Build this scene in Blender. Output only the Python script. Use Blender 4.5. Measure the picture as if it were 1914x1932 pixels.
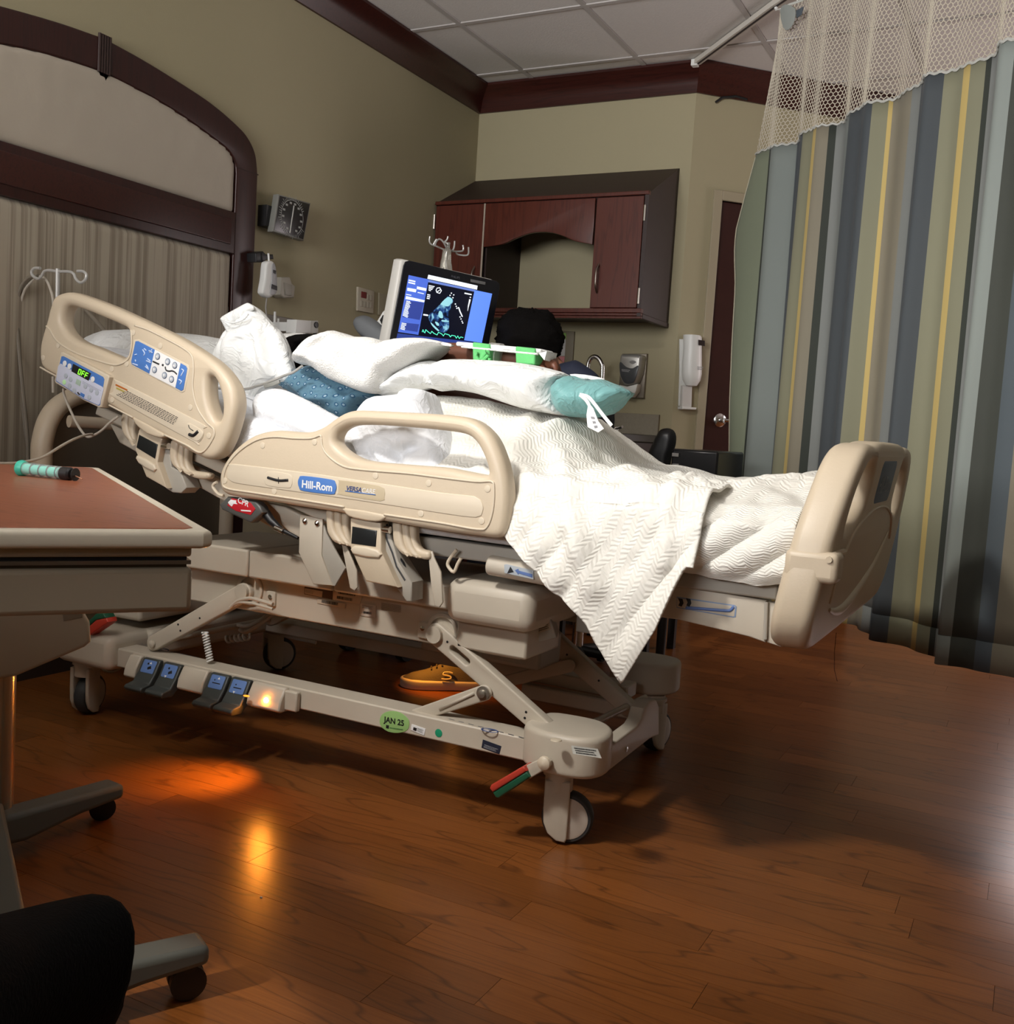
import bpy, bmesh, math, random
from mathutils import Vector, Matrix, noise
random.seed(7)
S = bpy.context.scene
for o in list(bpy.data.objects): bpy.data.objects.remove(o)
COL = S.collection
# ---------------- camera ----------------
EYE = Vector((0, 0, 0.9)); FPX = 1921.14; CX, CY = 957.0, 966.0
RX = Vector((0.8843, -0.0947, 0.4574)); RY = Vector((0.4637, 0.0450, -0.8848)); RZ = Vector((0.0632, 0.9945, 0.0837))
def _orth():
    global RX, RY, RZ
    RX = -Vector(((-2743-CX)/FPX, (CY-570)/FPX, -1)); RX.normalize()
    RY = Vector(((1965-CX)/FPX, (CY-868)/FPX, -1)); RY -= RX*RX.dot(RY); RY.normalize()
    RZ = RX.cross(RY)
_orth()
RM = Matrix((RX, RY, RZ))
cam_d = bpy.data.cameras.new('camera'); cam = bpy.data.objects.new('camera', cam_d); COL.objects.link(cam)
cam.matrix_world = Matrix.Translation(EYE) @ RM.to_4x4()
cam_d.sensor_fit = 'HORIZONTAL'; cam_d.sensor_width = 36; cam_d.lens = 36*FPX/1914; cam_d.clip_start = 0.02
S.camera = cam
# ---------------- light ----------------
S.view_settings.view_transform = 'Standard'; S.view_settings.look = 'None'
S.view_settings.gamma = 1; S.view_settings.use_curve_mapping = False
S.view_settings.exposure = 0.0
W = bpy.data.worlds.new('world'); S.world = W; W.use_nodes = True
W.node_tree.nodes['Background'].inputs[0].default_value = (0.6, 0.62, 0.65, 1)
W.node_tree.nodes['Background'].inputs[1].default_value = 0.03
def lamp(name, kind, loc, energy, color=(1, 1, 1), target=None, **kw):
    d = bpy.data.lights.new(name, kind); d.energy = energy; d.color = color
    for k, v in kw.items(): setattr(d, k, v)
    o = bpy.data.objects.new(name, d); COL.objects.link(o); o.location = loc
    if target is not None:
        o.rotation_euler = (Vector(target)-Vector(loc)).to_track_quat('-Z', 'Y').to_euler()
    return o
LAMP_P = (-1.45, 0.15, 2.50)
lamp('exam_spot', 'SPOT', LAMP_P, 205, (1.0, 0.96, 0.90), (-1.0, 2.3, 0.85), spot_size=math.radians(62), spot_blend=0.9, shadow_soft_size=0.13)
lamp('ceiling_panel', 'AREA', (-0.9, 0.6, 2.62), 5, (1.0, 0.95, 0.86), (-0.9, 0.6, 0), shape='RECTANGLE', size=1.2, size_y=0.6)
lamp('window_glow', 'AREA', (-1.45, -1.2, 1.7), 66, (0.98, 0.97, 0.97), (-0.9, 2.8, 3.3), shape='RECTANGLE', size=1.9, size_y=1.1, spread=math.radians(95))
lamp('corridor_glow', 'AREA', (0.62, 6.08, 1.05), 55, (1.0, 0.88, 0.88), (0.3, 3.0, 0.4), shape='RECTANGLE', size=1.0, size_y=2.0)
lamp('floor_patch_spot', 'SPOT', (-2.0, -1.25, 2.0), 320, (1.0, 0.93, 0.80), (-1.12, 0.80, 0.0), spot_size=math.radians(11), spot_blend=0.25, shadow_soft_size=0.02)  # added spot that brightens the floor patch outside the main beam
lamp('amber_night_light', 'SPOT', (-1.645, 1.915, 0.172), 9, (1.0, 0.42, 0.03), (-1.725, 1.835, 0.0), spot_size=math.radians(82), spot_blend=1.0, shadow_soft_size=0.006)
lamp('amber_night_light_far', 'SPOT', (-1.78, 2.84, 0.24), 4, (1.0, 0.36, 0.03), (-1.73, 2.93, 0.05), spot_size=math.radians(85), spot_blend=0.8, shadow_soft_size=0.006)

# ---------------- pixel helpers: where a sight line meets a real plane ----------------
def wray(px, py):
    return RM @ Vector(((px-CX)/FPX, (CY-py)/FPX, -1.0))
def onx(px, py, x): d = wray(px, py); return EYE + d*(x/d.x)
def ony(px, py, y): d = wray(px, py); return EYE + d*(y/d.y)
def onz(px, py, z): d = wray(px, py); return EYE + d*((z-0.9)/d.z)
class PL:
    def __init__(s, p0, n, v=None):
        s.p0 = Vector(p0); s.n = Vector(n).normalized()
        if v is None:
            v = Vector((0, 0, 1)) if abs(s.n.z) < 0.9 else Vector((0, 1, 0))
        v = Vector(v); s.v = (v - s.n*v.dot(s.n)).normalized(); s.u = s.v.cross(s.n)
    def to2(s, px, py):
        d = wray(px, py); t = s.n.dot(s.p0-EYE)/s.n.dot(d); q = EYE + d*t - s.p0
        return (q.dot(s.u), q.dot(s.v))
    def to3(s, a, b, h=0.0): return s.p0 + s.u*a + s.v*b + s.n*h
    def pts(s, l): return [s.to2(*p) for p in l]
    def mat(s, h=0.0):
        m = Matrix((s.u, s.v, s.n)).transposed().to_4x4(); m.translation = s.p0 + s.n*h; return m
    def off(s, h): return PL(s.p0 + s.n*h, s.n, s.v)
def plY(y): return PL((0, y, 0), (0, -1, 0))
def plX(x): return PL((x, 0, 0), (1, 0, 0))
def plZ(z): return PL((0, 0, z), (0, 0, 1))
# ---------------- materials ----------------
_M = {}
def mat(name, col, rough=0.5, metal=0.0, emit=None, estr=0.0, bump=None, mottle=None, trans=0.0, spec=0.5, sheen=0.0, coat=0.0, alpha=1.0):
    if name in _M: return _M[name]
    m = bpy.data.materials.new(name); m.use_nodes = True; nt = m.node_tree; b = nt.nodes['Principled BSDF']
    b.inputs['Base Color'].default_value = (*col, 1); b.inputs['Roughness'].default_value = rough; b.inputs['Metallic'].default_value = metal
    b.inputs['Specular IOR Level'].default_value = spec; b.inputs['Sheen Weight'].default_value = sheen; b.inputs['Coat Weight'].default_value = coat
    b.inputs['Transmission Weight'].default_value = trans; b.inputs['Alpha'].default_value = alpha
    if emit: b.inputs['Emission Color'].default_value = (*emit, 1); b.inputs['Emission Strength'].default_value = estr
    tc = nt.nodes.new('ShaderNodeTexCoord')
    if mottle:
        sc, amt = mottle[:2]
        n = nt.nodes.new('ShaderNodeTexNoise'); n.inputs['Scale'].default_value = sc; n.inputs['Detail'].default_value = 4
        nt.links.new(tc.outputs['Object'], n.inputs['Vector'])
        mx = nt.nodes.new('ShaderNodeMix'); mx.data_type = 'RGBA'; mx.blend_type = 'MULTIPLY'; mx.inputs[0].default_value = 1
        rp = nt.nodes.new('ShaderNodeMapRange'); rp.inputs[3].default_value = 1-amt; rp.inputs[4].default_value = 1+amt*0.4
        nt.links.new(n.outputs[0], rp.inputs[0]); cc = nt.nodes.new('ShaderNodeCombineColor')
        for i in range(3): nt.links.new(rp.outputs[0], cc.inputs[i])
        mx.inputs[6].default_value = (*col, 1); nt.links.new(cc.outputs[0], mx.inputs[7]); nt.links.new(mx.outputs[2], b.inputs['Base Color'])
    if bump:
        sc, st = bump[:2]
        n = nt.nodes.new('ShaderNodeTexNoise'); n.inputs['Scale'].default_value = sc; n.inputs['Detail'].default_value = 3
        nt.links.new(tc.outputs['Object'], n.inputs['Vector'])
        bp = nt.nodes.new('ShaderNodeBump'); bp.inputs['Strength'].default_value = st; bp.inputs['Distance'].default_value = 0.002
        nt.links.new(n.outputs[0], bp.inputs['Height']); nt.links.new(bp.outputs[0], b.inputs['Normal'])
    _M[name] = m; return m
def N(nt, t, **kw):
    n = nt.nodes.new('ShaderNode'+t)
    for k, v in kw.items(): setattr(n, k, v)
    return n
def math_n(nt, op, a, b=None, c=None):
    n = nt.nodes.new('ShaderNodeMath'); n.operation = op
    for i, x in enumerate((a, b, c)):
        if x is None: continue
        if isinstance(x, (int, float)): n.inputs[i].default_value = x
        else: nt.links.new(x, n.inputs[i])
    return n.outputs[0]
def wood(name, c0, c1, cline, rough=0.35, along='X', fine=1.0, per_object=False, sx=0.9, sy=9.0, lines=16, lw=0.12, bumpy=0.05):
    m = bpy.data.materials.new(name); m.use_nodes = True; nt = m.node_tree; b = nt.nodes['Principled BSDF']
    tc = N(nt, 'TexCoord'); mp = N(nt, 'Mapping'); nt.links.new(tc.outputs['Object'], mp.inputs[0])
    sc = {'X': (sx, sy, sy), 'Y': (sy, sx, sy), 'Z': (sy, sy, sx)}[along]; mp.inputs['Scale'].default_value = sc
    vec = mp.outputs[0]
    oi = None
    if per_object:
        oi = N(nt, 'ObjectInfo'); va = N(nt, 'VectorMath'); va.operation = 'SCALE'; va.inputs['Scale'].default_value = 53.0
        cr = N(nt, 'CombineXYZ'); nt.links.new(oi.outputs['Random'], cr.inputs[0]); nt.links.new(oi.outputs['Random'], cr.inputs[1])
        nt.links.new(cr.outputs[0], va.inputs[0]); ad = N(nt, 'VectorMath'); ad.operation = 'ADD'
        nt.links.new(vec, ad.inputs[0]); nt.links.new(va.outputs[0], ad.inputs[1]); vec = ad.outputs[0]
    n1 = N(nt, 'TexNoise'); n1.inputs['Scale'].default_value = 1.0; n1.inputs['Detail'].default_value = 2.0; n1.inputs['Roughness'].default_value = 0.45
    nt.links.new(vec, n1.inputs['Vector'])
    f = math_n(nt, 'FRACT', math_n(nt, 'MULTIPLY', n1.outputs[0], lines))
    ln = math_n(nt, 'LESS_THAN', math_n(nt, 'ABSOLUTE', math_n(nt, 'SUBTRACT', f, 0.5)), lw)
    sm = N(nt, 'MapRange'); nt.links.new(math_n(nt, 'ABSOLUTE', math_n(nt, 'SUBTRACT', f, 0.5)), sm.inputs[0]); sm.inputs[1].default_value = 0; sm.inputs[2].default_value = lw; sm.inputs[3].default_value = 1; sm.inputs[4].default_value = 0
    mp2 = N(nt, 'Mapping'); nt.links.new(vec, mp2.inputs[0]); mp2.inputs['Scale'].default_value = (3*fine, 14*fine, 14*fine) if along == 'X' else (14*fine, 14*fine, 3*fine)
    n2 = N(nt, 'TexNoise'); n2.inputs['Scale'].default_value = 2.0; n2.inputs['Detail'].default_value = 3.0; nt.links.new(mp2.outputs[0], n2.inputs['Vector'])
    mx = N(nt, 'Mix', data_type='RGBA'); mx.inputs[6].default_value = (*c0, 1); mx.inputs[7].default_value = (*c1, 1); nt.links.new(n2.outputs[0], mx.inputs[0])
    mx2 = N(nt, 'Mix', data_type='RGBA'); nt.links.new(mx.outputs[2], mx2.inputs[6]); mx2.inputs[7].default_value = (*cline, 1)
    nt.links.new(math_n(nt, 'MULTIPLY', sm.outputs[0], math_n(nt, 'MULTIPLY', n2.outputs[0], 1.1)), mx2.inputs[0])
    out = mx2.outputs[2]
    if per_object:
        hs = N(nt, 'HueSaturation'); rr = N(nt, 'MapRange'); nt.links.new(oi.outputs['Random'], rr.inputs[0]); rr.inputs[3].default_value = 0.78; rr.inputs[4].default_value = 1.15
        nt.links.new(rr.outputs[0], hs.inputs['Value']); nt.links.new(out, hs.inputs['Color']); out = hs.outputs[0]
    nt.links.new(out, b.inputs['Base Color']); b.inputs['Roughness'].default_value = rough
    bp = N(nt, 'Bump'); bp.inputs['Strength'].default_value = bumpy; bp.inputs['Distance'].default_value = 0.001; nt.links.new(n2.outputs[0], bp.inputs['Height']); nt.links.new(bp.outputs[0], b.inputs['Normal'])
    _M[name] = m; return m
PLASTIC = mat('cream_plastic', (0.60, 0.50, 0.37), 0.42, bump=(220, 0.10), mottle=(6, 0.06))
PLASTIC2 = mat('cream_moulding', (0.66, 0.57, 0.44), 0.4, mottle=(5, 0.05))
METALW = mat('putty_painted_steel', (0.55, 0.49, 0.40), 0.45, mottle=(7, 0.12))
METALG = mat('grey_painted_steel', (0.40, 0.37, 0.32), 0.5, mottle=(7, 0.12))
DARKP = mat('black_plastic', (0.012, 0.012, 0.013), 0.45)
RUBBER = mat('dark_rubber', (0.035, 0.038, 0.04), 0.6)
CHROME = mat('chrome', (0.75, 0.75, 0.75), 0.18, 1.0)
WHITEP = mat('white_plastic', (0.75, 0.75, 0.72), 0.4)
BLUE = mat('label_blue', (0.07, 0.19, 0.52), 0.45)
WHITEL = mat('label_white', (0.80, 0.80, 0.80), 0.5)
INK = mat('black_ink', (0.01, 0.01, 0.012), 0.5)
RED = mat('red_plastic', (0.50, 0.05, 0.03), 0.35)
HB_OFF = 0
GREEN = mat('green_plastic', (0.01, 0.09, 0.045), 0.4)
# ---------------- object helpers ----------------
def tag(o, label=None, cat=None, group=None, kind=None):
    if label: o['label'] = label
    if cat: o['category'] = cat
    if group: o['group'] = group
    if kind: o['kind'] = kind
    return o
def wloc(o):
    v = Vector(o.location)
    return (o.matrix_parent_inverse @ v + wloc(o.parent)) if o.parent else v
def link(name, me, m, parent=None, smooth=40, bevel=0.0, seg=2):
    if m is not None:
        ms = m if isinstance(m, (list, tuple)) else [m]
        me.materials.clear()
        for x in ms: me.materials.append(x)
    n = len(me.vertices)
    c = Vector((0, 0, 0))
    if n:
        co = [0.0]*(3*n); me.vertices.foreach_get('co', co)
        xs = co[0::3]; ys = co[1::3]; zs = co[2::3]
        c = Vector(((min(xs)+max(xs))/2, (min(ys)+max(ys))/2, min(zs)))
        me.transform(Matrix.Translation(-c))
    if smooth:
        me.polygons.foreach_set('use_smooth', [True]*len(me.polygons))
        if smooth < 180: me.set_sharp_from_angle(angle=math.radians(smooth))
    o = bpy.data.objects.new(name, me); COL.objects.link(o)
    if parent is not None:
        o.parent = parent; o.matrix_parent_inverse = Matrix.Translation(-wloc(parent))
    o.location = c
    if bevel:
        b = o.modifiers.new('bevel', 'BEVEL'); b.width = bevel; b.segments = seg; b.limit_method = 'ANGLE'; b.angle_limit = math.radians(35)
    return o
def thing(name, label, cat, loc=(0, 0, 0), group=None):
    o = bpy.data.objects.new(name, None); COL.objects.link(o); o.location = loc; o.empty_display_size = 0.1
    return tag(o, label, cat, group)
def copy_tree(o, delta=None, parent=None):
    c = o.copy(); COL.objects.link(c)
    if parent is not None: c.parent = parent
    for ch in [x for x in bpy.data.objects if x.parent == o]: copy_tree(ch, None, c)
    if delta is not None: c.location = Vector(o.location)+Vector(delta)
    return c
class MB:
    def __init__(s): s.v = []; s.f = []; s.mi = []
    def add(s, vs, fs, mi=0):
        b = len(s.v); s.v += [tuple(x) for x in vs]; s.f += [tuple(i+b for i in f) for f in fs]; s.mi += [mi]*len(fs); return s
    def hexa(s, p, mi=0):   # 8 points: bottom 4 ccw, top 4
        return s.add(p, [(3, 2, 1, 0), (4, 5, 6, 7), (0, 1, 5, 4), (1, 2, 6, 5), (2, 3, 7, 6), (3, 0, 4, 7)], mi)
    def box(s, a, b, mi=0):
        x0, y0, z0 = a; x1, y1, z1 = b
        return s.hexa([(x0, y0, z0), (x1, y0, z0), (x1, y1, z0), (x0, y1, z0), (x0, y0, z1), (x1, y0, z1), (x1, y1, z1), (x0, y1, z1)], mi)
    def obox(s, c, ax, ay, az, mi=0):  # centre and half vectors
        c, ax, ay, az = map(Vector, (c, ax, ay, az))
        return s.hexa([c-ax-ay-az, c+ax-ay-az, c+ax+ay-az, c-ax+ay-az, c-ax-ay+az, c+ax-ay+az, c+ax+ay+az, c-ax+ay+az], mi)
    def bar(s, p, q, w, t, side, mi=0):  # bar from p to q; side = thickness axis
        p, q, side = Vector(p), Vector(q), Vector(side).normalized(); d = (q-p); l = d.length; d.normalize(); u = d.cross(side).normalized()
        return s.obox((p+q)/2, d*l/2, u*w/2, side*t/2, mi)
    def tube(s, path, r, n=10, closed=False, mi=0, cap=True, squash=None):
        P = [Vector(p) for p in path]; m = len(P); R = r if isinstance(r, (list, tuple)) else [r]*m
        T = []
        for i in range(m):
            a = P[(i-1) % m] if (closed or i > 0) else P[i]; b = P[(i+1) % m] if (closed or i < m-1) else P[i]
            t = b-a; T.append(t.normalized() if t.length > 1e-9 else Vector((0, 0, 1)))
        ref = Vector((0, 0, 1)) if abs(T[0].z) < 0.9 else Vector((1, 0, 0))
        nx = (ref - T[0]*ref.dot(T[0])).normalized(); vs = []
        for i in range(m):
            nx = (nx - T[i]*nx.dot(T[i])); nx = nx.normalized() if nx.length > 1e-6 else Vector((1, 0, 0))
            ny = T[i].cross(nx); q = squash or (1, 1)
            for k in range(n):
                a = 2*math.pi*k/n; vs.append(P[i] + nx*math.cos(a)*R[i]*q[0] + ny*math.sin(a)*R[i]*q[1])
        fs = []
        for i in range(m if closed else m-1):
            j = (i+1) % m
            for k in range(n): fs.append((i*n+k, i*n+(k+1) % n, j*n+(k+1) % n, j*n+k))
        if cap and not closed: fs += [tuple(range(n-1, -1, -1)), tuple((m-1)*n+k for k in range(n))]
        return s.add(vs, fs, mi)
    def cyl(s, p, q, r, n=20, r2=None, mi=0): return s.tube([p, q], [r, r if r2 is None else r2], n, mi=mi)
    def lathe(s, c, prof, n=24, axis=(0, 0, 1), mi=0):  # prof list of (r, h) along the axis
        c = Vector(c); ax = Vector(axis).normalized(); u = ax.orthogonal().normalized(); w = ax.cross(u); vs = []; m = len(prof)
        for r, h in prof:
            for k in range(n): a = 2*math.pi*k/n; vs.append(c+ax*h+(u*math.cos(a)+w*math.sin(a))*max(r, 1e-5))
        fs = [(i*n+k, i*n+(k+1) % n, (i+1)*n+(k+1) % n, (i+1)*n+k) for i in range(m-1) for k in range(n)]
        fs += [tuple(range(n-1, -1, -1)), tuple((m-1)*n+k for k in range(n))]
        return s.add(vs, fs, mi)
    def prism(s, pts, off, mi=0):  # planar polygon of 3D points, extruded by a vector
        n = len(pts); off = Vector(off); a = [Vector(p) for p in pts]; b = [p+off for p in a]
        return s.add(a+b, [tuple(range(n-1, -1, -1)), tuple(range(n, 2*n))] + [(i, (i+1) % n, n+(i+1) % n, n+i) for i in range(n)], mi)
    def ell(s, c, r, n=16, m=10, mi=0, rot=None):
        vs = []; c = Vector(c)
        for i in range(m+1):
            t = math.pi*i/m
            for k in range(n):
                a = 2*math.pi*k/n; q = Vector((r[0]*math.sin(t)*math.cos(a), r[1]*math.sin(t)*math.sin(a), -r[2]*math.cos(t)))
                vs.append(c+(rot @ q if rot else q))
        return s.add(vs, [(i*n+k, i*n+(k+1) % n, (i+1)*n+(k+1) % n, (i+1)*n+k) for i in range(m) for k in range(n)], mi)
    def mesh(s, name='m'):
        me = bpy.data.meshes.new(name); me.from_pydata(s.v, [], s.f)
        me.polygons.foreach_set('material_index', s.mi)
        bm = bmesh.new(); bm.from_mesh(me); bmesh.ops.remove_doubles(bm, verts=bm.verts, dist=1e-5); bmesh.ops.recalc_face_normals(bm, faces=bm.faces); bm.to_mesh(me); bm.free()
        return me
    def build(s, name, m, parent=None, **kw): return link(name, s.mesh(name), m, parent, **kw)
def cat(pts, k=6, closed=True):
    n = len(pts); out = []; dim = len(pts[0])
    rng = range(n) if closed else range(n-1)
    for i in rng:
        g = lambda j: pts[j % n] if closed else pts[max(0, min(n-1, j))]
        p0, p1, p2, p3 = g(i-1), g(i), g(i+1), g(i+2)
        for q in range(k):
            t = q/k
            out.append(tuple(0.5*((2*p1[d])+(-p0[d]+p2[d])*t+(2*p0[d]-5*p1[d]+4*p2[d]-p3[d])*t*t+(-p0[d]+3*p1[d]-3*p2[d]+p3[d])*t**3) for d in range(dim)))
    if not closed: out.append(tuple(pts[-1]))
    return out
def rrect(a0, b0, a1, b1, r, n=5):
    o = []
    for cx, cy, s in ((a1-r, b1-r, 0), (a0+r, b1-r, 90), (a0+r, b0+r, 180), (a1-r, b0+r, 270)):
        for i in range(n+1): t = math.radians(s+90*i/n); o.append((cx+r*math.cos(t), cy+r*math.sin(t)))
    return o
def circ(c, r, n=20, ry=None): return [(c[0]+r*math.cos(2*math.pi*i/n), c[1]+(ry or r)*math.sin(2*math.pi*i/n)) for i in range(n)]
def curve_mesh(outs, t, bev, seg=2):
    c = bpy.data.curves.new('c', 'CURVE'); c.dimensions = '2D'; c.fill_mode = 'BOTH'
    bev = min(bev, t/2*0.98); c.extrude = max(t/2-bev, 0.00005); c.bevel_depth = bev; c.bevel_resolution = seg; c.offset = -bev
    for l in outs:
        sp = c.splines.new('POLY'); sp.points.add(len(l)-1); sp.use_cyclic_u = True
        for i, p in enumerate(l): sp.points[i].co = (p[0], p[1], 0, 1)
    o = bpy.data.objects.new('c', c); COL.objects.link(o); bpy.context.view_layer.update()
    me = bpy.data.meshes.new_from_object(o.evaluated_get(bpy.context.evaluated_depsgraph_get())); bpy.data.objects.remove(o); bpy.data.curves.remove(c)
    bm = bmesh.new(); bm.from_mesh(me); bmesh.ops.remove_doubles(bm, verts=bm.verts, dist=1e-6); bmesh.ops.dissolve_degenerate(bm, edges=bm.edges, dist=1e-6); bmesh.ops.recalc_face_normals(bm, faces=bm.faces); bm.to_mesh(me); bm.free()
    return me
def plate(name, pl, outs, t, bev, m, parent=None, h=0.0, seg=2, smooth=35):
    """outs: outline and holes in plane coordinates; front face at height h, thickness t behind it"""
    if not isinstance(outs[0][0], (tuple, list)): outs = [outs]
    me = curve_mesh(outs, t, bev, seg); me.transform(pl.mat(h-t/2))
    return link(name, me, m, parent, smooth=smooth)
def pplate(name, pl, px, t, bev, m, parent=None, h=0.0, k=6, holes=(), **kw):
    f = (lambda l: cat(pl.pts(l), k)) if k > 1 else (lambda l: pl.pts(l))
    return plate(name, pl, [f(px)]+[f(x) for x in holes], t, bev, m, parent, h, **kw)
def text(name, s, pl, pa, pb, m, parent, h=0.0006, bold=0.0, t=0.0006, fit=True, size=None, local=False, sx=1.0, shear=0.0):
    """lettering whose baseline runs from pixel pa to pixel pb on the plane"""
    a = Vector(pa if local else pl.to2(*pa)); b = Vector(pb if local else pl.to2(*pb)); w = (b-a).length
    c = bpy.data.curves.new('t', 'FONT'); c.body = s; c.size = 1; c.extrude = 0.0; c.offset = bold; c.shear = shear
    o = bpy.data.objects.new('t', c); COL.objects.link(o); bpy.context.view_layer.update()
    me = bpy.data.meshes.new_from_object(o.evaluated_get(bpy.context.evaluated_depsgraph_get())); bpy.data.objects.remove(o); bpy.data.curves.remove(c)
    xs = [v.co.x for v in me.vertices]
    if not xs: return None
    k = w/(max(xs)-min(xs)); ky = size if size else k
    d = (b-a).normalized()
    for v in me.vertices:
        x = (v.co.x-min(xs))*k; y = v.co.y*ky; z = h
        v.co = pl.to3(a.x+d.x*x-d.y*y, a.y+d.y*x+d.x*y, z)
    return link(name, me, m, parent, smooth=0)
def textlines(name, pl, quad, rows, m, parent, h=0.0005, fill=0.85, seed=1, words=(2, 6), vert=0.55):
    """unreadably small print: rows of little ink dashes as one mesh; quad = pixel corners tl, tr, br, bl"""
    r = random.Random(seed); c = [Vector(pl.to2(*p)) for p in quad]; mb = MB()
    P = lambda u, v: (c[0]*(1-u)+c[1]*u)*(1-v)+(c[3]*(1-u)+c[2]*u)*v
    for i in range(rows):
        v0 = (i+0.2)/rows; v1 = v0+vert/rows; u = 0.0; end = 1-r.random()*(1-fill)
        while u < end:
            w = r.uniform(*words)*0.012; e = min(end, u+w)
            q = [P(u, v0), P(e, v0), P(e, v1), P(u, v1)]
            mb.add([pl.to3(p.x, p.y, h) for p in q], [(3, 2, 1, 0)]); u = e+0.012
    return link(name, mb.mesh(), m, parent, smooth=0)
def fbm(p, sc, seed=0.0):
    q = Vector(p)*sc + Vector((seed, seed*1.7, seed*0.6)); return noise.noise(q)+0.5*noise.noise(q*2.1)
def inflate(name, pl, outline, df, db, m, parent=None, step=0.008, round_r=0.06, wr=0.004, wsc=14, seed=0, k=6, tilt=(0, 0), extra=None, power=0.5, rnd=True, edge_t=0.004, uv=False, jitter=0.0):
    """a soft closed body whose silhouette is the outline (plane coordinates), df deep to the front and db to the back"""
    P = cat(outline, k) if k > 1 else list(outline)
    xs = [p[0] for p in P]; ys = [p[1] for p in P]; x0, x1, y0, y1 = min(xs), max(xs), min(ys), max(ys)
    nx = int((x1-x0)/step)+2; ny = int((y1-y0)/step)+2; n = len(P)
    def inside(x, y):
        c = False; j = n-1
        for i in range(n):
            if (P[i][1] > y) != (P[j][1] > y) and x < (P[j][0]-P[i][0])*(y-P[i][1])/(P[j][1]-P[i][1])+P[i][0]: c = not c
            j = i
        return c
    def near(x, y):
        best = 1e9; bp = None
        for i in range(n):
            ax, ay = P[i-1]; bx, by = P[i]; dx, dy = bx-ax, by-ay; L = dx*dx+dy*dy
            t = 0 if L == 0 else max(0, min(1, ((x-ax)*dx+(y-ay)*dy)/L)); qx, qy = ax+t*dx, ay+t*dy; d = (x-qx)**2+(y-qy)**2
            if d < best: best = d; bp = (qx, qy)
        return math.sqrt(best), bp
    cells = set()
    for j in range(ny):
        for i in range(nx):
            if inside(x0+(i+0.5)*step, y0+(j+0.5)*step): cells.add((i, j))
    cnt = {}
    for (i, j) in cells:
        for v in ((i, j), (i+1, j), (i+1, j+1), (i, j+1)): cnt[v] = cnt.get(v, 0)+1
    idx = {}; vs = []; info = {}
    for v, c in cnt.items():
        x, y = x0+v[0]*step, y0+v[1]*step; d, bp = near(x, y)
        if c < 4: x, y = bp; d = 0
        hh = (min(1, d/round_r)); pr = math.sqrt(max(0, 1-(1-hh)**2))**(power*2)
        info[v] = (x, y, d, pr, c < 4)
    for v, (x, y, d, pr, bd) in info.items():
        w = wr*fbm((x, y, 0), wsc, seed)*min(1, d/0.02)
        e = extra(x, y, d) if extra else 0
        hf = edge_t/2 + df*pr + w + e
        q = pl.to3(x, y, hf + tilt[0]*x + tilt[1]*y); idx[v] = len(vs); vs.append(q)
    nb = len(vs); back = {}
    for v, (x, y, d, pr, bd) in info.items():
        q = pl.to3(x, y, -edge_t/2 - db*pr + tilt[0]*x + tilt[1]*y); back[v] = len(vs); vs.append(q)
    fs = []
    for (i, j) in cells:
        a, b, c, d = (i, j), (i+1, j), (i+1, j+1), (i, j+1)
        fs.append((idx[a], idx[b], idx[c], idx[d])); fs.append((back[d], back[c], back[b], back[a]))
        for (p, q, nbc) in ((a, b, (i, j-1)), (b, c, (i+1, j)), (c, d, (i, j+1)), (d, a, (i-1, j))):
            if nbc not in cells: fs.append((idx[q], idx[p], back[p], back[q]))
    me = bpy.data.meshes.new(name); me.from_pydata([tuple(v) for v in vs], [], fs)
    if uv:
        co = {}
        for v in info: co[idx[v]] = (info[v][0], info[v][1]); co[back[v]] = (info[v][0], info[v][1])
        ul = me.uv_layers.new(name='UVMap')
        for l in me.loops: ul.data[l.index].uv = co[l.vertex_index]
    return link(name, me, m, parent, smooth=180)
def pinflate(name, pl, px, *a, **kw): return inflate(name, pl, pl.pts(px), *a, **kw)
def grid_surf(name, F, nu, nv, m, parent=None, thick=0.0, uvf=None):
    vs = [tuple(F(i/nu, j/nv)) for j in range(nv+1) for i in range(nu+1)]
    fs = [(j*(nu+1)+i, j*(nu+1)+i+1, (j+1)*(nu+1)+i+1, (j+1)*(nu+1)+i) for j in range(nv) for i in range(nu)]
    me = bpy.data.meshes.new(name); me.from_pydata(vs, [], fs)
    ul = me.uv_layers.new(name='UVMap')
    for l in me.loops:
        i = l.vertex_index % (nu+1); j = l.vertex_index//(nu+1); ul.data[l.index].uv = uvf(i/nu, j/nv) if uvf else (i/nu, j/nv)
    o = link(name, me, m, parent, smooth=180)
    if thick: s = o.modifiers.new('solid', 'SOLIDIFY'); s.thickness = thick; s.offset = -1
    return o
def interp(xs, ys, x):
    if x <= xs[0]: return ys[0]
    for i in range(1, len(xs)):
        if x <= xs[i]:
            t = (x-xs[i-1])/(xs[i]-xs[i-1]); t = t*t*(3-2*t); return ys[i-1]*(1-t)+ys[i]*t
    return ys[-1]
def lin(xs, ys, x):
    if x <= xs[0]: return ys[0]
    for i in range(1, len(xs)):
        if x <= xs[i]: t = (x-xs[i-1])/(xs[i]-xs[i-1]); return ys[i-1]*(1-t)+ys[i]*t
    return ys[-1]
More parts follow.
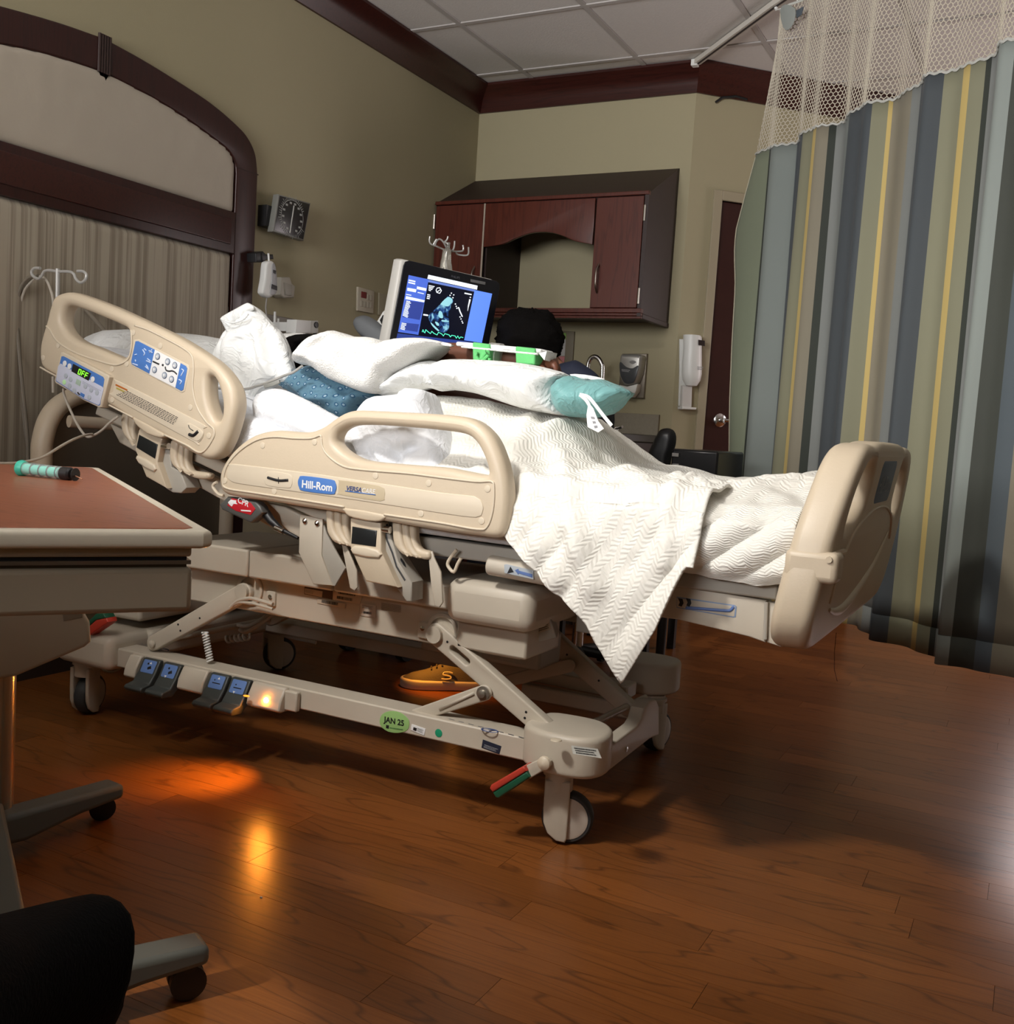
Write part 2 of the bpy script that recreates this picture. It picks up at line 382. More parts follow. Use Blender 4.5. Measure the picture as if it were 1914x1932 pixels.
def skin(name, verts, edges, m, parent=None, sub=2):
    """verts: (pos, radius[, radius2]); one continuous surface grown along the edges"""
    me = bpy.data.meshes.new(name); c = Vector(verts[0][0]); me.from_pydata([tuple(Vector(v[0])-c) for v in verts], edges, [])
    o = bpy.data.objects.new(name, me); COL.objects.link(o)
    if parent is not None: o.parent = parent; o.matrix_parent_inverse = Matrix.Translation(-wloc(parent))
    o.location = c
    sk = o.modifiers.new('skin', 'SKIN'); sk.use_smooth_shade = True
    for i, v in enumerate(verts):
        s = me.skin_vertices[0].data[i]; s.radius = (v[1], v[2] if len(v) > 2 else v[1]); s.use_root = (i == 0)
    ss = o.modifiers.new('sub', 'SUBSURF'); ss.levels = sub; ss.render_levels = sub
    me.materials.append(m); return o
# =================== the room ===================
XL, YB, ZC = -2.804, 4.80, 2.66
WALLM = mat('olive_wall_paint', (0.38, 0.335, 0.21), 0.75, bump=(180, 0.12), mottle=(2.0, 0.05))
def struct(o): o['kind'] = 'structure'; return o
def wallbox(name, a, b, m=WALLM): return struct(MB().box(a, b).build(name, m))
XR, YF = 2.6, -1.4
wallbox('wall_left', (XL-0.1, YF, 0), (XL, YB+0.1, ZC))
XA = -1.616
wallbox('wall_back', (XL-0.1, YB, 0), (XA, YB+0.1, ZC))
# angled wall with the door opening
q = math.sqrt(0.5); wd = Vector((q, q, 0)); wn = Vector((q, -q, 0)); A0 = Vector((XA, YB, 0))
def ang(s, z, h=0): return A0 + wd*s + Vector((0, 0, z)) + wn*h
DS0, DS1, DZ = 0.175, 1.10, 2.055
mb = MB()
for s0, s1, z0, z1 in ((0, DS0, 0, ZC), (DS1, 1.9, 0, ZC), (DS0, DS1, DZ, ZC)):
    mb.hexa([ang(s0, z0), ang(s1, z0), ang(s1, z0, -0.12), ang(s0, z0, -0.12), ang(s0, z1), ang(s1, z1), ang(s1, z1, -0.12), ang(s0, z1, -0.12)])
struct(mb.build('wall_angled', WALLM))
PB = ang(1.9, 0)
wallbox('wall_beyond', (PB.x, PB.y, 0), (XR, PB.y+0.1, ZC))
wallbox('wall_right', (XR, YF, 0), (XR+0.1, PB.y+0.1, ZC))
mb = MB()
for a, b in (((XL-0.1, 0), (-2.5, ZC)), ((-0.4, 0), (XR, ZC)), ((-2.5, 0), (-0.4, 0.85)), ((-2.5, 2.15), (-0.4, ZC))):
    mb.box((a[0], YF-0.1, a[1]), (b[0], YF, b[1]))
struct(mb.build('wall_front', WALLM))
w = struct(thing('window_1', None, None, (-1.45, YF-0.05, 0.85)))
fr = MB()
for a, b in (((-2.5, 0.85), (-0.4, 0.89)), ((-2.5, 2.11), (-0.4, 2.15)), ((-2.5, 0.89), (-2.46, 2.11)), ((-0.44, 0.89), (-0.4, 2.11)), ((-1.47, 0.89), (-1.43, 2.11))):
    fr.box((a[0], YF-0.08, a[1]), (b[0], YF-0.02, b[1]))
fr.build('window_frame', WHITEP, w)
MB().box((-2.46, YF-0.055, 0.89), (-0.44, YF-0.05, 2.11)).build('pane', mat('window_glass', (0.9, 0.95, 1), 0.05, trans=1.0), w)
# floor: vinyl planks
FLOORW = wood('plank_wood', (0.150, 0.045, 0.010), (0.29, 0.098, 0.022), (0.045, 0.013, 0.004), rough=0.29, per_object=True, sx=1.3, sy=8.5, lines=11, lw=0.10, bumpy=0.10)
sub = struct(MB().box((XL-0.1, YF-0.1, -0.10), (XR+0.1, PB.y+0.1, -0.008)).build('floor', mat('dark_underfloor', (0.05, 0.02, 0.01), 0.7)))
PW, PLn = 0.0915, 0.92
pm = MB().box((-PLn/2+0.0004, -PW/2+0.0004, -0.008), (PLn/2-0.0004, PW/2-0.0004, 0)).mesh('plank'); pm.materials.append(FLOORW)
mbr = MB(); np_ = 0; row = 0; y = YF
rp = random.Random(3)
while y < PB.y:
    x = XL - rp.random()*PLn
    while x < XR:
        xc, yc = x+PLn/2, y+PW/2
        vis = (0.5 < yc < 5.3) and (-2.9 < xc < 0.65) and (xc > -0.75-1.35*yc)
        if vis and np_ < 296:
            o = bpy.data.objects.new('plank', pm); COL.objects.link(o); o.parent = sub; o.matrix_parent_inverse = Matrix.Translation(-wloc(sub)); o.location = (xc, yc, 0.0); np_ += 1
        else: mbr.box((x+0.0004, y+0.0004, -0.008), (x+PLn-0.0004, y+PW-0.0004, 0))
        x += PLn
    y += PW
o = mbr.build('outer_planks', FLOORW, sub, smooth=0); o['kind'] = 'stuff'
print('planks', np_)
# ceiling: grid with tiles
CEILM = mat('ceiling_tile_white', (0.72, 0.69, 0.66), 0.9, bump=(120, 0.5), mottle=(60, 0.06))
GRIDM = mat('ceiling_grid_white', (0.50, 0.47, 0.45), 0.6)
ce = struct(MB().box((XL-0.1, YF-0.1, ZC+0.02), (XR+0.1, PB.y+0.1, ZC+0.1)).build('ceiling', CEILM))
g = MB(); gx = [-2.45+0.61*i-0.005*0 for i in range(-1, 9)]; gy = [3.385+0.61*i for i in range(-8, 5)]
gx = [-3.06+0.602*i for i in range(0, 10)]; gy = [3.99+0.61*i for i in range(-9, 4)]
for x in gx: g.box((x-0.012, YF, ZC-0.004), (x+0.012, PB.y, ZC+0.004))
for yv in gy: g.box((XL, yv-0.012, ZC-0.0042), (XR, yv+0.012, ZC+0.0038))
g.build('ceiling_grid', GRIDM, ce, smooth=0)
tm = MB().box((-0.287, -0.291, 0.001), (0.287, 0.291, 0.012)).mesh('tile'); tm.materials.append(CEILM)
for i in range(len(gx)-1):
    for j in range(len(gy)-1):
        cx, cy = (gx[i]+gx[i+1])/2, (gy[j]+gy[j+1])/2
        if cy > PB.y or cx > XR: continue
        o = bpy.data.objects.new('ceiling_tile', tm); COL.objects.link(o); o.parent = ce; o.matrix_parent_inverse = Matrix.Translation(-wloc(ce)); o.location = (cx, cy, ZC)
# crown moulding and baseboards
MAHOG = wood('mahogany', (0.030, 0.0065, 0.0048), (0.058, 0.012, 0.008), (0.016, 0.004, 0.003), rough=0.32, along='X', sx=2, sy=30, lines=6, lw=0.2, bumpy=0.03)
MAHOGZ = wood('mahogany_upright', (0.026, 0.0055, 0.0042), (0.042, 0.009, 0.0065), (0.014, 0.0035, 0.003), rough=0.34, along='Z', sx=2, sy=30, lines=6, lw=0.2, bumpy=0.03)
DARKW = mat('dark_espresso_wood', (0.030, 0.013, 0.010), 0.55, mottle=(9, 0.25))
crown = [(0, 2.535), (0.012, 2.535), (0.018, 2.548), (0.024, 2.562), (0.030, 2.575), (0.036, 2.592), (0.052, 2.612), (0.075, 2.630), (0.088, 2.640), (0.096, 2.646), (0.096, 2.658), (0, 2.658)]
def mould(name, pts, prof, m):   # pts: wall line with inward normals (mitre direction vectors)
    vs = []; n = len(prof)
    for p, d in pts:
        for r, z in prof: vs.append(Vector((p[0], p[1], 0))+Vector((d[0], d[1], 0))*r+Vector((0, 0, z)))
    fs = [(i*n+k, i*n+(k+1) % n, (i+1)*n+(k+1) % n, (i+1)*n+k) for i in range(len(pts)-1) for k in range(n)]
    fs += [tuple(range(n)), tuple((len(pts)-1)*n+k for k in range(n-1, -1, -1))]
    return struct(MB().add(vs, fs).build(name, m, smooth=30))
mt = math.tan(math.radians(22.5))
mould('trim_1', [((XL, YF), (1, 0)), ((XL, YB), (1, -1))], crown, MAHOG)
mould('trim_2', [((XL, YB), (1, -1)), ((XA, YB), (mt, -1))], crown, MAHOG)
mould('trim_3', [((XA, YB), (mt, -1)), ((PB.x, PB.y), (wn.x, wn.y))], crown, MAHOG)
base = [(0, 0), (0.012, 0), (0.012, 0.09), (0.006, 0.10), (0, 0.10)]
RUBB = mat('brown_vinyl_base', (0.03, 0.02, 0.015), 0.5)
mould('baseboard_left', [((XL, YF), (1, 0)), ((XL, YB), (1, -1))], base, RUBB)
mould('baseboard_back', [((XL, YB), (1, -1)), ((XA, YB), (mt, -1))], base, RUBB)
o = MB().tube([ang(0.10, 2.505, 0.01), ang(0.13, 2.53, 0.015), ang(0.20, 2.545, 0.02), ang(0.26, 2.54, 0.02)], 0.006, 8).build('cable_stub', DARKP)
tag(o, 'short black cable end sticking out below the crown moulding of the angled wall', 'cable')
# door in the angled wall
dr = struct(thing('door_1', None, None, ang(DS0, 0)))
PA = PL(ang(0, 0), wn)
mb = MB()
def abox(mb, s0, s1, z0, z1, h0, h1, mi=0):
    return mb.hexa([ang(s0, z0, h1), ang(s1, z0, h1), ang(s1, z0, h0), ang(s0, z0, h0), ang(s0, z1, h1), ang(s1, z1, h1), ang(s1, z1, h0), ang(s0, z1, h0)], mi)
DOORF = mat('door_frame_tan', (0.36, 0.31, 0.21), 0.5)
fr = MB()
abox(fr, DS0-0.045, DS0, 0, DZ+0.045, -0.06, 0.014); abox(fr, DS1, DS1+0.045, 0, DZ+0.045, -0.06, 0.014); abox(fr, DS0, DS1, DZ, DZ+0.045, -0.06, 0.014)
fr.build('door_frame', DOORF, dr, bevel=0.003)
LEAF = mat('dark_door_veneer', (0.040, 0.010, 0.008), 0.35, mottle=(12, 0.3))
abox(MB(), DS0+0.003, DS1-0.003, 0.01, DZ-0.003, -0.05, -0.008).build('door_leaf', LEAF, dr)
abox(MB(), DS0+0.0005, DS0+0.003, 0.3, DZ-0.003, -0.05, -0.004).build('door_seal', DARKP, dr)
hd = MB(); c = PA.to3(*PA.to2(1360, 793), -0.008)
hd.lathe(c, [(0.034, 0), (0.034, 0.005), (0.028, 0.010), (0.012, 0.013), (0.012, 0.045)], 28, wn)
hd.tube([c+wn*0.045, c+wn*0.05+wd*0.02, c+wn*0.05+wd*0.07, c+wn*0.045+wd*0.115], [0.010, 0.010, 0.009, 0.008], 12)
hd.build('door_handle', CHROME, dr)
abox(MB(), DS0-0.001, DS0+0.009, 0.965, 1.02, -0.012, -0.003).build('latch_plate', mat('brass', (0.6, 0.45, 0.2), 0.25, 1.0), dr)
# =================== headwall panel (arched, upholstered) ===================
t = thing('wall_headboard', 'tall arched dark mahogany headboard panel with beige striped upholstery fixed to the left wall', 'headboard', (XL, 2.35, 0))
H = plX(-2.765)
yc = H.to2(197, 100)[0]
outer = [H.to2(*p) for p in ((487, 330), (483, 292), (470, 262), (450, 238), (400, 195), (340, 155), (270, 112), (205, 76))]
inner = [H.to2(*p) for p in ((447, 328), (444, 305), (430, 282), (400, 258), (340, 215), (275, 176))]
def side(l, z0, top):
    r = [(l[0][0], z0)] + cat(l + [(yc, top)], 5, closed=False)
    return r + [(2*yc-a, b) for a, b in reversed(r[:-1])]
zo = outer[-1][1]+0.004; zi = H.to2(197, 137)[1]
out = side(outer, 0.15, zo); inn = side(inner, 0.15, zi)
plate('frame', H, [out + list(reversed(inn))], 0.045, 0.006, MAHOGZ, t)
z_bt = H.to2(300, 357)[1]; z_bb = H.to2(300, 441)[1]; yi = inner[0][0]; yi0 = 2*yc-yi
z_bt = H.to2(440, 400)[1]; z_bb = H.to2(437, 479)[1]
plate('crossbeam', H, [(yi0, z_bb), (yi, z_bb), (yi, z_bt), (yi0, z_bt)], 0.05, 0.004, MAHOGZ, t, h=0.004)
plate('beam_panel', H, rrect(yi0+0.03, z_bb+0.032, yi-0.025, z_bt-0.028, 0.004, 2), 0.01, 0.003, MAHOG, t, h=0.009)
k = MB()
for i in range(5):
    y = yc-0.020+0.010*i; k.cyl((-2.764, y, zi-0.004), (-2.764, y, zo+0.006), 0.0055, 8)
k.build('keystone_reeding', DARKW, t)
plate('joint_line', H, [(yi-0.001, outer[0][1]-0.001), (outer[0][0]+0.002, outer[0][1]-0.001), (outer[0][0]+0.002, outer[0][1]+0.002), (yi-0.001, outer[0][1]+0.002)], 0.004, 0.0004, DARKW, t, h=0.0012)
def upholstery():
    m = bpy.data.materials.new('striped_upholstery'); m.use_nodes = True; nt = m.node_tree; b = nt.nodes['Principled BSDF']
    tc = N(nt, 'TexCoord'); mp = N(nt, 'Mapping'); mp.inputs['Scale'].default_value = (1, 28, 0.35); nt.links.new(tc.outputs['Object'], mp.inputs[0])
    n = N(nt, 'TexNoise'); n.inputs['Scale'].default_value = 1.6; n.inputs['Detail'].default_value = 3; n.inputs['Roughness'].default_value = 0.7; nt.links.new(mp.outputs[0], n.inputs['Vector'])
    r = N(nt, 'ValToRGB'); e = r.color_ramp.elements; e[0].position = 0.40; e[0].color = (0.25, 0.205, 0.15, 1); e[1].position = 0.56; e[1].color = (0.42, 0.365, 0.28, 1)
    nt.links.new(n.outputs[0], r.inputs[0]); nt.links.new(r.outputs[0], b.inputs['Base Color']); b.inputs['Roughness'].default_value = 0.6; b.inputs['Sheen Weight'].default_value = 0.15
    bp = N(nt, 'Bump'); bp.inputs['Strength'].default_value = 0.2; bp.inputs['Distance'].default_value = 0.002; nt.links.new(n.outputs[0], bp.inputs['Height']); nt.links.new(bp.outputs[0], b.inputs['Normal'])
    return m
UPH = upholstery()
UPP = mat('beige_moire_upholstery', (0.47, 0.41, 0.33), 0.6, bump=(60, 0.15), mottle=(4, 0.08), sheen=0.15)
up = [p for p in inn if p[1] > z_bt+0.01]; up = [(yi-0.0, z_bt-0.005)] + up + [(yi0+0.0, z_bt-0.005)]
inflate('upper_upholstery', PL((-2.785, 0, 0), (1, 0, 0)), [(p[0], p[1]+(0.012 if p[1] > z_bt+0.05 else 0)) for p in up], 0.018, 0.001, UPP, t, step=0.012, round_r=0.03, wr=0.001, k=1)
inflate('lower_upholstery', PL((-2.785, 0, 0), (1, 0, 0)), rrect(yi0, 0.3, yi, z_bb+0.005, 0.004, 2), 0.016, 0.001, UPH, t, step=0.02, round_r=0.03, wr=0.0, k=1)

# =================== wall devices by the headboard ===================
WX = PL((XL, 0, 0), (1, 0, 0))
def wallplate(name, label, catg, px, t, m, bev=0.003, h=None, **kw):
    o = pplate(name, WX, px, t, bev, m, None, h if h is not None else t, k=1, **kw); return tag(o, label, catg)
# wall blood-pressure gauge
GP = PL((-2.735, 0, 0), (1, 0, 0)); GP.n = (Vector((1, 0.0, 0.02))).normalized()
t = thing('wall_pressure_gauge', 'square black wall blood-pressure gauge with white dial marks beside the arched headboard', 'gauge', (XL, 3.05, 1.6))
q = GP.pts([(513, 367), (574, 384), (562, 455), (503, 437)]); q2 = q
plate('case', GP, [q[3], q[2], q[1], q[0]], 0.03, 0.004, mat('gauge_grey_case', (0.20, 0.20, 0.18), 0.4), t)
cx = sum(p[0] for p in q)/4; cy = sum(p[1] for p in q)/4
face = [(cx+(p[0]-cx)*0.93, cy+(p[1]-cy)*0.93) for p in q]
plate('dial_face', GP, face[::-1], 0.002, 0.0005, mat('gauge_black_face', (0.018, 0.018, 0.018), 0.25), t, h=0.001)
L = mat('gauge_marks', (0.35, 0.36, 0.34), 0.5); mb = MB(); R = (q[1][0]-q[0][0])*0.40
for i in range(44):
    a = math.radians(-60+300*i/43); r0, r1 = R*0.86, R*(1.0 if i % 4 else 1.08)
    d = Vector((math.sin(a+math.pi), math.cos(a+math.pi))); p = Vector((-d.y, d.x))*0.0012
    mb.add([GP.to3(cx+v.x, cy+v.y, 0.002) for v in (d*r0-p, d*r1-p, d*r1+p, d*r0+p)], [(0, 1, 2, 3)])
for i in range(12):
    a = math.radians(-150+300*i/11); d = Vector((math.sin(a), math.cos(a)))*R*0.7
    mb.add([GP.to3(cx+d.x+u, cy+d.y+v, 0.002) for u, v in ((-0.007, -0.004), (0.007, -0.004), (0.007, 0.004), (-0.007, 0.004))], [(0, 1, 2, 3)])
for i in range(60):
    a0, a1 = math.radians(-150+5*i), math.radians(-145+5*i)
    mb.add([GP.to3(cx+math.sin(a)*r, cy+math.cos(a)*r, 0.002) for a, r in ((a0, R*0.83), (a1, R*0.83), (a1, R*0.86), (a0, R*0.86))], [(0, 1, 2, 3)])
mb.build('dial_marks', L, t, smooth=0)
MB().bar(GP.to3(cx-0.012, cy-R*0.8, 0.003), GP.to3(cx+0.006, cy+R*0.6, 0.003), 0.004, 0.002, (1, 0, 0)).build('needle', mat('needle_white', (0.6, 0.6, 0.56), 0.5), t)
MB().box((XL, GP.to2(500, 400)[0]-0.0, 1.62), (-2.76, GP.to2(520, 400)[0], 1.70)).build('bracket', DARKP, t)
# handset on a hook
t = thing('wall_handset', 'white corded handset with dark screen hanging on a black hook beside the headboard post', 'handset', (XL, 3.2, 1.3))
hp = PL((-2.72, 0, 0), (1, 0, 0))
pplate('hook_bracket', hp, [(483, 478), (497, 474), (503, 480), (516, 480), (517, 489), (504, 490), (498, 495), (484, 494)], 0.05, 0.004, DARKP, t, k=1)
MB().tube([hp.to3(*hp.to2(*p), 0.02) for p in ((499, 478), (500, 492), (498, 500))], 0.004, 8).build('hanging_loop', WHITEP, t)
pplate('handset_body', hp, [(493, 494), (503, 493), (508, 503), (510, 530), (508, 550), (502, 560), (494, 562), (486, 556), (484, 548), (488, 525), (490, 503)], 0.035, 0.010, WHITEP, t, h=0.035)
pplate('handset_face', hp, [(500, 499), (506, 503), (509, 535), (507, 553), (499, 556), (496, 552), (499, 530)], 0.004, 0.001, mat('handset_grey', (0.35, 0.35, 0.36), 0.4), t, h=0.038)
pplate('display', hp, [(498, 536), (508, 540), (508, 548), (497, 544)], 0.002, 0.0005, INK, t, h=0.041, k=1)
pplate('key', hp, [(501, 509), (506, 511), (505, 517), (501, 515)], 0.002, 0.0005, INK, t, h=0.041, k=1)
MB().tube([hp.to3(*hp.to2(*p), 0.02) for p in ((496, 562), (494, 580), (496, 600), (492, 625), (495, 660))], 0.003, 8).build('cord', mat('grey_cord', (0.3, 0.28, 0.25), 0.5), t)
t = thing('wall_holder', 'off-white plastic wall holder behind the hanging handset', 'holder', (XL, 3.25, 1.33))
pplate('holder_body', WX, [(513, 523), (530, 523), (534, 535), (540, 540), (538, 562), (518, 563), (511, 556)], 0.05, 0.008, mat('ivory_plastic', (0.45, 0.42, 0.36), 0.45), t, h=0.05, k=1)
pplate('holder_lip', WX, [(517, 533), (532, 538), (531, 558), (519, 557)], 0.01, 0.003, mat('ivory_plastic2', (0.38, 0.355, 0.30), 0.45), t, h=0.055, k=1)
# outlet panels
t = thing('outlet_panel', 'cream wall plate with two red outlets right of the gauge', 'outlet', (XL, 3.85, 1.35))
pplate('cover_plate', WX, [(672, 541), (703, 549), (701, 592), (671, 586)], 0.012, 0.003, mat('outlet_cream', (0.50, 0.45, 0.35), 0.45), t, h=0.012, k=1)
for p in ((680, 556), (685, 557)):
    c = WX.to2(*p); plate('red_outlet', WX, rrect(c[0]-0.010, c[1]-0.014, c[0]+0.010, c[1]+0.014, 0.002), 0.004, 0.001, mat('outlet_red', (0.16, 0.01, 0.008), 0.4), t, h=0.014)
for p in ((691, 561), (696, 562), (679, 573), (685, 574), (691, 575), (696, 576)):
    c = WX.to2(*p); plate('outlet_socket', WX, rrect(c[0]-0.009, c[1]-0.013, c[0]+0.009, c[1]+0.013, 0.002), 0.004, 0.001, mat('outlet_pale', (0.42, 0.38, 0.30), 0.4), t, h=0.014)
wallplate('blank_wall_plate', 'blank tan wall plate half hidden behind the ultrasound monitor', 'wall plate', [(713, 552), (738, 558), (737, 600), (712, 594)], 0.008, mat('tan_plate', (0.33, 0.29, 0.20), 0.5))
# power box and white box
t = thing('white_wall_box', 'small white box with a black round socket standing behind the patient\'s head', 'box', (-2.7, 3.35, 1.25))
b0 = PL((-2.62, 0, 0), (1, 0, 0))
pplate('box_body', b0, [(560, 603), (588, 605), (587, 629), (558, 628)], 0.05, 0.003, WHITEP, t, k=1)
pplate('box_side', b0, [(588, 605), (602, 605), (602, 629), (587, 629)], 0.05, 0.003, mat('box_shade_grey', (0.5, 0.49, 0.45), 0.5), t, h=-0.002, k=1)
c = b0.to2(597, 613); plate('socket', b0, circ(c, 0.012), 0.006, 0.001, DARKP, t, h=0.003)
MB().tube([b0.to3(*b0.to2(597, 621), -0.01), b0.to3(*b0.to2(600, 640), -0.01)], 0.008, 8).build('plug', DARKP, t)
MB().box((XL, b0.to2(560, 615)[0], b0.to2(560, 625)[1]), (-2.66, b0.to2(590, 615)[0], b0.to2(560, 608)[1])).build('wall_mount', WHITEP, t)
t = thing('wall_rail', 'grey horizontal service rail low on the left wall with two thin upright rods', 'rail', (XL, 3.2, 1.2))
MB().box((XL, 2.95, 1.20), (XL+0.025, 3.45, 1.285)).build('rail_body', mat('rail_grey', (0.20, 0.18, 0.15), 0.5), t, bevel=0.003)
for p in ((519, 588), (525, 601)):
    a = onx(p[0], p[1], XL+0.05); b_ = Vector((a.x, a.y+0.005, 1.15)); MB().cyl(a, b_, 0.005, 8).build('rod', WHITEP, t)

# =================== wall cabinet ===================
t = thing('wall_cabinet', 'dark cherry hanging cabinet with an arched open niche above the sink', 'cabinet', (-2.23, YB, 1.43))
FX0, FX1, FY, FZ0, FZ1, TZ = XL, -1.67, 4.41, 1.47, 1.985, 2.188
CH = wood('cherry_door', (0.070, 0.014, 0.009), (0.12, 0.027, 0.015), (0.045, 0.009, 0.006), rough=0.3, along='Z', sx=2, sy=26, lines=5, lw=0.2, bumpy=0.02)
nx0, nx1 = -2.505, -1.935
mb = MB()
mb.box((FX0, FY+0.02, FZ0-0.02), (FX0+0.018, YB, FZ1)); mb.box((FX1-0.018, FY, FZ0-0.035), (FX1, YB, FZ1))
mb.box((nx0-0.018, FY+0.03, FZ0), (nx0, YB, FZ1)); mb.box((nx1, FY+0.03, FZ0), (nx1+0.018, YB, FZ1))
mb.box((FX0, FY+0.02, FZ0-0.02), (FX1-0.018, YB, FZ0)); mb.box((FX0, FY+0.02, FZ1-0.02), (FX1-0.018, YB, FZ1))
mb.box((FX0, YB-0.01, FZ0), (nx0-0.018, YB, FZ1)); mb.box((nx1+0.018, YB-0.01, FZ0), (FX1-0.018, YB, FZ1))
mb.build('carcass', DARKW, t)
MB().prism([(FX1-0.001, FY, FZ1-0.002), (FX1-0.001, YB, FZ1-0.002), (FX1-0.001, YB, TZ)], (0.001-(FX1-FX0), 0, 0)).build('sloping_top', DARKW, t)
MB().box((FX0+0.005, FY-0.004, FZ1-0.008), (FX1+0.001, FY+0.02, FZ1+0.010)).build('top_rail', CH, t, bevel=0.003)
def door(x0, x1, hx):
    d = MB().box((x0, FY, FZ0+0.003), (x1, FY+0.019, FZ1-0.012)).build('door', CH, t, bevel=0.002)
    z0 = FZ0+0.07
    MB().tube(cat([(hx, FY-0.004, z0), (hx, FY-0.026, z0+0.03), (hx, FY-0.030, z0+0.065), (hx, FY-0.026, z0+0.10), (hx, FY-0.004, z0+0.13)], 4, closed=False), 0.0045, 8).build('handle', mat('brushed_steel', (0.42, 0.38, 0.33), 0.3, 1.0), d)
    return d
d1 = door(FX0+0.012, nx0-0.012, nx0-0.045); d2 = door(nx1+0.012, FX1-0.022, nx1+0.045)
for zz in (FZ0+0.055, FZ1-0.09):
    MB().cyl((FX1-0.014, FY-0.004, zz-0.035), (FX1-0.014, FY-0.004, zz+0.035), 0.006, 8).build('hinge', mat('hinge_steel', (0.5, 0.47, 0.42), 0.35, 1.0), t)
    MB().cyl((FX0+0.006, FY-0.004, zz-0.035), (FX0+0.006, FY-0.004, zz+0.035), 0.006, 8).build('hinge', _M['hinge_steel'], t)
MB().box((nx0-0.012, FY-0.003, FZ0), (nx0-0.004, FY+0.002, FZ1-0.012)).build('edge_strip', mat('steel_edge', (0.55, 0.48, 0.40), 0.4, 0.6), t)
CF = PL((0, FY, 0), (0, -1, 0))
val = [(nx0-0.004, FZ1-0.012), (nx0-0.004, 1.765), (-2.41, 1.775), (-2.34, 1.800), (-2.27, 1.822), (-2.21, 1.828), (-2.15, 1.824), (-2.09, 1.808), (-2.02, 1.780), (nx1+0.004, 1.762), (nx1+0.004, FZ1-0.012)]
vv = val[:1]+cat(val[1:-1], 4, closed=False)+val[-1:]
plate('valance', CF, [vv[::-1]], 0.018, 0.002, CH, t, h=0.0)
for i, (dy, z0, z1) in enumerate(((0, 1.450, 1.470), (0.006, 1.437, 1.449), (0.012, 1.425, 1.436))):
    MB().box((FX0, FY+dy-0.004, z0), (FX1-0.002+0.004, FY+0.03, z1)).build('light_rail', CH, t, bevel=0.002)
MB().box((FX1-0.02, FY+0.02, 1.425), (FX1+0.004, YB, 1.45)).build('side_rail', DARKW, t, bevel=0.004)

# =================== sink corner ===================
t = thing('base_cabinet', 'dark base cabinet under the sink counter', 'cabinet', (-2.2, 4.5, 0))
MB().box((XL+0.002, 4.26, 0.09), (-1.69, YB-0.001, 0.862)).build('carcass', DARKW, t)
MB().box((XL+0.002, 4.31, 0.0), (-1.69, YB-0.001, 0.09)).build('toe_kick', RUBB, t)
for x0, x1 in ((XL+0.01, -2.43), (-2.42, -2.06), (-2.05, -1.70)):
    d = MB().box((x0, 4.24, 0.12), (x1, 4.26, 0.84)).build('door', CH, t, bevel=0.002)
    MB().cyl((x1-0.04, 4.225, 0.66), (x1-0.04, 4.225, 0.78), 0.004, 8).build('handle', _M['brushed_steel'], d)
t = thing('sink_counter', 'dark speckled sink counter with a low tan backsplash', 'counter', (-2.2, 4.5, 0.865))
MB().box((XL, 4.22, 0.865), (-1.675, YB, 0.90)).build('countertop', mat('counter_dark', (0.03, 0.028, 0.026), 0.35, mottle=(90, 0.5)), t, bevel=0.004)
MB().box((XL, YB-0.02, 0.90), (-1.675, YB, 1.003)).build('backsplash', mat('backsplash_tan', (0.26, 0.225, 0.165), 0.5, mottle=(80, 0.2)), t, bevel=0.002)
MB().lathe((-2.02, 4.48, 0.903), [(0.19, 0.0), (0.19, 0.003), (0.165, 0.004), (0.15, 0.001)], 28).build('sink_rim', CHROME, t)
t = thing('faucet', 'chrome gooseneck faucet rising above the blue pillow end', 'faucet', (-2.0, 4.66, 0.90))
fy = 4.55
b = ony(1137, 720, fy); a1 = ony(1137, 700, fy)
path = [(b.x, fy, 0.90), (b.x, fy, 1.0)] + [tuple(ony(*p, fy)) for p in ((1137, 700), (1135, 686), (1129, 676), (1121, 673), (1114, 678), (1110, 688), (1109, 700))]
MB().tube(cat(path, 5, closed=False), 0.011, 14).build('spout', CHROME, t)
MB().lathe((b.x, fy, 0.90), [(0.03, 0), (0.03, 0.02), (0.018, 0.03), (0.016, 0.06)], 24).build('base', CHROME, t)
for s in (-0.09, 0.09): MB().tube([(b.x+s, fy, 0.90), (b.x+s, fy, 0.925), (b.x+s*1.4, fy-0.02, 0.932)], [0.014, 0.011, 0.007], 12).build('lever', CHROME, t)
# soap dispenser
t = thing('soap_dispenser', 'grey and steel soap dispenser with dark window mounted beside the faucet', 'dispenser', (-1.75, YB, 1.05))
BW = plY(YB)
pplate('back_plate', BW, [(1177, 668), (1224, 668), (1218, 752), (1168, 750)], 0.02, 0.004, mat('pewter_plate', (0.22, 0.19, 0.15), 0.35, 0.5), t, h=0.02, k=1)
pl = plY(YB-0.09)
pplate('cover', pl, [(1170, 672), (1178, 668), (1208, 669), (1210, 680), (1207, 700), (1202, 715), (1196, 724), (1180, 726), (1172, 718), (1168, 700)], 0.075, 0.015, mat('silver_plastic', (0.42, 0.41, 0.38), 0.3, 0.5), t)
pplate('window', pl, [(1171, 683), (1182, 692), (1194, 695), (1205, 690), (1202, 708), (1195, 722), (1181, 723), (1173, 712), (1170, 698)], 0.004, 0.001, mat('smoked_window', (0.06, 0.065, 0.07), 0.15), t, h=0.003)
pplate('brand_oval', pl, [(1188, 683), (1194, 680), (1201, 683), (1194, 687)], 0.002, 0.0005, mat('oval_grey', (0.25, 0.25, 0.24), 0.4), t, h=0.002)
textlines('small_print', pl, [(1174, 696), (1190, 698), (1190, 703), (1174, 701)], 2, mat('print_grey', (0.35, 0.35, 0.35), 0.5), t, h=0.004)
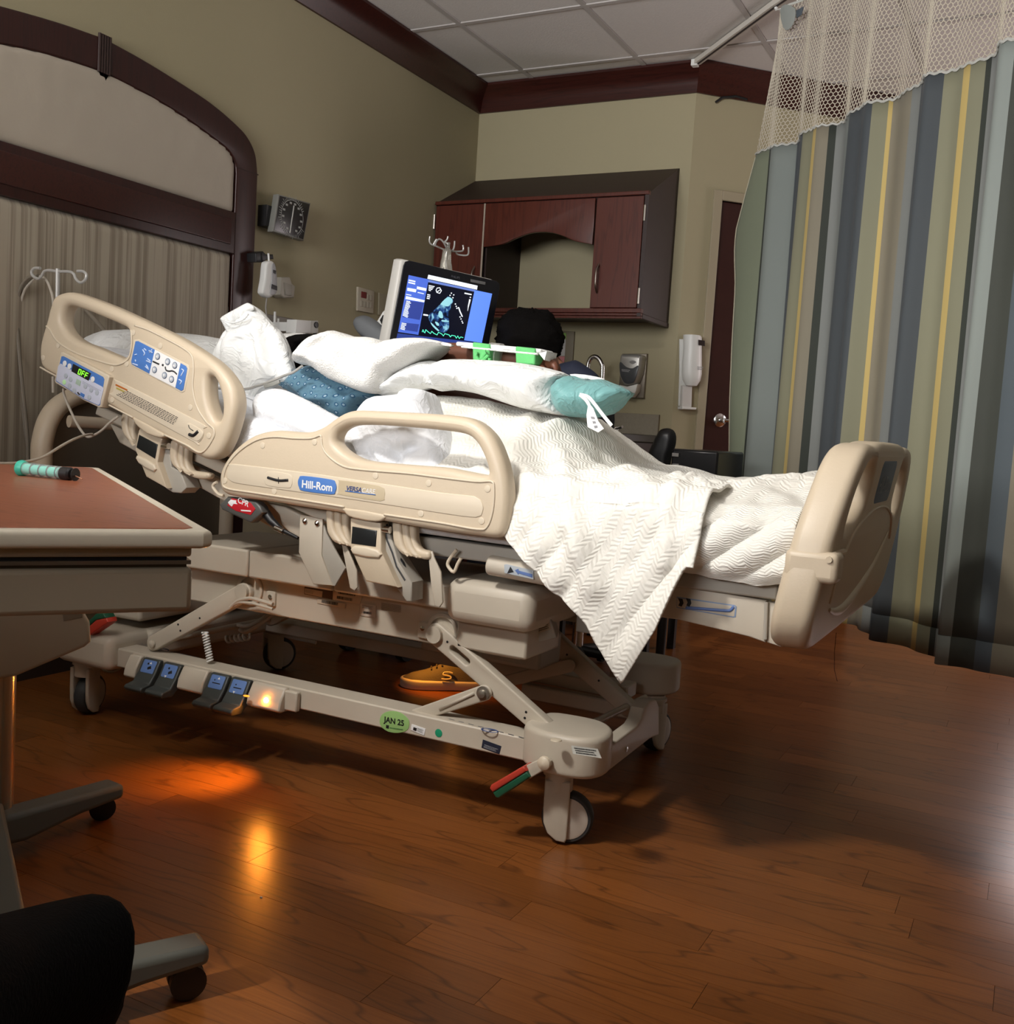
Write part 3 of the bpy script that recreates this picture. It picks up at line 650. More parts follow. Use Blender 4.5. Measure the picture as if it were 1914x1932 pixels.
pplate('nozzle_tray', pl, [(1168, 726), (1182, 729), (1202, 724), (1199, 738), (1190, 749), (1165, 741)], 0.06, 0.004, WHITEP, t, h=-0.01, k=1)
# sanitizer dispenser on the angled wall
t = thing('sanitizer_dispenser', 'tall white hand sanitizer dispenser on the angled wall beside the door', 'dispenser', ang(0.08, 1.05))
pl = PA.off(0.05)
f2 = lambda px, py: PA.to2(px, py)
cc = f2(1299, 640); c3 = PA.to3(cc[0], cc[1], 0.045)
def sec(px0, px1, py, h=0.045):
    a = PA.to2(px0, py); b = PA.to2(px1, py); return ((a[0]+b[0])/2, (a[1]+b[1])/2, abs(b[0]-a[0])/2)
prof = [sec(1283, 1313, 634), sec(1283, 1315, 637), sec(1283, 1315, 660), sec(1281, 1315, 685), sec(1280, 1315, 705), sec(1282, 1312, 718), sec(1287, 1306, 728), sec(1290, 1302, 729)]
vs = []; nn = 20
for (a, b_, r) in prof:
    for i in range(nn):
        an = 2*math.pi*i/nn; vs.append(PA.to3(a+r*math.cos(an), b_, 0.045+min(r, 0.042)*math.sin(an)))
m_ = MB().add(vs, [(i*nn+k, i*nn+(k+1) % nn, (i+1)*nn+(k+1) % nn, (i+1)*nn+k) for i in range(len(prof)-1) for k in range(nn)]+[tuple(range(nn)), tuple((len(prof)-1)*nn+k for k in range(nn-1, -1, -1))])
m_.build('bottle', WHITEP, t)
mb = MB(); l = [PA.pts([(1284, 690), (1312, 692), (1299, 772), (1279, 770)])][0]
pplate('back_bracket', PA, [(1281, 640), (1313, 640), (1311, 700), (1302, 730), (1300, 765), (1279, 766), (1281, 700)], 0.012, 0.003, WHITEP, t, h=0.014, k=1)
pplate('sensor_stem', PA, [(1282, 727), (1300, 729), (1299, 768), (1280, 770)], 0.025, 0.005, mat('white_plastic2', (0.62, 0.60, 0.57), 0.45), t, h=0.038, k=1)
pplate('drip_lip', PA, [(1278, 767), (1305, 769), (1304, 773), (1278, 772)], 0.05, 0.003, WHITEP, t, h=0.055, k=1)
o = pplate('dark_label', PA, [(1302, 643), (1314, 645), (1314, 655), (1302, 653)], 0.001, 0.0002, mat('label_dark', (0.03, 0.02, 0.02), 0.3), t, h=0.089, k=1)
textlines('small_print', PA, [(1300, 692), (1311, 693), (1311, 700), (1300, 699)], 2, mat('print_grey', (0.35, 0.35, 0.35), 0.5), t, h=0.090)
# little notice frame
t = thing('wall_notice', 'small notice with green and pink blocks on the back wall behind the seated person', 'notice', (-2.17, YB, 1.3))
pplate('notice_frame', BW, [(1056, 624), (1086, 626), (1082, 690), (1052, 690)], 0.012, 0.002, mat('notice_frame', (0.16, 0.13, 0.08), 0.5), t, h=0.012, k=1)
pplate('green_block', BW, [(1058, 628), (1071, 629), (1070, 640), (1057, 640)], 0.003, 0.0005, mat('notice_green', (0.16, 0.30, 0.05), 0.6), t, h=0.014, k=1)
pplate('white_block', BW, [(1057, 641), (1070, 641), (1068, 672), (1055, 672)], 0.003, 0.0005, mat('notice_white', (0.42, 0.40, 0.38), 0.6), t, h=0.014, k=1)
pplate('pink_block', BW, [(1055, 673), (1068, 673), (1067, 684), (1054, 684)], 0.003, 0.0005, mat('notice_pink', (0.50, 0.17, 0.18), 0.6), t, h=0.014, k=1)
# black chair near the door
t = thing('black_armchair', 'black armchair beyond the foot of the bed in front of the sink counter', 'chair', (-1.5, 3.98, 0))
pl = plY(3.88)
pinflate('backrest', pl, [(1215, 890), (1222, 860), (1236, 828), (1246, 812), (1258, 808), (1270, 811), (1276, 822), (1275, 840), (1268, 862), (1262, 900), (1250, 940), (1215, 940)], 0.03, 0.03, mat('black_leather', (0.008, 0.008, 0.009), 0.42), t, step=0.012, round_r=0.03, wr=0.001)
MB().box((-1.72, 3.78, 0.40), (-1.30, 4.18, 0.50)).build('seat', _M['black_leather'], t, bevel=0.02)
for x in (-1.71, -1.34):
    for y in (3.80, 4.14): MB().box((x, y, 0), (x+0.03, y+0.03, 0.42)).build('leg', DARKP, t)
MB().tube([(-1.71, 3.82, 0.45), (-1.71, 3.82, 0.72), (-1.55, 3.84, 0.76), (-1.36, 3.88, 0.78)], 0.012, 8).build('armrest', mat('dark_steel', (0.1, 0.1, 0.11), 0.3, 0.8), t)
t = thing('black_case', 'black rectangular equipment case with chrome latches beside the black armchair', 'case', (-1.02, 3.55, 0))
a, b_ = ony(1268, 846, 3.5), ony(1352, 903, 3.5)
MB().box((a.x, 3.5, 0.62), (b_.x, 3.85, a.z)).build('case_body', mat('black_gloss', (0.006, 0.006, 0.007), 0.25), t, bevel=0.008)
MB().cyl((-1.22, 3.70, 0.02), (-1.22, 3.70, 0.61), 0.018, 14).build('stand_post', DARKP, t)
MB().lathe((-1.22, 3.70, 0.0), [(0.06, 0), (0.06, 0.012), (0.03, 0.03)], 24).build('stand_foot', DARKP, t)
MB().box((-1.24, 3.66, 0.602), (b_.x-0.02, 3.74, 0.62)).build('stand_bracket', DARKP, t)
for p in ((1275, 858), (1275, 878)):
    c = ony(*p, 3.49); MB().box((c.x-0.012, 3.488, c.z-0.006), (c.x+0.012, 3.50, c.z+0.006)).build('latch', CHROME, t)
# =================== hospital bed ===================
bed = thing('hospital_bed', 'adjustable hospital bed with cream side rails, raised head section and steel lifting frame', 'bed', (-1.45, 2.37, 0))
def zc(ox, oy, s): return lambda pts: [(ox+x/s, oy+y/s) for x, y in pts]
R1 = zc(0, 450, 3.418); R2 = zc(380, 740, 3.087); R4 = zc(100, 1000, 3.19); R5 = zc(680, 1100, 2.99); R7 = zc(100, 640, 5.037)
A1 = zc(360, 930, 5.629); A2 = zc(640, 940, 5.037); A3 = zc(220, 780, 8.7); A4 = zc(0, 480, 4.6); Z2 = zc(960, 1120, 5.629); Z3 = zc(140, 1100, 5.629); Z4 = zc(680, 1160, 6.836)
F6 = zc(900, 800, 2.2786); G6 = zc(1440, 820, 3.865)
RP = plY(1.86)
# ---- head rail ----
hr = pplate('head_side_rail', RP, [(102, 557), (126, 550), (152, 556), (205, 576), (249, 596), (293, 617), (336, 639), (376, 664), (406, 686), (428, 712), (440, 737), (443, 766), (436, 801), (424, 836), (409, 860), (390, 867), (366, 858), (331, 839), (307, 824), (257, 800), (205, 766), (155, 738), (108, 713), (82, 698), (73, 682), (73, 649), (84, 608), (93, 574)],
    0.052, 0.017, PLASTIC, bed, seg=4, holes=[[(127, 576), (152, 582), (187, 596), (222, 611), (238, 621), (243, 640), (240, 664), (228, 675), (205, 667), (175, 654), (146, 643), (126, 628), (115, 608), (117, 587)], [(390, 713), (398, 710), (407, 722), (414, 745), (417, 769), (414, 789), (408, 795), (400, 784), (393, 764), (389, 740)]])
def groove(pts, r=0.0026, closed=False, pl=RP, par=None, h=0.0004, k=5, name='moulding_line', m=PLASTIC2):
    P = cat(pl.pts(pts), k, closed) if k > 1 else pl.pts(pts)
    return MB().tube([pl.to3(a, b, h) for a, b in P], r, 6, closed=closed).build(name, m, par, smooth=180)
groove(R1([(300, 565), (325, 590), (360, 650), (420, 700), (520, 750), (640, 790), (740, 815), (800, 800), (835, 765), (850, 690), (850, 620), (845, 590)]), par=hr)
groove(R1([(870, 560), (960, 590), (1080, 650), (1180, 705), (1240, 760), (1250, 850), (1245, 960), (1270, 1080), (1330, 1180), (1380, 1230), (1375, 1290), (1300, 1380), (1200, 1330), (1060, 1265)]), par=hr)
groove(R1([(260, 830), (330, 870), (390, 900)]), par=hr)
groove(R1([(705, 1075), (860, 1155)]), par=hr)
pplate('warning_strip', RP, R7([(600, 410), (640, 405), (1400, 790), (1435, 850), (1430, 930), (1380, 985), (1330, 970), (590, 560), (575, 500)]), 0.004, 0.0016, PLASTIC2, hr, h=0.002, k=3)
pplate('warning_header', RP, R7([(605, 425), (715, 478), (712, 492), (600, 440)]), 0.0006, 0.0001, mat('warning_orange', (0.45, 0.12, 0.01), 0.5), hr, h=0.0028, k=1)
pplate('warning_triangle', RP, R7([(612, 455), (690, 495), (680, 505), (608, 472)]), 0.0006, 0.0001, mat('warning_yellow', (0.45, 0.36, 0.08), 0.5), hr, h=0.0028, k=1)
textlines('warning_text', RP, R7([(715, 490), (1205, 745), (1175, 830), (600, 530)]), 6, INK, hr, h=0.0026, fill=0.95, words=(1.5, 4), vert=0.42)
pplate('angle_dial', RP, R7([(1270, 820), (1300, 795), (1400, 850), (1432, 890), (1425, 930), (1380, 970), (1300, 930), (1268, 870)]), 0.004, 0.0015, PLASTIC2, hr, h=0.0035, k=3)
groove(R7([(1305, 905), (1345, 915), (1390, 875)]), 0.0042, par=hr, h=0.0035, name='angle_arc', m=INK)
groove(R7([(1300, 815), (1310, 845), (1345, 870)]), 0.0010, par=hr, h=0.0040, name='angle_pointer', m=INK)
for p in R1([(860, 607), (1035, 692), (818, 808), (722, 842), (1228, 1090), (1348, 1272), (725, 1040), (278, 770), (375, 690)]):
    c = RP.to2(*p); plate('screw_plug', RP, circ(c, 0.0075, 14), 0.003, 0.0008, PLASTIC2, hr, h=0.0012)
# blue panel
bp = pplate('motion_panel', RP, R7([(790, 20), (815, 18), (1270, 255), (1282, 280), (1245, 480), (1225, 492), (755, 240), (748, 215)]), 0.004, 0.001, BLUE, hr, h=0.0025, k=1)
pplate('panel_rim', RP, R7([(775, 5), (815, 0), (1290, 245), (1300, 285), (1255, 495), (1225, 510), (745, 250), (733, 215)]), 0.003, 0.001, PLASTIC2, hr, h=0.0012, k=1)
pplate('white_field', RP, R7([(978, 100), (1222, 228), (1172, 462), (924, 335)]), 0.0006, 0.0001, WHITEL, hr, h=0.0032, k=1)
BTN = mat('button_grey', (0.45, 0.49, 0.55), 0.35); BTR = mat('button_ring', (0.06, 0.09, 0.16), 0.4)
def button(x, y, r, up, zf=R7, par=hr):
    c = RP.to2(*zf([(x, y)])[0]); plate('button', RP, circ(c, r, 16), 0.002, 0.0006, BTR, par, h=0.0042)
    plate('button_face', RP, circ(c, r*0.82, 16), 0.002, 0.0008, BTN, par, h=0.0052)
    if up:
        t = r*0.5*up; tilt = -0.28; rot = lambda a, b: (c[0]+a*math.cos(tilt)-b*math.sin(tilt), c[1]+a*math.sin(tilt)+b*math.cos(tilt))
        plate('arrow', RP, [rot(-r*0.45, -t*0.7), rot(r*0.45, -t*0.7), rot(0, t)] if up > 0 else [rot(-r*0.45, -t*0.7), rot(0, t), rot(r*0.45, -t*0.7)], 0.0006, 0.0001, WHITEL, par, h=0.0058)
for x, y, u in ((1005, 165, 1), (1100, 215, 1), (1168, 250, 1), (975, 292, -1), (1070, 345, -1), (1137, 382, -1)): button(x, y, 0.0085, u)
for pts, w in (([(1050, 245), (1062, 250)], 0.0028), ([(1078, 262), (1085, 295), (1115, 305), (1140, 302), (1165, 312), (1188, 335)], 0.0020), ([(960, 212), (1020, 240)], 0.0022)):
    groove(R7(pts), w, par=hr, h=0.0030, name='position_icon', m=INK, k=3)
for pts in ([(785, 150), (805, 145)], [(790, 195), (795, 215)], [(860, 100), (880, 135), (870, 155)], [(875, 90), (895, 110)], [(920, 110), (955, 130)], [(925, 130), (950, 100)], [(895, 205), (940, 225)], [(905, 185), (935, 210)], [(885, 260), (920, 290)], [(895, 245), (915, 280)], [(765, 232), (815, 250)], [(1230, 285), (1250, 300), (1235, 330), (1225, 350)], [(1205, 385), (1230, 400), (1215, 430)]):
    groove(R7(pts), 0.0016, par=hr, h=0.0026, name='panel_icon', m=mat('icon_pale', (0.55, 0.65, 0.85), 0.5), k=3)
# control box
cb = pplate('control_box', RP, R7([(115, 128), (135, 125), (565, 345), (575, 365), (500, 650), (480, 655), (330, 585), (180, 490), (60, 420), (52, 395)]), 0.03, 0.004, PLASTIC2, bed, h=0.014, k=1)
pplate('box_label', RP, R7([(125, 168), (145, 166), (520, 362), (532, 385), (492, 625), (478, 635), (330, 570), (185, 475), (78, 408), (70, 395)]), 0.001, 0.0003, BLUE, cb, h=0.0147, k=1)
pplate('box_face', RP, R7([(118, 235), (200, 285), (512, 455), (528, 472), (490, 618), (475, 628), (330, 563), (185, 468), (82, 402), (76, 392), (95, 260)]), 0.001, 0.0003, mat('panel_lilac', (0.58, 0.60, 0.72), 0.45), cb, h=0.0152, k=1)
pplate('display', RP, R7([(238, 238), (408, 328), (385, 400), (222, 310)]), 0.001, 0.0003, INK, cb, h=0.0156, k=1)
LED = mat('led_green', (0.02, 0.1, 0.0), 0.5, emit=(0.25, 1.0, 0.04), estr=1.6)
def seg7(ch, ox):  # seven-segment letters in a sheared display frame
    a, b, c_, d = [Vector(RP.to2(*p)) for p in R7([(298, 288), (386, 333), (368, 375), (284, 330)])]
    sg = {'O': 'abcdef', 'F': 'aefg'}[ch]; S7 = {'a': ((0, 0), (1, 0)), 'b': ((1, 0), (1, .5)), 'c': ((1, .5), (1, 1)), 'd': ((0, 1), (1, 1)), 'e': ((0, .5), (0, 1)), 'f': ((0, 0), (0, .5)), 'g': ((0, .5), (1, .5))}
    for s in sg:
        (u0, v0), (u1, v1) = S7[s]; P = lambda u, v: (a*(1-(ox+u*0.22))+b*(ox+u*0.22))*(1-v)+(d*(1-(ox+u*0.22))+c_*(ox+u*0.22))*v
        p, q = P(u0, v0), P(u1, v1); MBX.bar(RP.to3(p.x, p.y, 0.0162), RP.to3(q.x, q.y, 0.0162), 0.0022, 0.0006, (0, -1, 0))
MBX = MB(); seg7('O', 0.02); seg7('F', 0.40); seg7('F', 0.76); MBX.build('display_letters', LED, cb, smooth=0)
def sbtn(x, y, r, m=None):
    c = RP.to2(*R7([(x, y)])[0]); plate('key', RP, circ(c, r, 14), 0.0016, 0.0005, m or BTN, cb, h=0.0165)
for x, y in ((160, 235), (205, 262), (425, 385)): sbtn(x, y, 0.0075, WHITEL)
for x, y in ((170, 352), (215, 385), (205, 448), (250, 492), (355, 450), (410, 485), (465, 512), (392, 555)): sbtn(x, y, 0.0068)
sbtn(155, 412, 0.0065, mat('key_green', (0.45, 0.62, 0.38), 0.4, emit=(0.3, 0.9, 0.2), estr=0.15))
pplate('key', RP, R7([(275, 378), (315, 402), (302, 450), (262, 425)]), 0.0012, 0.0003, mat('key_pale_green', (0.40, 0.52, 0.42), 0.4), cb, h=0.0162, k=1)
pplate('key', RP, R7([(312, 508), (350, 530), (340, 560), (302, 535)]), 0.0012, 0.0003, BLUE, cb, h=0.0160, k=1)
groove(R7([(283, 510), (300, 530)]), 0.002, par=cb, h=0.0158, name='key_icon', m=INK, k=2)
textlines('key_captions', RP, R7([(330, 400), (510, 495), (500, 520), (325, 428)]), 3, mat('caption_grey', (0.2, 0.2, 0.25), 0.5), cb, h=0.0156, vert=0.3)
# ---- foot rail ----
fr_ = pplate('foot_side_rail', RP, R2([(95, 520), (108, 445), (160, 360), (235, 288), (320, 242), (420, 222), (540, 230), (620, 230), (695, 203), (760, 158), (820, 122), (885, 105), (1000, 107), (1200, 117), (1400, 130), (1540, 150), (1620, 190), (1690, 265), (1738, 370), (1768, 480), (1782, 600), (1776, 720), (1758, 815), (1715, 850), (1600, 838), (1400, 812), (1060, 754), (830, 708), (600, 672), (400, 640), (200, 612), (120, 585)]),
    0.052, 0.017, PLASTIC, bed, seg=4, holes=[R2([(772, 270), (800, 222), (870, 192), (1000, 190), (1200, 203), (1400, 222), (1530, 245), (1592, 292), (1635, 370), (1658, 440), (1660, 478), (1625, 482), (1500, 458), (1400, 440), (1200, 424), (1000, 407), (900, 387), (830, 350), (785, 310)])])
groove(R2([(700, 262), (708, 320), (745, 375), (830, 432), (950, 452), (1200, 472), (1400, 497), (1600, 520), (1690, 520), (1706, 560), (1700, 680), (1668, 780), (1610, 798), (1400, 762), (1200, 732), (1065, 712)]), par=fr_)
groove(R2([(835, 668), (600, 630), (300, 585), (150, 560), (128, 520), (150, 430), (220, 345), (320, 280), (420, 260), (540, 268), (640, 268), (690, 252), (700, 262)]), par=fr_)
pplate('rail_recess', RP, R2([(150, 480), (165, 430), (200, 418), (700, 480), (1400, 585), (1590, 605), (1640, 650), (1640, 700), (1600, 730), (1400, 705), (900, 628), (300, 545), (175, 520)]), 0.004, 0.0018, PLASTIC2, fr_, h=0.0018, k=2)
for p in R2([(357, 310), (660, 290), (1015, 487), (1325, 530), (1668, 563), (1280, 707), (1633, 750), (425, 577), (137, 515)]):
    c = RP.to2(*p); plate('screw_plug', RP, circ(c, 0.0075, 14), 0.003, 0.0008, PLASTIC2, fr_, h=0.0012)
pplate('angle_dial', RP, R2([(372, 500), (390, 462), (510, 475), (533, 505), (528, 550), (500, 558), (395, 545), (372, 520)]), 0.003, 0.001, PLASTIC2, fr_, h=0.0030, k=3)
groove(R2([(392, 497), (455, 514), (512, 512)]), 0.0032, par=fr_, h=0.0030, name='angle_arc', m=INK)
groove(R2([(455, 495), (456, 532)]), 0.0007, par=fr_, h=0.0040, name='angle_pointer', m=INK, k=1)
pplate('maker_badge', RP, R2([(568, 525), (575, 500), (600, 487), (760, 508), (785, 525), (792, 555), (785, 580), (762, 595), (600, 575), (575, 555)]), 0.002, 0.0006, BLUE, fr_, h=0.0038, k=3)
text('badge_lettering', 'Hill-Rom', RP, *R2([(592, 554), (768, 577)]), WHITEL, fr_, h=0.0042, bold=0.025)
pplate('model_plate', RP, R2([(805, 520), (820, 512), (1040, 545), (1072, 575), (1070, 610), (1045, 635), (815, 598), (802, 585)]), 0.0012, 0.0004, mat('model_plate_tan', (0.52, 0.43, 0.29), 0.4), fr_, h=0.0026, k=2)
text('model_lettering', 'VERSA', RP, *R2([(850, 572), (938, 583)]), mat('navy_ink', (0.03, 0.05, 0.16), 0.5), fr_, h=0.0030, bold=0.03, shear=0.2)
text('model_lettering', 'CARE', RP, *R2([(940, 583), (1018, 592)]), WHITEL, fr_, h=0.0030, bold=0.0, shear=0.2)
groove(R2([(843, 575), (1020, 598)]), 0.0011, par=fr_, h=0.0028, name='model_underline', m=BLUE, k=1)
# ---- rail arms and releases ----
def rail_hinge(ox, oy, zf, px, zoff, yy=1.885):
    return pplate('hinge_lobe', plY(yy), zf(px), 0.03, 0.006, PLASTIC, bed, k=3)
def lobes(zf, segs, y0):
    for i, px in enumerate(segs): pplate('hinge_lobe', plY(y0+0.006*i), zf(px), 0.025, 0.008, PLASTIC, bed, k=3)
lobes(A2, [[(500, 200), (575, 200), (590, 350), (620, 470), (680, 555), (600, 540), (540, 480), (505, 400)], [(585, 200), (650, 210), (660, 350), (700, 470), (770, 570), (690, 560), (620, 480), (590, 380)], [(655, 210), (720, 220), (720, 380), (760, 480), (850, 510), (850, 580), (760, 575), (690, 490), (660, 380)]], 1.89)
lobes(A1, [[(1430, 150), (1500, 160), (1510, 350), (1550, 450), (1620, 550), (1520, 530), (1450, 440), (1430, 340)], [(1512, 160), (1580, 170), (1590, 350), (1620, 450), (1700, 570), (1610, 550), (1540, 450), (1512, 340)], [(1590, 180), (1660, 190), (1660, 400), (1700, 560), (1660, 560), (1600, 400)]], 1.89)
lobes(A3, [[(75, 0), (180, 20), (170, 180), (200, 330), (250, 440), (300, 530), (180, 450), (90, 330), (55, 180)], [(185, 40), (290, 80), (270, 300), (300, 520), (230, 430), (180, 300)]], 1.89)
lobes(A3, [[(880, 440), (1000, 480), (975, 700), (1010, 850), (1090, 960), (980, 920), (890, 830), (850, 680)], [(1000, 490), (1085, 520), (1075, 750), (1110, 900), (1250, 1000), (1150, 1010), (1030, 940), (985, 800)], [(1090, 520), (1160, 560), (1150, 780), (1200, 920), (1300, 950), (1500, 980), (1480, 1080), (1250, 1060), (1120, 960), (1090, 800)]], 1.89)
# release handles
for zf, body, side_, win, lip, tab in (
    (A2, [(105, 190), (395, 230), (395, 500), (555, 850), (250, 790), (180, 640), (105, 470)], [(395, 250), (480, 330), (560, 600), (690, 800), (685, 980), (640, 985), (550, 860), (390, 510)], [(128, 268), (362, 308), (350, 462), (118, 430)], [(150, 450), (375, 490), (385, 570), (140, 530)], [(50, 90), (415, 150), (415, 205), (340, 225), (200, 205), (90, 175), (45, 130)]),
    (A3, [(370, 240), (755, 400), (720, 500), (665, 800), (815, 1230), (480, 1040), (300, 600), (340, 350)], [(760, 480), (860, 560), (900, 880), (1050, 960), (1150, 1220), (1060, 1310), (920, 1300), (815, 1235), (665, 830)], [(375, 350), (680, 510), (635, 745), (330, 560)], [(350, 690), (640, 840), (630, 960), (380, 820)], [(280, 60), (760, 330), (750, 390), (690, 400), (500, 340), (340, 220), (270, 120)])):
    hd = pplate('release_handle', plY(1.875), zf(body), 0.035, 0.004, PLASTIC, bed, k=1)
    pplate('handle_side', plY(1.895), zf(side_), 0.05, 0.003, METALG, hd, k=1)
    pplate('release_grip', plY(1.875), zf(win), 0.01, 0.002, mat('grip_black', (0.012, 0.014, 0.015), 0.3), hd, h=0.002, k=1)
    pplate('handle_lip', plY(1.875), zf(lip), 0.012, 0.005, PLASTIC2, hd, h=0.006, k=2)
    pplate('rail_tab', plY(1.858), zf(tab), 0.02, 0.005, PLASTIC, bed, k=2)
for zf, p in ((A2, (430, 295)), (A3, (780, 530))):
    c = ony(*zf([p])[0], 1.885); mb = MB(); mb.cyl(c+Vector((-0.008, 0, 0)), c+Vector((0.016, 0, 0)), 0.008, 14); mb.build('hinge_pin', CHROME, bed)
# black cable bundles under the head rail
for i, pts in enumerate(([(1000, 950), (1040, 1050), (1000, 1150), (960, 1250)], [(1020, 1000), (1080, 1120), (1130, 1240)], [(960, 940), (1020, 1100), (1060, 1260), (980, 1280)])):
    MB().tube([ony(*p, 1.91+0.01*i) for p in A3(pts)], 0.008, 8).build('cable_bundle', DARKP, bed)
for i, pts in enumerate(([(440, 250), (470, 400), (520, 520), (560, 650), (640, 780)], [(470, 300), (500, 480), (600, 620), (660, 770)])):
    MB().tube([ony(*p, 1.90+0.01*i) for p in A2(pts)], 0.006, 8).build('cable_bundle', DARKP, bed)
# bent brackets
br = pplate('bent_bracket', plY(1.90), A1([(1160, 230), (1400, 280), (1385, 660), (1500, 985), (1300, 970), (1145, 630)]), 0.008, 0.002, METALW, bed, k=1)
pplate('bracket_side', plY(1.905), A1([(1400, 300), (1440, 430), (1550, 640), (1640, 800), (1530, 990), (1490, 985), (1385, 665)]), 0.006, 0.001, METALG, br, k=1)
for p in ((1218, 298), (1347, 322)):
    c = ony(*A1([p])[0], 1.90); MB().lathe(c, [(0.007, 0), (0.007, 0.003), (0.004, 0.006), (0.0, 0.007)], 14, (0, -1, 0)).build('screw', CHROME, br)
pplate('bent_bracket', plY(1.91), A1([(1600, 540), (1650, 560), (1760, 820), (1770, 1000), (1740, 1040), (1690, 1010), (1640, 750)]), 0.006, 0.002, METALW, bed, k=1)
pplate('bent_bracket', plY(1.91), A2([(845, 520), (885, 500), (900, 560), (965, 700), (985, 990), (950, 1040), (905, 1020), (870, 800)]), 0.006, 0.002, METALW, bed, k=1)
MB().tube(cat([tuple(ony(*p, 1.93)) for p in A2([(1120, 490), (1050, 580), (1035, 640), (1090, 700), (1130, 620), (1160, 570)])], 4, closed=False), 0.004, 8).build('restraint_hook', PLASTIC2, bed)
MB().tube(cat([tuple(ony(*p, 1.91)) for p in A3([(1650, 1130), (1600, 1160), (1590, 1220), (1680, 1330), (1760, 1350)])], 4, closed=False), 0.004, 8).build('restraint_hook', PLASTIC2, bed)
# CPR release
cp = pplate('cpr_release', plY(1.875), A1([(300, 125), (385, 40), (690, 95), (740, 150), (760, 210), (640, 320), (600, 305), (330, 180)]), 0.03, 0.005, mat('cpr_grey', (0.09, 0.09, 0.085), 0.4), bed, k=1)
pplate('cpr_label', plY(1.875), A1([(440, 55), (640, 105), (690, 170), (640, 235), (480, 190), (390, 130)]), 0.001, 0.0003, mat('cpr_red', (0.50, 0.015, 0.025), 0.4), cp, h=0.001, k=1)
text('cpr_lettering', 'CPR', plY(1.875), *A1([(500, 98), (615, 150)]), WHITEL, cp, h=0.0014, bold=0.02)
pplate('cpr_icon', plY(1.875), A1([(400, 100), (430, 70), (460, 75), (490, 80), (485, 100), (500, 120), (460, 115), (440, 145), (415, 125)]), 0.0006, 0.0001, WHITEL, cp, h=0.0016, k=1)
pplate('cpr_icon', plY(1.875), A1([(535, 178), (640, 185), (645, 200), (540, 192)]), 0.0006, 0.0001, WHITEL, cp, h=0.0016, k=1)
MB().tube([ony(*p, 1.90) for p in A1([(700, 150), (800, 220), (860, 300), (960, 390), (1140, 480)])], [0.015, 0.012, 0.010, 0.006, 0.004], 10).build('cpr_cable', DARKP, bed)
MB().cyl(ony(*A1([(900, 370)])[0], 1.895), ony(*A1([(985, 410)])[0], 1.895), 0.0065, 12).build('cable_ferrule', CHROME, bed)
# deck section steel under the rails
def deckpoly(y0, y1, prof, name, m, par=bed, bev=0.004):
    return MB().prism([(x, y0, z) for x, z in prof], (0, y1-y0, 0)).build(name, m, par, bevel=bev)
deckpoly(1.935, 2.80, [(-1.33, 0.60), (-1.33, 0.645), (-2.27, 0.887), (-2.28, 0.862)], 'head_deck', METALW)
deckpoly(1.945, 2.79, [(-0.42, 0.603), (-0.42, 0.632), (-1.33, 0.640), (-1.33, 0.600)], 'seat_deck', METALG)
pplate('side_channel', plY(1.93), A1([(820, 110), (1000, 150), (1160, 230), (1160, 480), (1080, 460), (960, 330), (940, 230)]), 0.02, 0.004, METALW, bed, k=1)
# backrest arm under the head deck
deckpoly(1.95, 1.97, [(-2.24, 0.84), (-1.62, 0.655), (-1.62, 0.60), (-2.20, 0.79)], 'backrest_side', METALW)
# ---- upper frame ----
uf = deckpoly(2.00, 2.06, [(-2.15, 0.385), (-0.98, 0.385), (-0.98, 0.50), (-2.15, 0.50)], 'upper_frame', METALW)
deckpoly(2.50, 2.56, [(-2.15, 0.385), (-0.98, 0.385), (-0.98, 0.50), (-2.15, 0.50)], 'upper_frame', METALW)
for xx in (-2.1, -1.5, -1.15): MB().box((xx, 2.06, 0.40), (xx+0.05, 2.50, 0.48)).build('cross_member', METALG, bed, bevel=0.004)
def cover(name, x0, x1, z0, z1, y0=1.965, y1=2.30, par=bed, m=METALW, bev=0.006): return MB().box((x0, y0, z0), (x1, y1, z1)).build(name, m, par, bevel=bev, seg=3)
cover('side_cover', -2.02, -1.748, 0.478, 0.548); cover('side_cover', -1.744, -1.48, 0.478, 0.548); cover('side_cover', -1.476, -1.15, 0.478, 0.535)
MB().box((-1.6, 2.0, 0.54), (-1.55, 2.1, 0.565)).build('cover_tab', METALG, bed, bevel=0.004)
ec = cover('corner_cover', -1.155, -0.935, 0.455, 0.555, 1.945, 2.24, bev=0.028)
MB().box((-1.14, 1.985, 0.39), (-0.96, 2.16, 0.46)).build('frame_end_box', METALW, bed, bevel=0.006)
UP = plY(1.999)
lab = pplate('rating_label', UP, A1([(1212, 968), (1508, 1040), (1505, 1132), (1208, 1075)]), 0.0008, 0.0002, mat('label_brown', (0.10, 0.055, 0.035), 0.5), uf, h=0.001, k=1)
pplate('rating_label_field', UP, A1([(1218, 1012), (1405, 1045), (1398, 1108), (1215, 1068)]), 0.0006, 0.0001, mat('label_cream', (0.55, 0.46, 0.35), 0.5), uf, h=0.0018, k=1)
textlines('rating_text', UP, A1([(1225, 1025), (1320, 1040), (1315, 1080), (1222, 1058)]), 4, INK, uf, h=0.0022, vert=0.3)
CREAML = _M['label_cream']
pplate('barcode_label', UP, A1([(1515, 1040), (1830, 1090), (1800, 1180), (1510, 1135)]), 0.0006, 0.0001, CREAML, uf, h=0.001, k=1)
pplate('barcode_label', UP, A1([(1350, 1125), (1650, 1175), (1640, 1230), (1345, 1170)]), 0.0006, 0.0001, CREAML, uf, h=0.001, k=1)
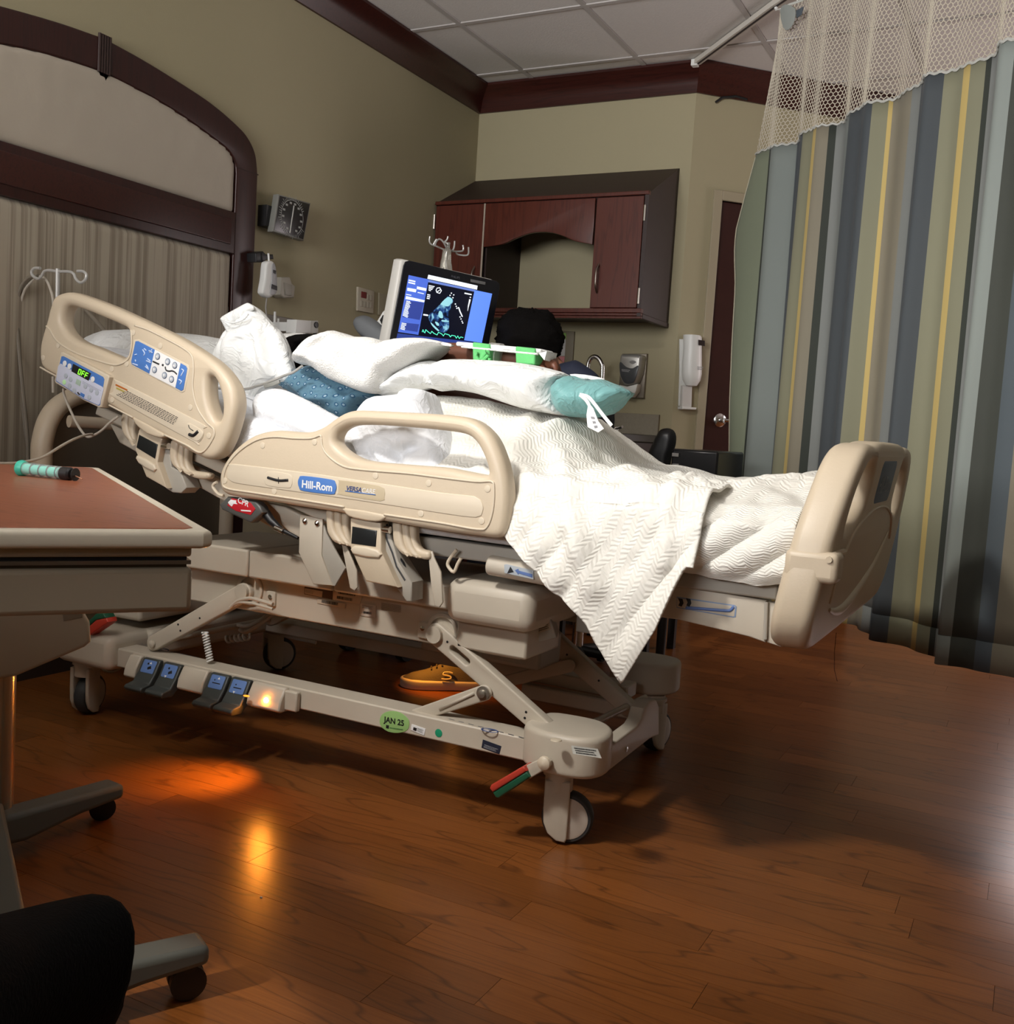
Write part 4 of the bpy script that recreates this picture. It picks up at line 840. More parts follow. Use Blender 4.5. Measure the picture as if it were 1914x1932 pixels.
def barcode(q, n, seed=2, m=INK, h=0.0014):
    r = random.Random(seed); c = [Vector(UP.to2(*p)) for p in q]; mb = MB(); u = 0
    while u < 1:
        w = r.choice((0.01, 0.02, 0.03)); a, b = c[0].lerp(c[1], u), c[0].lerp(c[1], min(1, u+w)); d, e = c[3].lerp(c[2], u), c[3].lerp(c[2], min(1, u+w))
        mb.add([UP.to3(p.x, p.y, h) for p in (a, d, e, b)], [(0, 1, 2, 3)]); u += w+r.choice((0.012, 0.02))
    mb.build('barcode', m, uf, smooth=0)
barcode(A1([(1570, 1042), (1755, 1072), (1750, 1098), (1568, 1068)]), 1); barcode(A1([(1558, 1092), (1722, 1118), (1718, 1150), (1555, 1122)]), 1, 5); barcode(A1([(1395, 1135), (1570, 1165), (1565, 1195), (1392, 1165)]), 1, 8)
pplate('barcode_label', UP, A2([(205, 995), (355, 1022), (350, 1138), (192, 1112)]), 0.0006, 0.0001, mat('label_pinkish', (0.58, 0.50, 0.42), 0.5), uf, h=0.001, k=1)
barcode(A2([(235, 1072), (312, 1082), (310, 1105), (233, 1095)]), 1, 9); textlines('label_text', UP, A2([(225, 1012), (330, 1030), (328, 1062), (222, 1045)]), 3, INK, uf, h=0.0014, vert=0.3)
textlines('printed_table', UP, A2([(405, 990), (592, 1018), (588, 1088), (402, 1062)]), 9, mat('print_brown', (0.17, 0.14, 0.10), 0.5), uf, h=0.0008, vert=0.5, fill=1.0)
for p, zf in (((865, 1100), A1), ((810, 1232), A2)):
    c = zf([p])[0]; cc = UP.to2(*c); o = plate('frame_lug', UP, rrect(cc[0]-0.014, cc[1]-0.024, cc[0]+0.014, cc[1]+0.014, 0.005), 0.01, 0.002, METALW, uf, h=0.006)
    MB().lathe(UP.to3(cc[0], cc[1], 0.006), [(0.006, 0), (0.006, 0.003), (0, 0.005)], 12, (0, -1, 0)).build('screw', CHROME, uf)
# ---- lift arms ----
def arm(name, p, q, w0, w1, y, t=0.028, r0=None, m=METALW, hole=None, dots=()):
    """flat arm with rounded ends in a vertical plane, p and q in (x, z)"""
    p, q = Vector(p), Vector(q); d = (q-p).normalized(); nrm = Vector((-d.y, d.x)); out = []
    a0 = math.atan2(nrm.y, nrm.x)
    for i in range(9): a = a0+math.pi*i/8; out.append((p.x+math.cos(a)*w0, p.y+math.sin(a)*w0))
    for i in range(9): a = a0+math.pi+math.pi*i/8; out.append((q.x+math.cos(a)*w1, q.y+math.sin(a)*w1))
    outs = [out]
    if hole:
        s0, s1, hw = hole; h = []; c0, c1 = p+d*s0, p+d*s1
        for i in range(7): a = a0+math.pi*i/6; h.append((c0.x+math.cos(a)*hw, c0.y+math.sin(a)*hw))
        for i in range(7): a = a0+math.pi+math.pi*i/6; h.append((c1.x+math.cos(a)*hw, c1.y+math.sin(a)*hw))
        outs.append(h)
    o = plate(name, plY(y), outs, t, 0.004, m, bed)
    for s, off in dots:
        c = p+d*s+nrm*off; plate('bolt_hole', plY(y), circ((c.x, c.y), 0.003, 8), 0.001, 0.0002, INK, o, h=0.0008)
    return o
HA0, HA1 = (-1.775, 0.435), (-2.09, 0.252); FA0, FA1 = (-1.195, 0.413), (-0.89, 0.235)
arm('lift_arm', HA0, HA1, 0.024, 0.021, 1.985, dots=((0.17, 0.004), (0.25, 0.008), (0.25, -0.010)))
arm('lift_arm', FA0, FA1, 0.026, 0.021, 1.985, hole=(0.055, 0.10, 0.008), dots=((0.035, 0.006), (0.28, 0.005), (0.285, -0.008)))
arm('lift_arm', HA0, HA1, 0.026, 0.022, 2.46); arm('lift_arm', (-1.195, 0.385), (-0.89, 0.19), 0.028, 0.022, 2.46, dots=((0.15, 0.0), (0.26, 0.006)))
PIV = (-1.053, 0.303); LK = (-1.235, 0.215)
l_ = arm('brace_link', PIV, LK, 0.018, 0.015, 1.975, t=0.008)
groove([(830, 1338), (895, 1308)], 0.004, pl=plY(1.975), par=l_, name='pressed_rib', m=METALW, k=1)
arm('brace_link', (-1.053, 0.28), (-1.30, 0.18), 0.018, 0.016, 2.44, t=0.008)
for y in (1.972,):
    MB().lathe((PIV[0], y, PIV[1]), [(0.016, 0), (0.016, 0.004), (0.009, 0.005), (0.009, 0.012), (0.004, 0.014)], 18, (0, -1, 0)).build('pivot_bolt', mat('bolt_zinc', (0.4, 0.37, 0.32), 0.35, 0.8), bed)
for P0 in (HA0, FA0):
    MB().cyl((P0[0], 1.975, P0[1]), (P0[0], 2.60, P0[1]), 0.020, 16).build('torque_tube', METALW, bed)
    plate('pivot_ring', plY(1.999), [circ((P0[0]+0.012, P0[1]+0.008), 0.042, 24), circ((P0[0]+0.012, P0[1]+0.008), 0.032, 24)], 0.008, 0.002, METALW, bed, h=0.006)
MB().cyl((FA1[0], 1.98, FA1[1]-0.02), (FA1[0], 2.60, FA1[1]-0.045), 0.009, 12).build('cross_rod', METALW, bed)
MB().cyl((HA1[0], 1.98, HA1[1]), (HA1[0], 2.60, HA1[1]), 0.009, 12).build('cross_rod', METALW, bed)
for y in (1.97,):
    MB().lathe((HA1[0]+0.005, y+0.012, HA1[1]), [(0.010, 0), (0.010, 0.005), (0.004, 0.008)], 14, (0, -1, 0)).build('pivot_pin', METALW, bed)
# motors
MB().box((-1.40, 2.25, 0.30), (-1.05, 2.38, 0.385)).build('lift_motor', METALG, bed, bevel=0.01)
mo = plX(-0.962)
# module with label in front of the far arm
pl = PL((-0.94, 2.05, 0.45), (0.35, -1, -0.1))
mm = pplate('module_box', pl, Z2([(60, 230), (430, 215), (510, 470), (290, 525), (200, 480)]), 0.06, 0.004, METALG, bed, k=1)
pplate('module_label', pl, Z2([(230, 268), (410, 230), (455, 375), (270, 440)]), 0.001, 0.0002, mat('label_dim', (0.42, 0.34, 0.24), 0.5), mm, h=0.001, k=1)
textlines('module_text', pl, Z2([(240, 280), (405, 240), (445, 365), (272, 425)]), 7, INK, mm, h=0.0014, vert=0.4)
MB().box((-0.93, 2.18, 0.43), (-0.80, 2.24, 0.47)).build('cross_member', METALG, bed, bevel=0.003)
# ---- base frame ----
def rail(y0, y1):
    o = MB().box((-2.20, y0, 0.176 if y0 < 2.2 else 0.190), (-0.92, y1, 0.228)).build('base_rail', METALW, bed, bevel=0.004)
    return o
br0 = rail(1.955, 2.025); br1 = rail(2.54, 2.61)
MB().box((-1.22, 2.505, 0.150), (-0.9, 2.54, 0.19)).build('far_channel', METALW, bed, bevel=0.004)
BR = plY(1.955)
js = pplate('inspection_sticker', BR, [BR_ for BR_ in R5([(110, 780), (125, 740), (170, 722), (225, 730), (270, 765), (278, 800), (262, 832), (215, 845), (160, 838), (122, 812)])], 0.001, 0.0002, mat('sticker_green', (0.30, 0.52, 0.18), 0.5), br0, h=0.001, k=3)
text('sticker_date', 'JAN 25', BR, *R5([(133, 782), (248, 806)]), INK, br0, h=0.0014, bold=0.03)
text('sticker_small', 'Next Due', BR, *R5([(178, 740), (218, 748)]), INK, br0, h=0.0014) if False else None
pplate('sticker_mark', BR, R5([(148, 800), (164, 803), (162, 822), (147, 818)]), 0.0006, 0.0001, INK, br0, h=0.0014, k=1)
textlines('sticker_small_print', BR, R5([(168, 810), (245, 822), (243, 834), (166, 822)]), 1, mat('print_darkgreen', (0.08, 0.20, 0.06), 0.5), br0, h=0.0014)
pplate('asset_tag', BR, R5([(292, 795), (370, 822), (362, 860), (285, 828)]), 0.0014, 0.0003, WHITEL, br0, h=0.0014, k=1)
pplate('asset_tag_code', BR, R5([(303, 812), (322, 818), (318, 835), (300, 828)]), 0.0006, 0.0001, INK, br0, h=0.0018, k=1)
textlines('asset_text', BR, R5([(325, 815), (360, 828), (356, 850), (322, 836)]), 3, INK, br0, h=0.0018, vert=0.35)
c = BR.to2(*R5([(443, 846)])[0]); plate('green_dot', BR, circ(c, 0.0095, 18), 0.0008, 0.0002, mat('dot_green', (0.01, 0.30, 0.15), 0.5), br0, h=0.001)
pplate('caution_sticker', BR, R5([(693, 882), (797, 920), (786, 966), (685, 928)]), 0.0008, 0.0002, mat('sticker_navy', (0.02, 0.025, 0.045), 0.4), br0, h=0.001, k=1)
textlines('caution_text', BR, R5([(703, 908), (780, 935), (774, 955), (697, 928)]), 3, mat('print_pale', (0.3, 0.32, 0.35), 0.5), br0, h=0.0014, vert=0.5)
TP = plZ(0.228)
for zf, pts in ((R5, [(500, 768), (950, 882)]), (Z3, [(560, 615), (860, 680)]), (Z3, [(1020, 725), (1340, 800)])):
    a, b = [TP.to2(*p) for p in zf(pts)]; mb = MB(); n = 8
    for i in range(n):
        u0, u1 = i/n, (i+0.55)/n; mb.add([TP.to3(a[0]+(b[0]-a[0])*u, a[1]+(b[1]-a[1])*u+w, 0.0006) for u, w in ((u0, 0), (u1, 0), (u1, 0.0025), (u0, 0.0025))], [(0, 1, 2, 3)])
    mb.build('keep_clear_dashes', mat('dash_blue_grey', (0.10, 0.12, 0.16), 0.5), br0, smooth=0)
for zf, p in ((R5, (730, 832)), (Z3, (938, 708))):
    c = TP.to2(*zf([p])[0]); plate('no_step_ring', TP, [circ(c, 0.021, 22, 0.013), circ(c, 0.018, 22, 0.010)], 0.0006, 0.0001, mat('ring_blue', (0.06, 0.10, 0.28), 0.5), br0, h=0.0008)
    mb = MB(); mb.bar(TP.to3(c[0]-0.014, c[1]-0.008, 0.001), TP.to3(c[0]+0.014, c[1]+0.008, 0.001), 0.003, 0.0005, (0, 0, 1)); mb.build('no_step_bar', _M['ring_blue'], br0)
# foot pedals
PB_ = mat('pedal_grey', (0.045, 0.052, 0.05), 0.45)
blocks = MB()
YF0 = 1.952
def pedal(px, icon):
    c = ony(px, 1250+(px-295)*0.225, YF0); x = c.x; w = 0.031
    prof = [(YF0, 0.224), (1.940, 0.224), (1.922, 0.190), (1.905, 0.168), (1.880, 0.164), (1.874, 0.157), (1.880, 0.148), (1.912, 0.146), (1.935, 0.165), (YF0, 0.190)]
    o = MB().prism([(x-w, y, z) for y, z in prof], (2*w, 0, 0)).build('foot_pedal', PB_, bed, bevel=0.003)
    n = Vector((0, -0.034, 0.018)).normalized(); n = Vector((0, -0.034, -0.0)).normalized()
    d = Vector((0, -0.018, -0.034)).normalized(); nn_ = Vector((0, d.z, -d.y)).normalized()
    if nn_.y > 0: nn_ = -nn_
    pl = PL(Vector((x, 1.931, 0.207)), nn_, Vector((0, 0.018, 0.034)))
    plate('pedal_label', pl, rrect(-0.023, -0.019, 0.023, 0.016, 0.004, 3), 0.0012, 0.0003, mat('pedal_blue', (0.12, 0.22, 0.50), 0.45), o, h=0.0012)
    if icon in 'ab':
        plate('pedal_icon', pl, circ((-0.004, 0.006), 0.003, 10), 0.0006, 0.0001, INK, o, h=0.0017); plate('pedal_icon', pl, [(0.0, -0.010), (0.012, -0.006), (0.008, 0.002), (-0.002, -0.004)], 0.0006, 0.0001, INK, o, h=0.0017)
    else:
        plate('pedal_icon', pl, [(-0.013, -0.006), (0.013, -0.006), (0.013, -0.0035), (-0.013, -0.0035)], 0.0006, 0.0001, INK, o, h=0.0017); plate('pedal_icon', pl, circ((-0.008, 0.003), 0.002, 8), 0.0006, 0.0001, INK, o, h=0.0017)
    yy = 0.006 if icon in 'ac' else -0.014; sg = 1 if icon in 'ac' else -1; xx = 0.004 if icon in 'ac' else -0.006
    plate('pedal_arrow', pl, [(xx-0.004, yy), (xx+0.004, yy), (xx, yy+0.006*sg)][::sg], 0.0006, 0.0001, WHITEL, o, h=0.0017)
for px, ic in ((293, 'a'), (332, 'b'), (421, 'c'), (461, 'd')): pedal(px, ic)
def block(px0, px1, name='pedal_spacer'):
    a, b = ony(px0, 1250+(px0-295)*0.225, YF0).x, ony(px1, 1250+(px1-295)*0.225, YF0).x
    prof = [(YF0, 0.226), (1.938, 0.226), (1.920, 0.196), (1.915, 0.172), (1.925, 0.166), (YF0, 0.166)]
    return MB().prism([(a, y, z) for y, z in prof], (b-a, 0, 0)).build(name, METALW, bed, bevel=0.004)
block(253, 274); block(353, 400); bl = block(484, 546)
a = ony(546, 1303, YF0).x; b = ony(563, 1310, YF0).x
MB().box((a-0.002, 1.936, 0.172), (b+0.008, YF0, 0.222)).build('pedal_end_tab', METALW, bed, bevel=0.004)
AMB = mat('amber_lens', (1.0, 0.35, 0.03), 0.4, emit=(1.0, 0.30, 0.03), estr=2000)
c = ony(505, 1322, 1.925); MB().ell((c.x, 1.925, c.z+0.001), (0.011, 0.008, 0.008)).build('amber_lamp', AMB, bed)
c = ony(465, 1316, 1.90); MB().ell((c.x, 1.90, c.z+0.004), (0.009, 0.006, 0.002)).build('amber_lamp_rim', mat('amber_dim', (1.0, 0.35, 0.03), 0.4, emit=(1.0, 0.28, 0.02), estr=1.5), bed)
MB().ell((-1.62, 2.84, 0.19), (0.011, 0.008, 0.008)).build('amber_lamp', mat('amber_soft', (1.0, 0.35, 0.03), 0.4, emit=(1.0, 0.30, 0.03), estr=15), bed)
pplate('amber_lit_bit', plY(2.72), Z4([(960, 350), (1045, 435), (945, 415)]), 0.004, 0.0005, mat('amber_painted_glow', (1.0, 0.40, 0.03), 0.5, emit=(1.0, 0.36, 0.02), estr=0.7), bed, k=1)  # bit lit by the far lamp, its orange light painted on as emission
# coil cords
def coil(p, q, r, turns, rw, name='coil_cord', par=bed, m=None):
    p, q = Vector(p), Vector(q); d = (q-p); L = d.length; d.normalize(); u = d.orthogonal().normalized(); w = d.cross(u); n = turns*10
    MB().tube([p+d*L*i/n+(u*math.cos(2*math.pi*i/10)+w*math.sin(2*math.pi*i/10))*r for i in range(n+1)], rw, 6).build(name, m or WHITEP, par)
coil(ony(*Z3([(1390, 520)])[0], 1.99), ony(*Z3([(1445, 830)])[0], 1.99), 0.0075, 11, 0.0024)
coil(ony(*Z3([(1620, 600)])[0], 2.3), ony(*Z3([(1850, 570)])[0], 2.3), 0.010, 5, 0.004, m=METALW)
WIRE = mat('putty_cord', (0.50, 0.44, 0.36), 0.5)
for pts, y, r in ((([(1660, 260), (1740, 190), (1840, 165), (1914, 170)]), 1.965, 0.005), (([(1670, 240), (1760, 205), (1880, 215), (1914, 220)]), 1.965, 0.004)):
    l = Z3(pts)
    MB().tube(cat([tuple(ony(*p, y)) for p in l+[(l[-1][0]+35, l[-1][1]+10)]], 4, closed=False), r, 8).build('loop_cord', WIRE, bed)
for pts, y in (([(520, 1450), (580, 1480), (700, 1420), (800, 1350), (950, 1220)], 2.2), ([(500, 1400), (620, 1410), (800, 1310), (900, 1210)], 2.22)):
    MB().tube(cat([tuple(ony(*p, y)) for p in A1(pts)], 4, closed=False), 0.006, 8).build('loop_cord', WIRE, bed)
MB().tube([ony(*p, 2.68) for p in A1([(700, 1440), (850, 1480), (1100, 1540), (1330, 1590)])], 0.006, 8).build('loop_cord', WIRE, bed)
MB().tube(cat([tuple(ony(*p, 2.1)) for p in Z3([(260, 850), (310, 920), (390, 945), (470, 920), (550, 850)])], 4, closed=False), 0.003, 8).build('loop_cord', WIRE, bed)
# head end of base
MB().box((-2.36, 2.06, 0.185), (-2.17, 2.75, 0.262)).build('head_crossbeam', METALW, bed, bevel=0.014, seg=3)
MB().box((-2.42, 2.04, 0.285), (-2.20, 2.76, 0.345)).build('head_beam_cover', METALW, bed, bevel=0.012, seg=3)
def corner_cap(x0, x1, y0, y1, z0, z1, name='caster_cap'): return MB().box((x0, y0, z0), (x1, y1, z1)).build(name, METALW, bed, bevel=0.022, seg=4)
corner_cap(-2.40, -2.185, 1.925, 2.09, 0.165, 0.262); corner_cap(-2.40, -2.185, 2.70, 2.86, 0.165, 0.262)
FC = [(-0.945, 1.975), (-0.915, 1.935), (-0.86, 1.920), (-0.80, 1.925), (-0.765, 1.950), (-0.755, 2.00), (-0.77, 2.05), (-0.81, 2.085), (-0.87, 2.09), (-0.935, 2.07)]
def foot_cap(mir=False):
    P = cat([(x-(0.10 if mir else 0), (4.77-y) if mir else y) for x, y in FC], 3)
    if mir: P = P[::-1]
    o = plate('caster_cap', plZ(0.262), P, 0.090, 0.013, METALW, bed, seg=4); return o
fc = foot_cap(); fc2 = foot_cap(True)
pl = PL((-0.80, 1.99, 0.2625), (0.25, -0.1, 1), (0, 1, 0))
c = onz(1050, 1395, 0.2635); MB().lathe((c.x, c.y, 0.2615), [(0.012, 0), (0.011, 0.002), (0, 0.003)], 18).build('cap_button', PLASTIC2, fc)
lp = plZ(0.2625); textlines('cap_label_text', lp, R5([(1205, 930), (1330, 945), (1345, 985), (1220, 968)]), 3, INK, fc, h=0.0016, vert=0.5)
pplate('cap_label', lp, R5([(1190, 918), (1340, 938), (1362, 990), (1200, 965)]), 0.001, 0.0002, mat('label_greyish', (0.48, 0.47, 0.43), 0.5), fc, h=0.001, k=1)
XC = plX(-0.785)
pplate('foot_crossbar', XC, Z2([(860, 1640), (890, 1590), (930, 1562), (970, 1570), (1010, 1610), (1040, 1655), (1370, 1400), (1410, 1330), (1440, 1220), (1500, 1140), (1570, 1125), (1600, 1200), (1600, 1500), (1500, 1545), (1040, 1905), (860, 1905)]), 0.035, 0.004, METALW, bed, k=1)
c = XC.to2(*Z2([(1248, 1652)])[0]); MB().lathe(XC.to3(*c), [(0.006, 0), (0.006, 0.003), (0, 0.004)], 12, (1, 0, 0)).build('screw', CHROME, bed)
# casters
def caster(x, y, ang_, name='caster', flip=1):
    c, s = math.cos(ang_), math.sin(ang_); ax = Vector((s, -c, 0)); fw = Vector((c, s, 0)); up = Vector((0, 0, 1)); o = Vector((x, y, 0.057))
    tr = MB().lathe(o-ax*0.017, [(0.040, 0), (0.052, 0.001), (0.057, 0.007), (0.057, 0.027), (0.052, 0.033), (0.040, 0.034)], 40, ax).build('tyre', RUBBER, None)
    w = thing('caster', None, None, (x, y, 0)); 
    return tr, w, o, ax, fw
def mk_caster(x, y, ang_):
    c, s = math.cos(ang_), math.sin(ang_); ax = Vector((s, -c, 0)); fw = Vector((c, s, 0)); o = Vector((x, y, 0.057))
    P = PL(o, ax, (0, 0, 1))
    fork = [(-0.052, 0.085), (-0.052, 0.020), (-0.050, -0.010), (-0.040, -0.033), (-0.020, -0.048), (0.000, -0.050), (0.004, -0.040), (0.004, 0.085)]
    body = MB(); 
    root = plate('caster', P, fork, 0.012, 0.004, METALW, bed, h=0.030)
    plate('fork_back', P, fork, 0.012, 0.004, METALW, root, h=-0.020)
    cc = o - fw*0.024
    MB().cyl((cc.x, cc.y, 0.115), (cc.x, cc.y, 0.168), 0.031, 24).build('stem', METALW, root, bevel=0.002)
    MB().lathe((cc.x, cc.y, 0.150), [(0.036, 0), (0.036, 0.008), (0.030, 0.012)], 24).build('stem_collar', METALW, root)
    MB().lathe(o-ax*0.017, [(0.040, 0), (0.052, 0.001), (0.057, 0.007), (0.057, 0.027), (0.052, 0.033), (0.040, 0.034)], 40, ax).build('tyre', RUBBER, root)
    for sg in (1, -1): MB().lathe(o, [(0.046, 0.012), (0.046, 0.0175), (0.040, 0.0195), (0.0, 0.021)], 36, ax*sg).build('hub_cap', mat('hub_pale', (0.55, 0.49, 0.42), 0.45), root)
    return root
mk_caster(-0.845, 2.010, math.radians(18)); mk_caster(-0.905, 2.765, math.radians(75)); mk_caster(-2.365, 2.02, math.radians(105)); mk_caster(-2.30, 2.77, math.radians(60))
# brake pedals
bpd = pplate('brake_pedal', plY(1.895), R5([(728, 1160), (735, 1140), (910, 1038), (925, 1035), (938, 1062), (745, 1182)]), 0.045, 0.004, RED, bed, k=1)
pplate('pedal_green_half', plY(1.897), R5([(745, 1182), (938, 1062), (955, 1095), (930, 1115), (780, 1215), (762, 1212)]), 0.045, 0.004, GREEN, bpd, k=1)
pplate('pedal_arm', plY(1.905), R5([(925, 1035), (1020, 988), (1050, 985), (1072, 1005), (1070, 1035), (1050, 1050), (955, 1105)]), 0.012, 0.003, METALW, bpd, k=1)
c = ony(*R5([(1040, 1015)])[0], 1.90); MB().lathe(c, [(0.015, 0), (0.014, 0.006), (0.008, 0.010), (0, 0.012)], 20, (0, -1, 0)).build('pivot_cap', PLASTIC2, bpd)
bpd = pplate('brake_pedal', plY(1.915), Z3([(85, 480), (110, 440), (230, 325), (305, 320), (335, 370), (230, 395), (110, 500)]), 0.035, 0.004, GREEN, bed, k=1)
pplate('pedal_red_half', plY(1.915), Z3([(110, 500), (230, 392), (340, 372), (355, 415), (330, 440), (150, 560)]), 0.035, 0.004, RED, bpd, k=1)
# ---- foot section panels ----
fs = pplate('foot_panel', plY(1.955), F6([(680, 705), (900, 700), (1245, 760), (1240, 940), (1170, 915), (860, 840), (700, 820)]), 0.02, 0.003, METALW, bed, k=1)
MB().box((-0.62, 1.952, 0.606), (-0.385, 2.78, 0.632)).build('foot_deck_edge', METALW, bed, bevel=0.005)
pplate('foot_panel_end', plY(1.957), F6([(1252, 765), (1320, 775), (1310, 960), (1248, 940)]), 0.02, 0.003, METALW, bed, k=1)
MB().cyl(ony(*F6([(1246, 765)])[0], 1.952), ony(*F6([(1240, 925)])[0], 1.952), 0.004, 8).build('hinge_rod', METALG, bed)
FPn = plY(1.955)
pplate('arrow_label', FPn, F6([(860, 742), (1110, 778), (1118, 785), (1114, 830), (1105, 832), (860, 790)]), 0.0006, 0.0001, mat('label_outline_blue', (0.22, 0.30, 0.46), 0.5), fs, h=0.0008, k=1)
pplate('arrow_label_field', FPn, F6([(862, 748), (1108, 783), (1112, 787), (1108, 826), (1103, 827), (862, 786)]), 0.0006, 0.0001, METALW, fs, h=0.0012, k=1)
groove(F6([(900, 790), (940, 792), (1070, 802), (1095, 798), (1104, 785)]), 0.0035, pl=FPn, par=fs, h=0.0005, name='blue_arrow', m=mat('arrow_blue', (0.10, 0.17, 0.40), 0.5))
pplate('arrow_tip', FPn, F6([(1092, 788), (1105, 780), (1112, 793)]), 0.0006, 0.0001, _M['arrow_blue'], fs, h=0.002, k=1)
for x in (878, 912): pplate('figure_icon', FPn, F6([(x-12, 748), (x+8, 752), (x+12, 770), (x+4, 785), (x-10, 780), (x-4, 766)]), 0.0006, 0.0001, INK, fs, h=0.0018, k=1)
hb = MB(); a = ony(*F6([(55, 605)])[0], 1.935); b = ony(*F6([(290, 650)])[0], 1.935)
hb.cyl(a, b+Vector((0.02, 0, 0)), 0.022, 20); h_ = hb.build('foot_handle_bar', METALW, bed, bevel=0.004)
pl = plY(1.912); pplate('handle_label', pl, F6([(118, 605), (128, 602), (245, 630), (245, 668), (120, 640)]), 0.0008, 0.0001, mat('label_pale_blue', (0.42, 0.46, 0.50), 0.5), h_, h=0.001, k=1)
pplate('blue_arrow', pl, F6([(165, 628), (180, 622), (182, 630), (240, 645), (240, 660), (182, 642), (180, 648)]), 0.0006, 0.0001, _M['arrow_blue'], h_, h=0.0018, k=1)
pplate('warning_icon', pl, F6([(132, 642), (146, 612), (160, 636)]), 0.0006, 0.0001, INK, h_, h=0.0018, k=1)
# ---- footboard ----
FB = plX(-0.318)
YC = 2.37
fb_half = [(YC-0.30, 0.512), (YC-0.44, 0.520), (YC-0.50, 0.56), (YC-0.512, 0.62), (YC-0.505, 0.70), (YC-0.49, 0.755), (YC-0.455, 0.82), (YC-0.415, 0.872), (YC-0.365, 0.902), (YC-0.30, 0.910), (YC-0.24, 0.908), (YC-0.15, 0.916)]
ol = fb_half + [(2*YC-a, b) for a, b in reversed(fb_half)]
hole1 = [(YC-0.385, 0.745), (YC-0.385, 0.80), (YC-0.345, 0.850), (YC-0.29, 0.872), (YC-0.235, 0.874), (YC-0.215, 0.85), (YC-0.215, 0.80), (YC-0.24, 0.775), (YC-0.30, 0.755)]
hole2 = [(2*YC-a, b) for a, b in reversed(hole1)]
fbd = plate('footboard', FB, [cat(ol, 3), cat(hole1, 3), cat(hole2, 3)], 0.075, 0.020, PLASTIC, bed, seg=4)
def bend(o, f):
    for v in o.data.vertices:
        w = v.co + o.location; d = f(w); v.co += Vector(d)
bend(fbd, lambda w: ((w.z-0.7)*0.16, 0, 0))
sh = lambda P, h=0: [FB.to3(a, b, h)+Vector(((b-0.7)*0.16, 0, 0)) for a, b in P]
MB().tube(sh([(YC-0.512, 0.700), (YC-0.42, 0.705), (YC-0.36, 0.703)], 0.002), 0.006, 8).build('shoulder_ridge', PLASTIC, fbd)
sw = cat([(YC-0.34, 0.585), (YC-0.25, 0.570), (YC-0.15, 0.568), (YC+0.0, 0.590), (YC+0.15, 0.630), (YC+0.28, 0.70)], 5, closed=False)
MB().tube(sh(sw, 0.002), [0.004+0.008*math.sin(math.pi*i/(len(sw)-1)) for i in range(len(sw))], 8, squash=(1, 0.5)).build('swoosh_moulding', PLASTIC2, fbd)
arc = cat([(YC-0.36, 0.60), (YC-0.35, 0.68), (YC-0.28, 0.735), (YC-0.15, 0.765), (YC, 0.775), (YC+0.15, 0.765), (YC+0.28, 0.735), (YC+0.35, 0.68)], 5, closed=False)
MB().tube(sh(arc, 0.001), 0.003, 6).build('panel_line', PLASTIC2, fbd)
pl = PL(Vector((-0.318+0.16*0.12, YC, 0.83)), (1, 0, -0.16)); bd = plate('footboard_badge', pl, rrect(-0.115, -0.045, 0.115, 0.048, 0.02), 0.004, 0.001, mat('badge_blue_grey', (0.10, 0.14, 0.22), 0.5), fbd, h=0.002)
text('badge_lettering', 'Hill-Rom', pl, (-0.09, -0.022), (0.09, -0.022), mat('badge_letter_grey', (0.22, 0.26, 0.32), 0.5), fbd, h=0.0025, bold=0.02, local=True)
MB().box((-0.395, 1.862, 0.655), (-0.300, 1.93, 0.712)).build('corner_bumper', PLASTIC, fbd, bevel=0.012, seg=3)
# ---- bed headboard ----
HBX = plX(-2.56); hp_ = [HBX.to2(*p) for p in ((78, 880), (80, 835), (92, 792), (116, 762), (155, 744), (215, 737))]
zt = hp_[-1][1]; y0 = hp_[0][0]
pth = [(y0, 0.45)] + hp_ ; pth = pth + [(2*YC-a, b) for a, b in reversed(pth)]
pth = [p for i, p in enumerate(pth)]
hbo = MB().tube([HBX.to3(a, b) for a, b in cat(pth, 6, closed=False)], 0.034, 14, squash=(1, 0.8)).build('headboard_frame', PLASTIC, bed)
plate('headboard_panel', HBX, [(y0, 0.45), (2*YC-y0, 0.45), (2*YC-y0, 0.76), (2*YC-y0-0.09, zt-0.02), (y0+0.09, zt-0.02), (y0, 0.76)], 0.02, 0.005, mat('headboard_shaded_tan', (0.17, 0.145, 0.11), 0.5), bed)  # panel tan darkened to paint in the shade it stands in
a = ony(130, 795, 2.02); MB().tube([a, Vector((-2.42, 2.25, 0.83)), Vector((-2.3, 2.5, 0.90))], 0.018, 10).build('headboard_brace', PLASTIC, bed)
# IV hook at the head corner
iv = thing('bed_hook_pole', 'short chrome double-hook pole at the raised head corner of the bed', 'pole', (-2.47, 2.0, 0.7))
y = 2.03
MB().tube([ony(*p, y) for p in A4([(502, 125), (500, 330), (495, 700), (500, 1100)])], 0.0062, 8).build('pole', mat('pale_steel', (0.55, 0.54, 0.52), 0.3, 0.35), iv)
MB().tube(cat([tuple(ony(*p, y)) for p in A4([(350, 120), (300, 120), (275, 150), (285, 185), (330, 212), (360, 190), (385, 148), (430, 138), (500, 148), (600, 150), (640, 170), (660, 215), (700, 245), (740, 220), (750, 175), (720, 148), (672, 145)])], 5, closed=False), 0.0042, 8).build('double_hook', _M['pale_steel'], iv)
CORD = mat('call_cord_grey', (0.20, 0.17, 0.13), 0.5); CORD2 = mat('call_cord_pale', (0.48, 0.43, 0.36), 0.5)
cc_ = thing('hanging_cables', 'looped putty-coloured cables draped over the left prong of the short hook pole', 'cable', (-2.5, 2.05, 0.5))
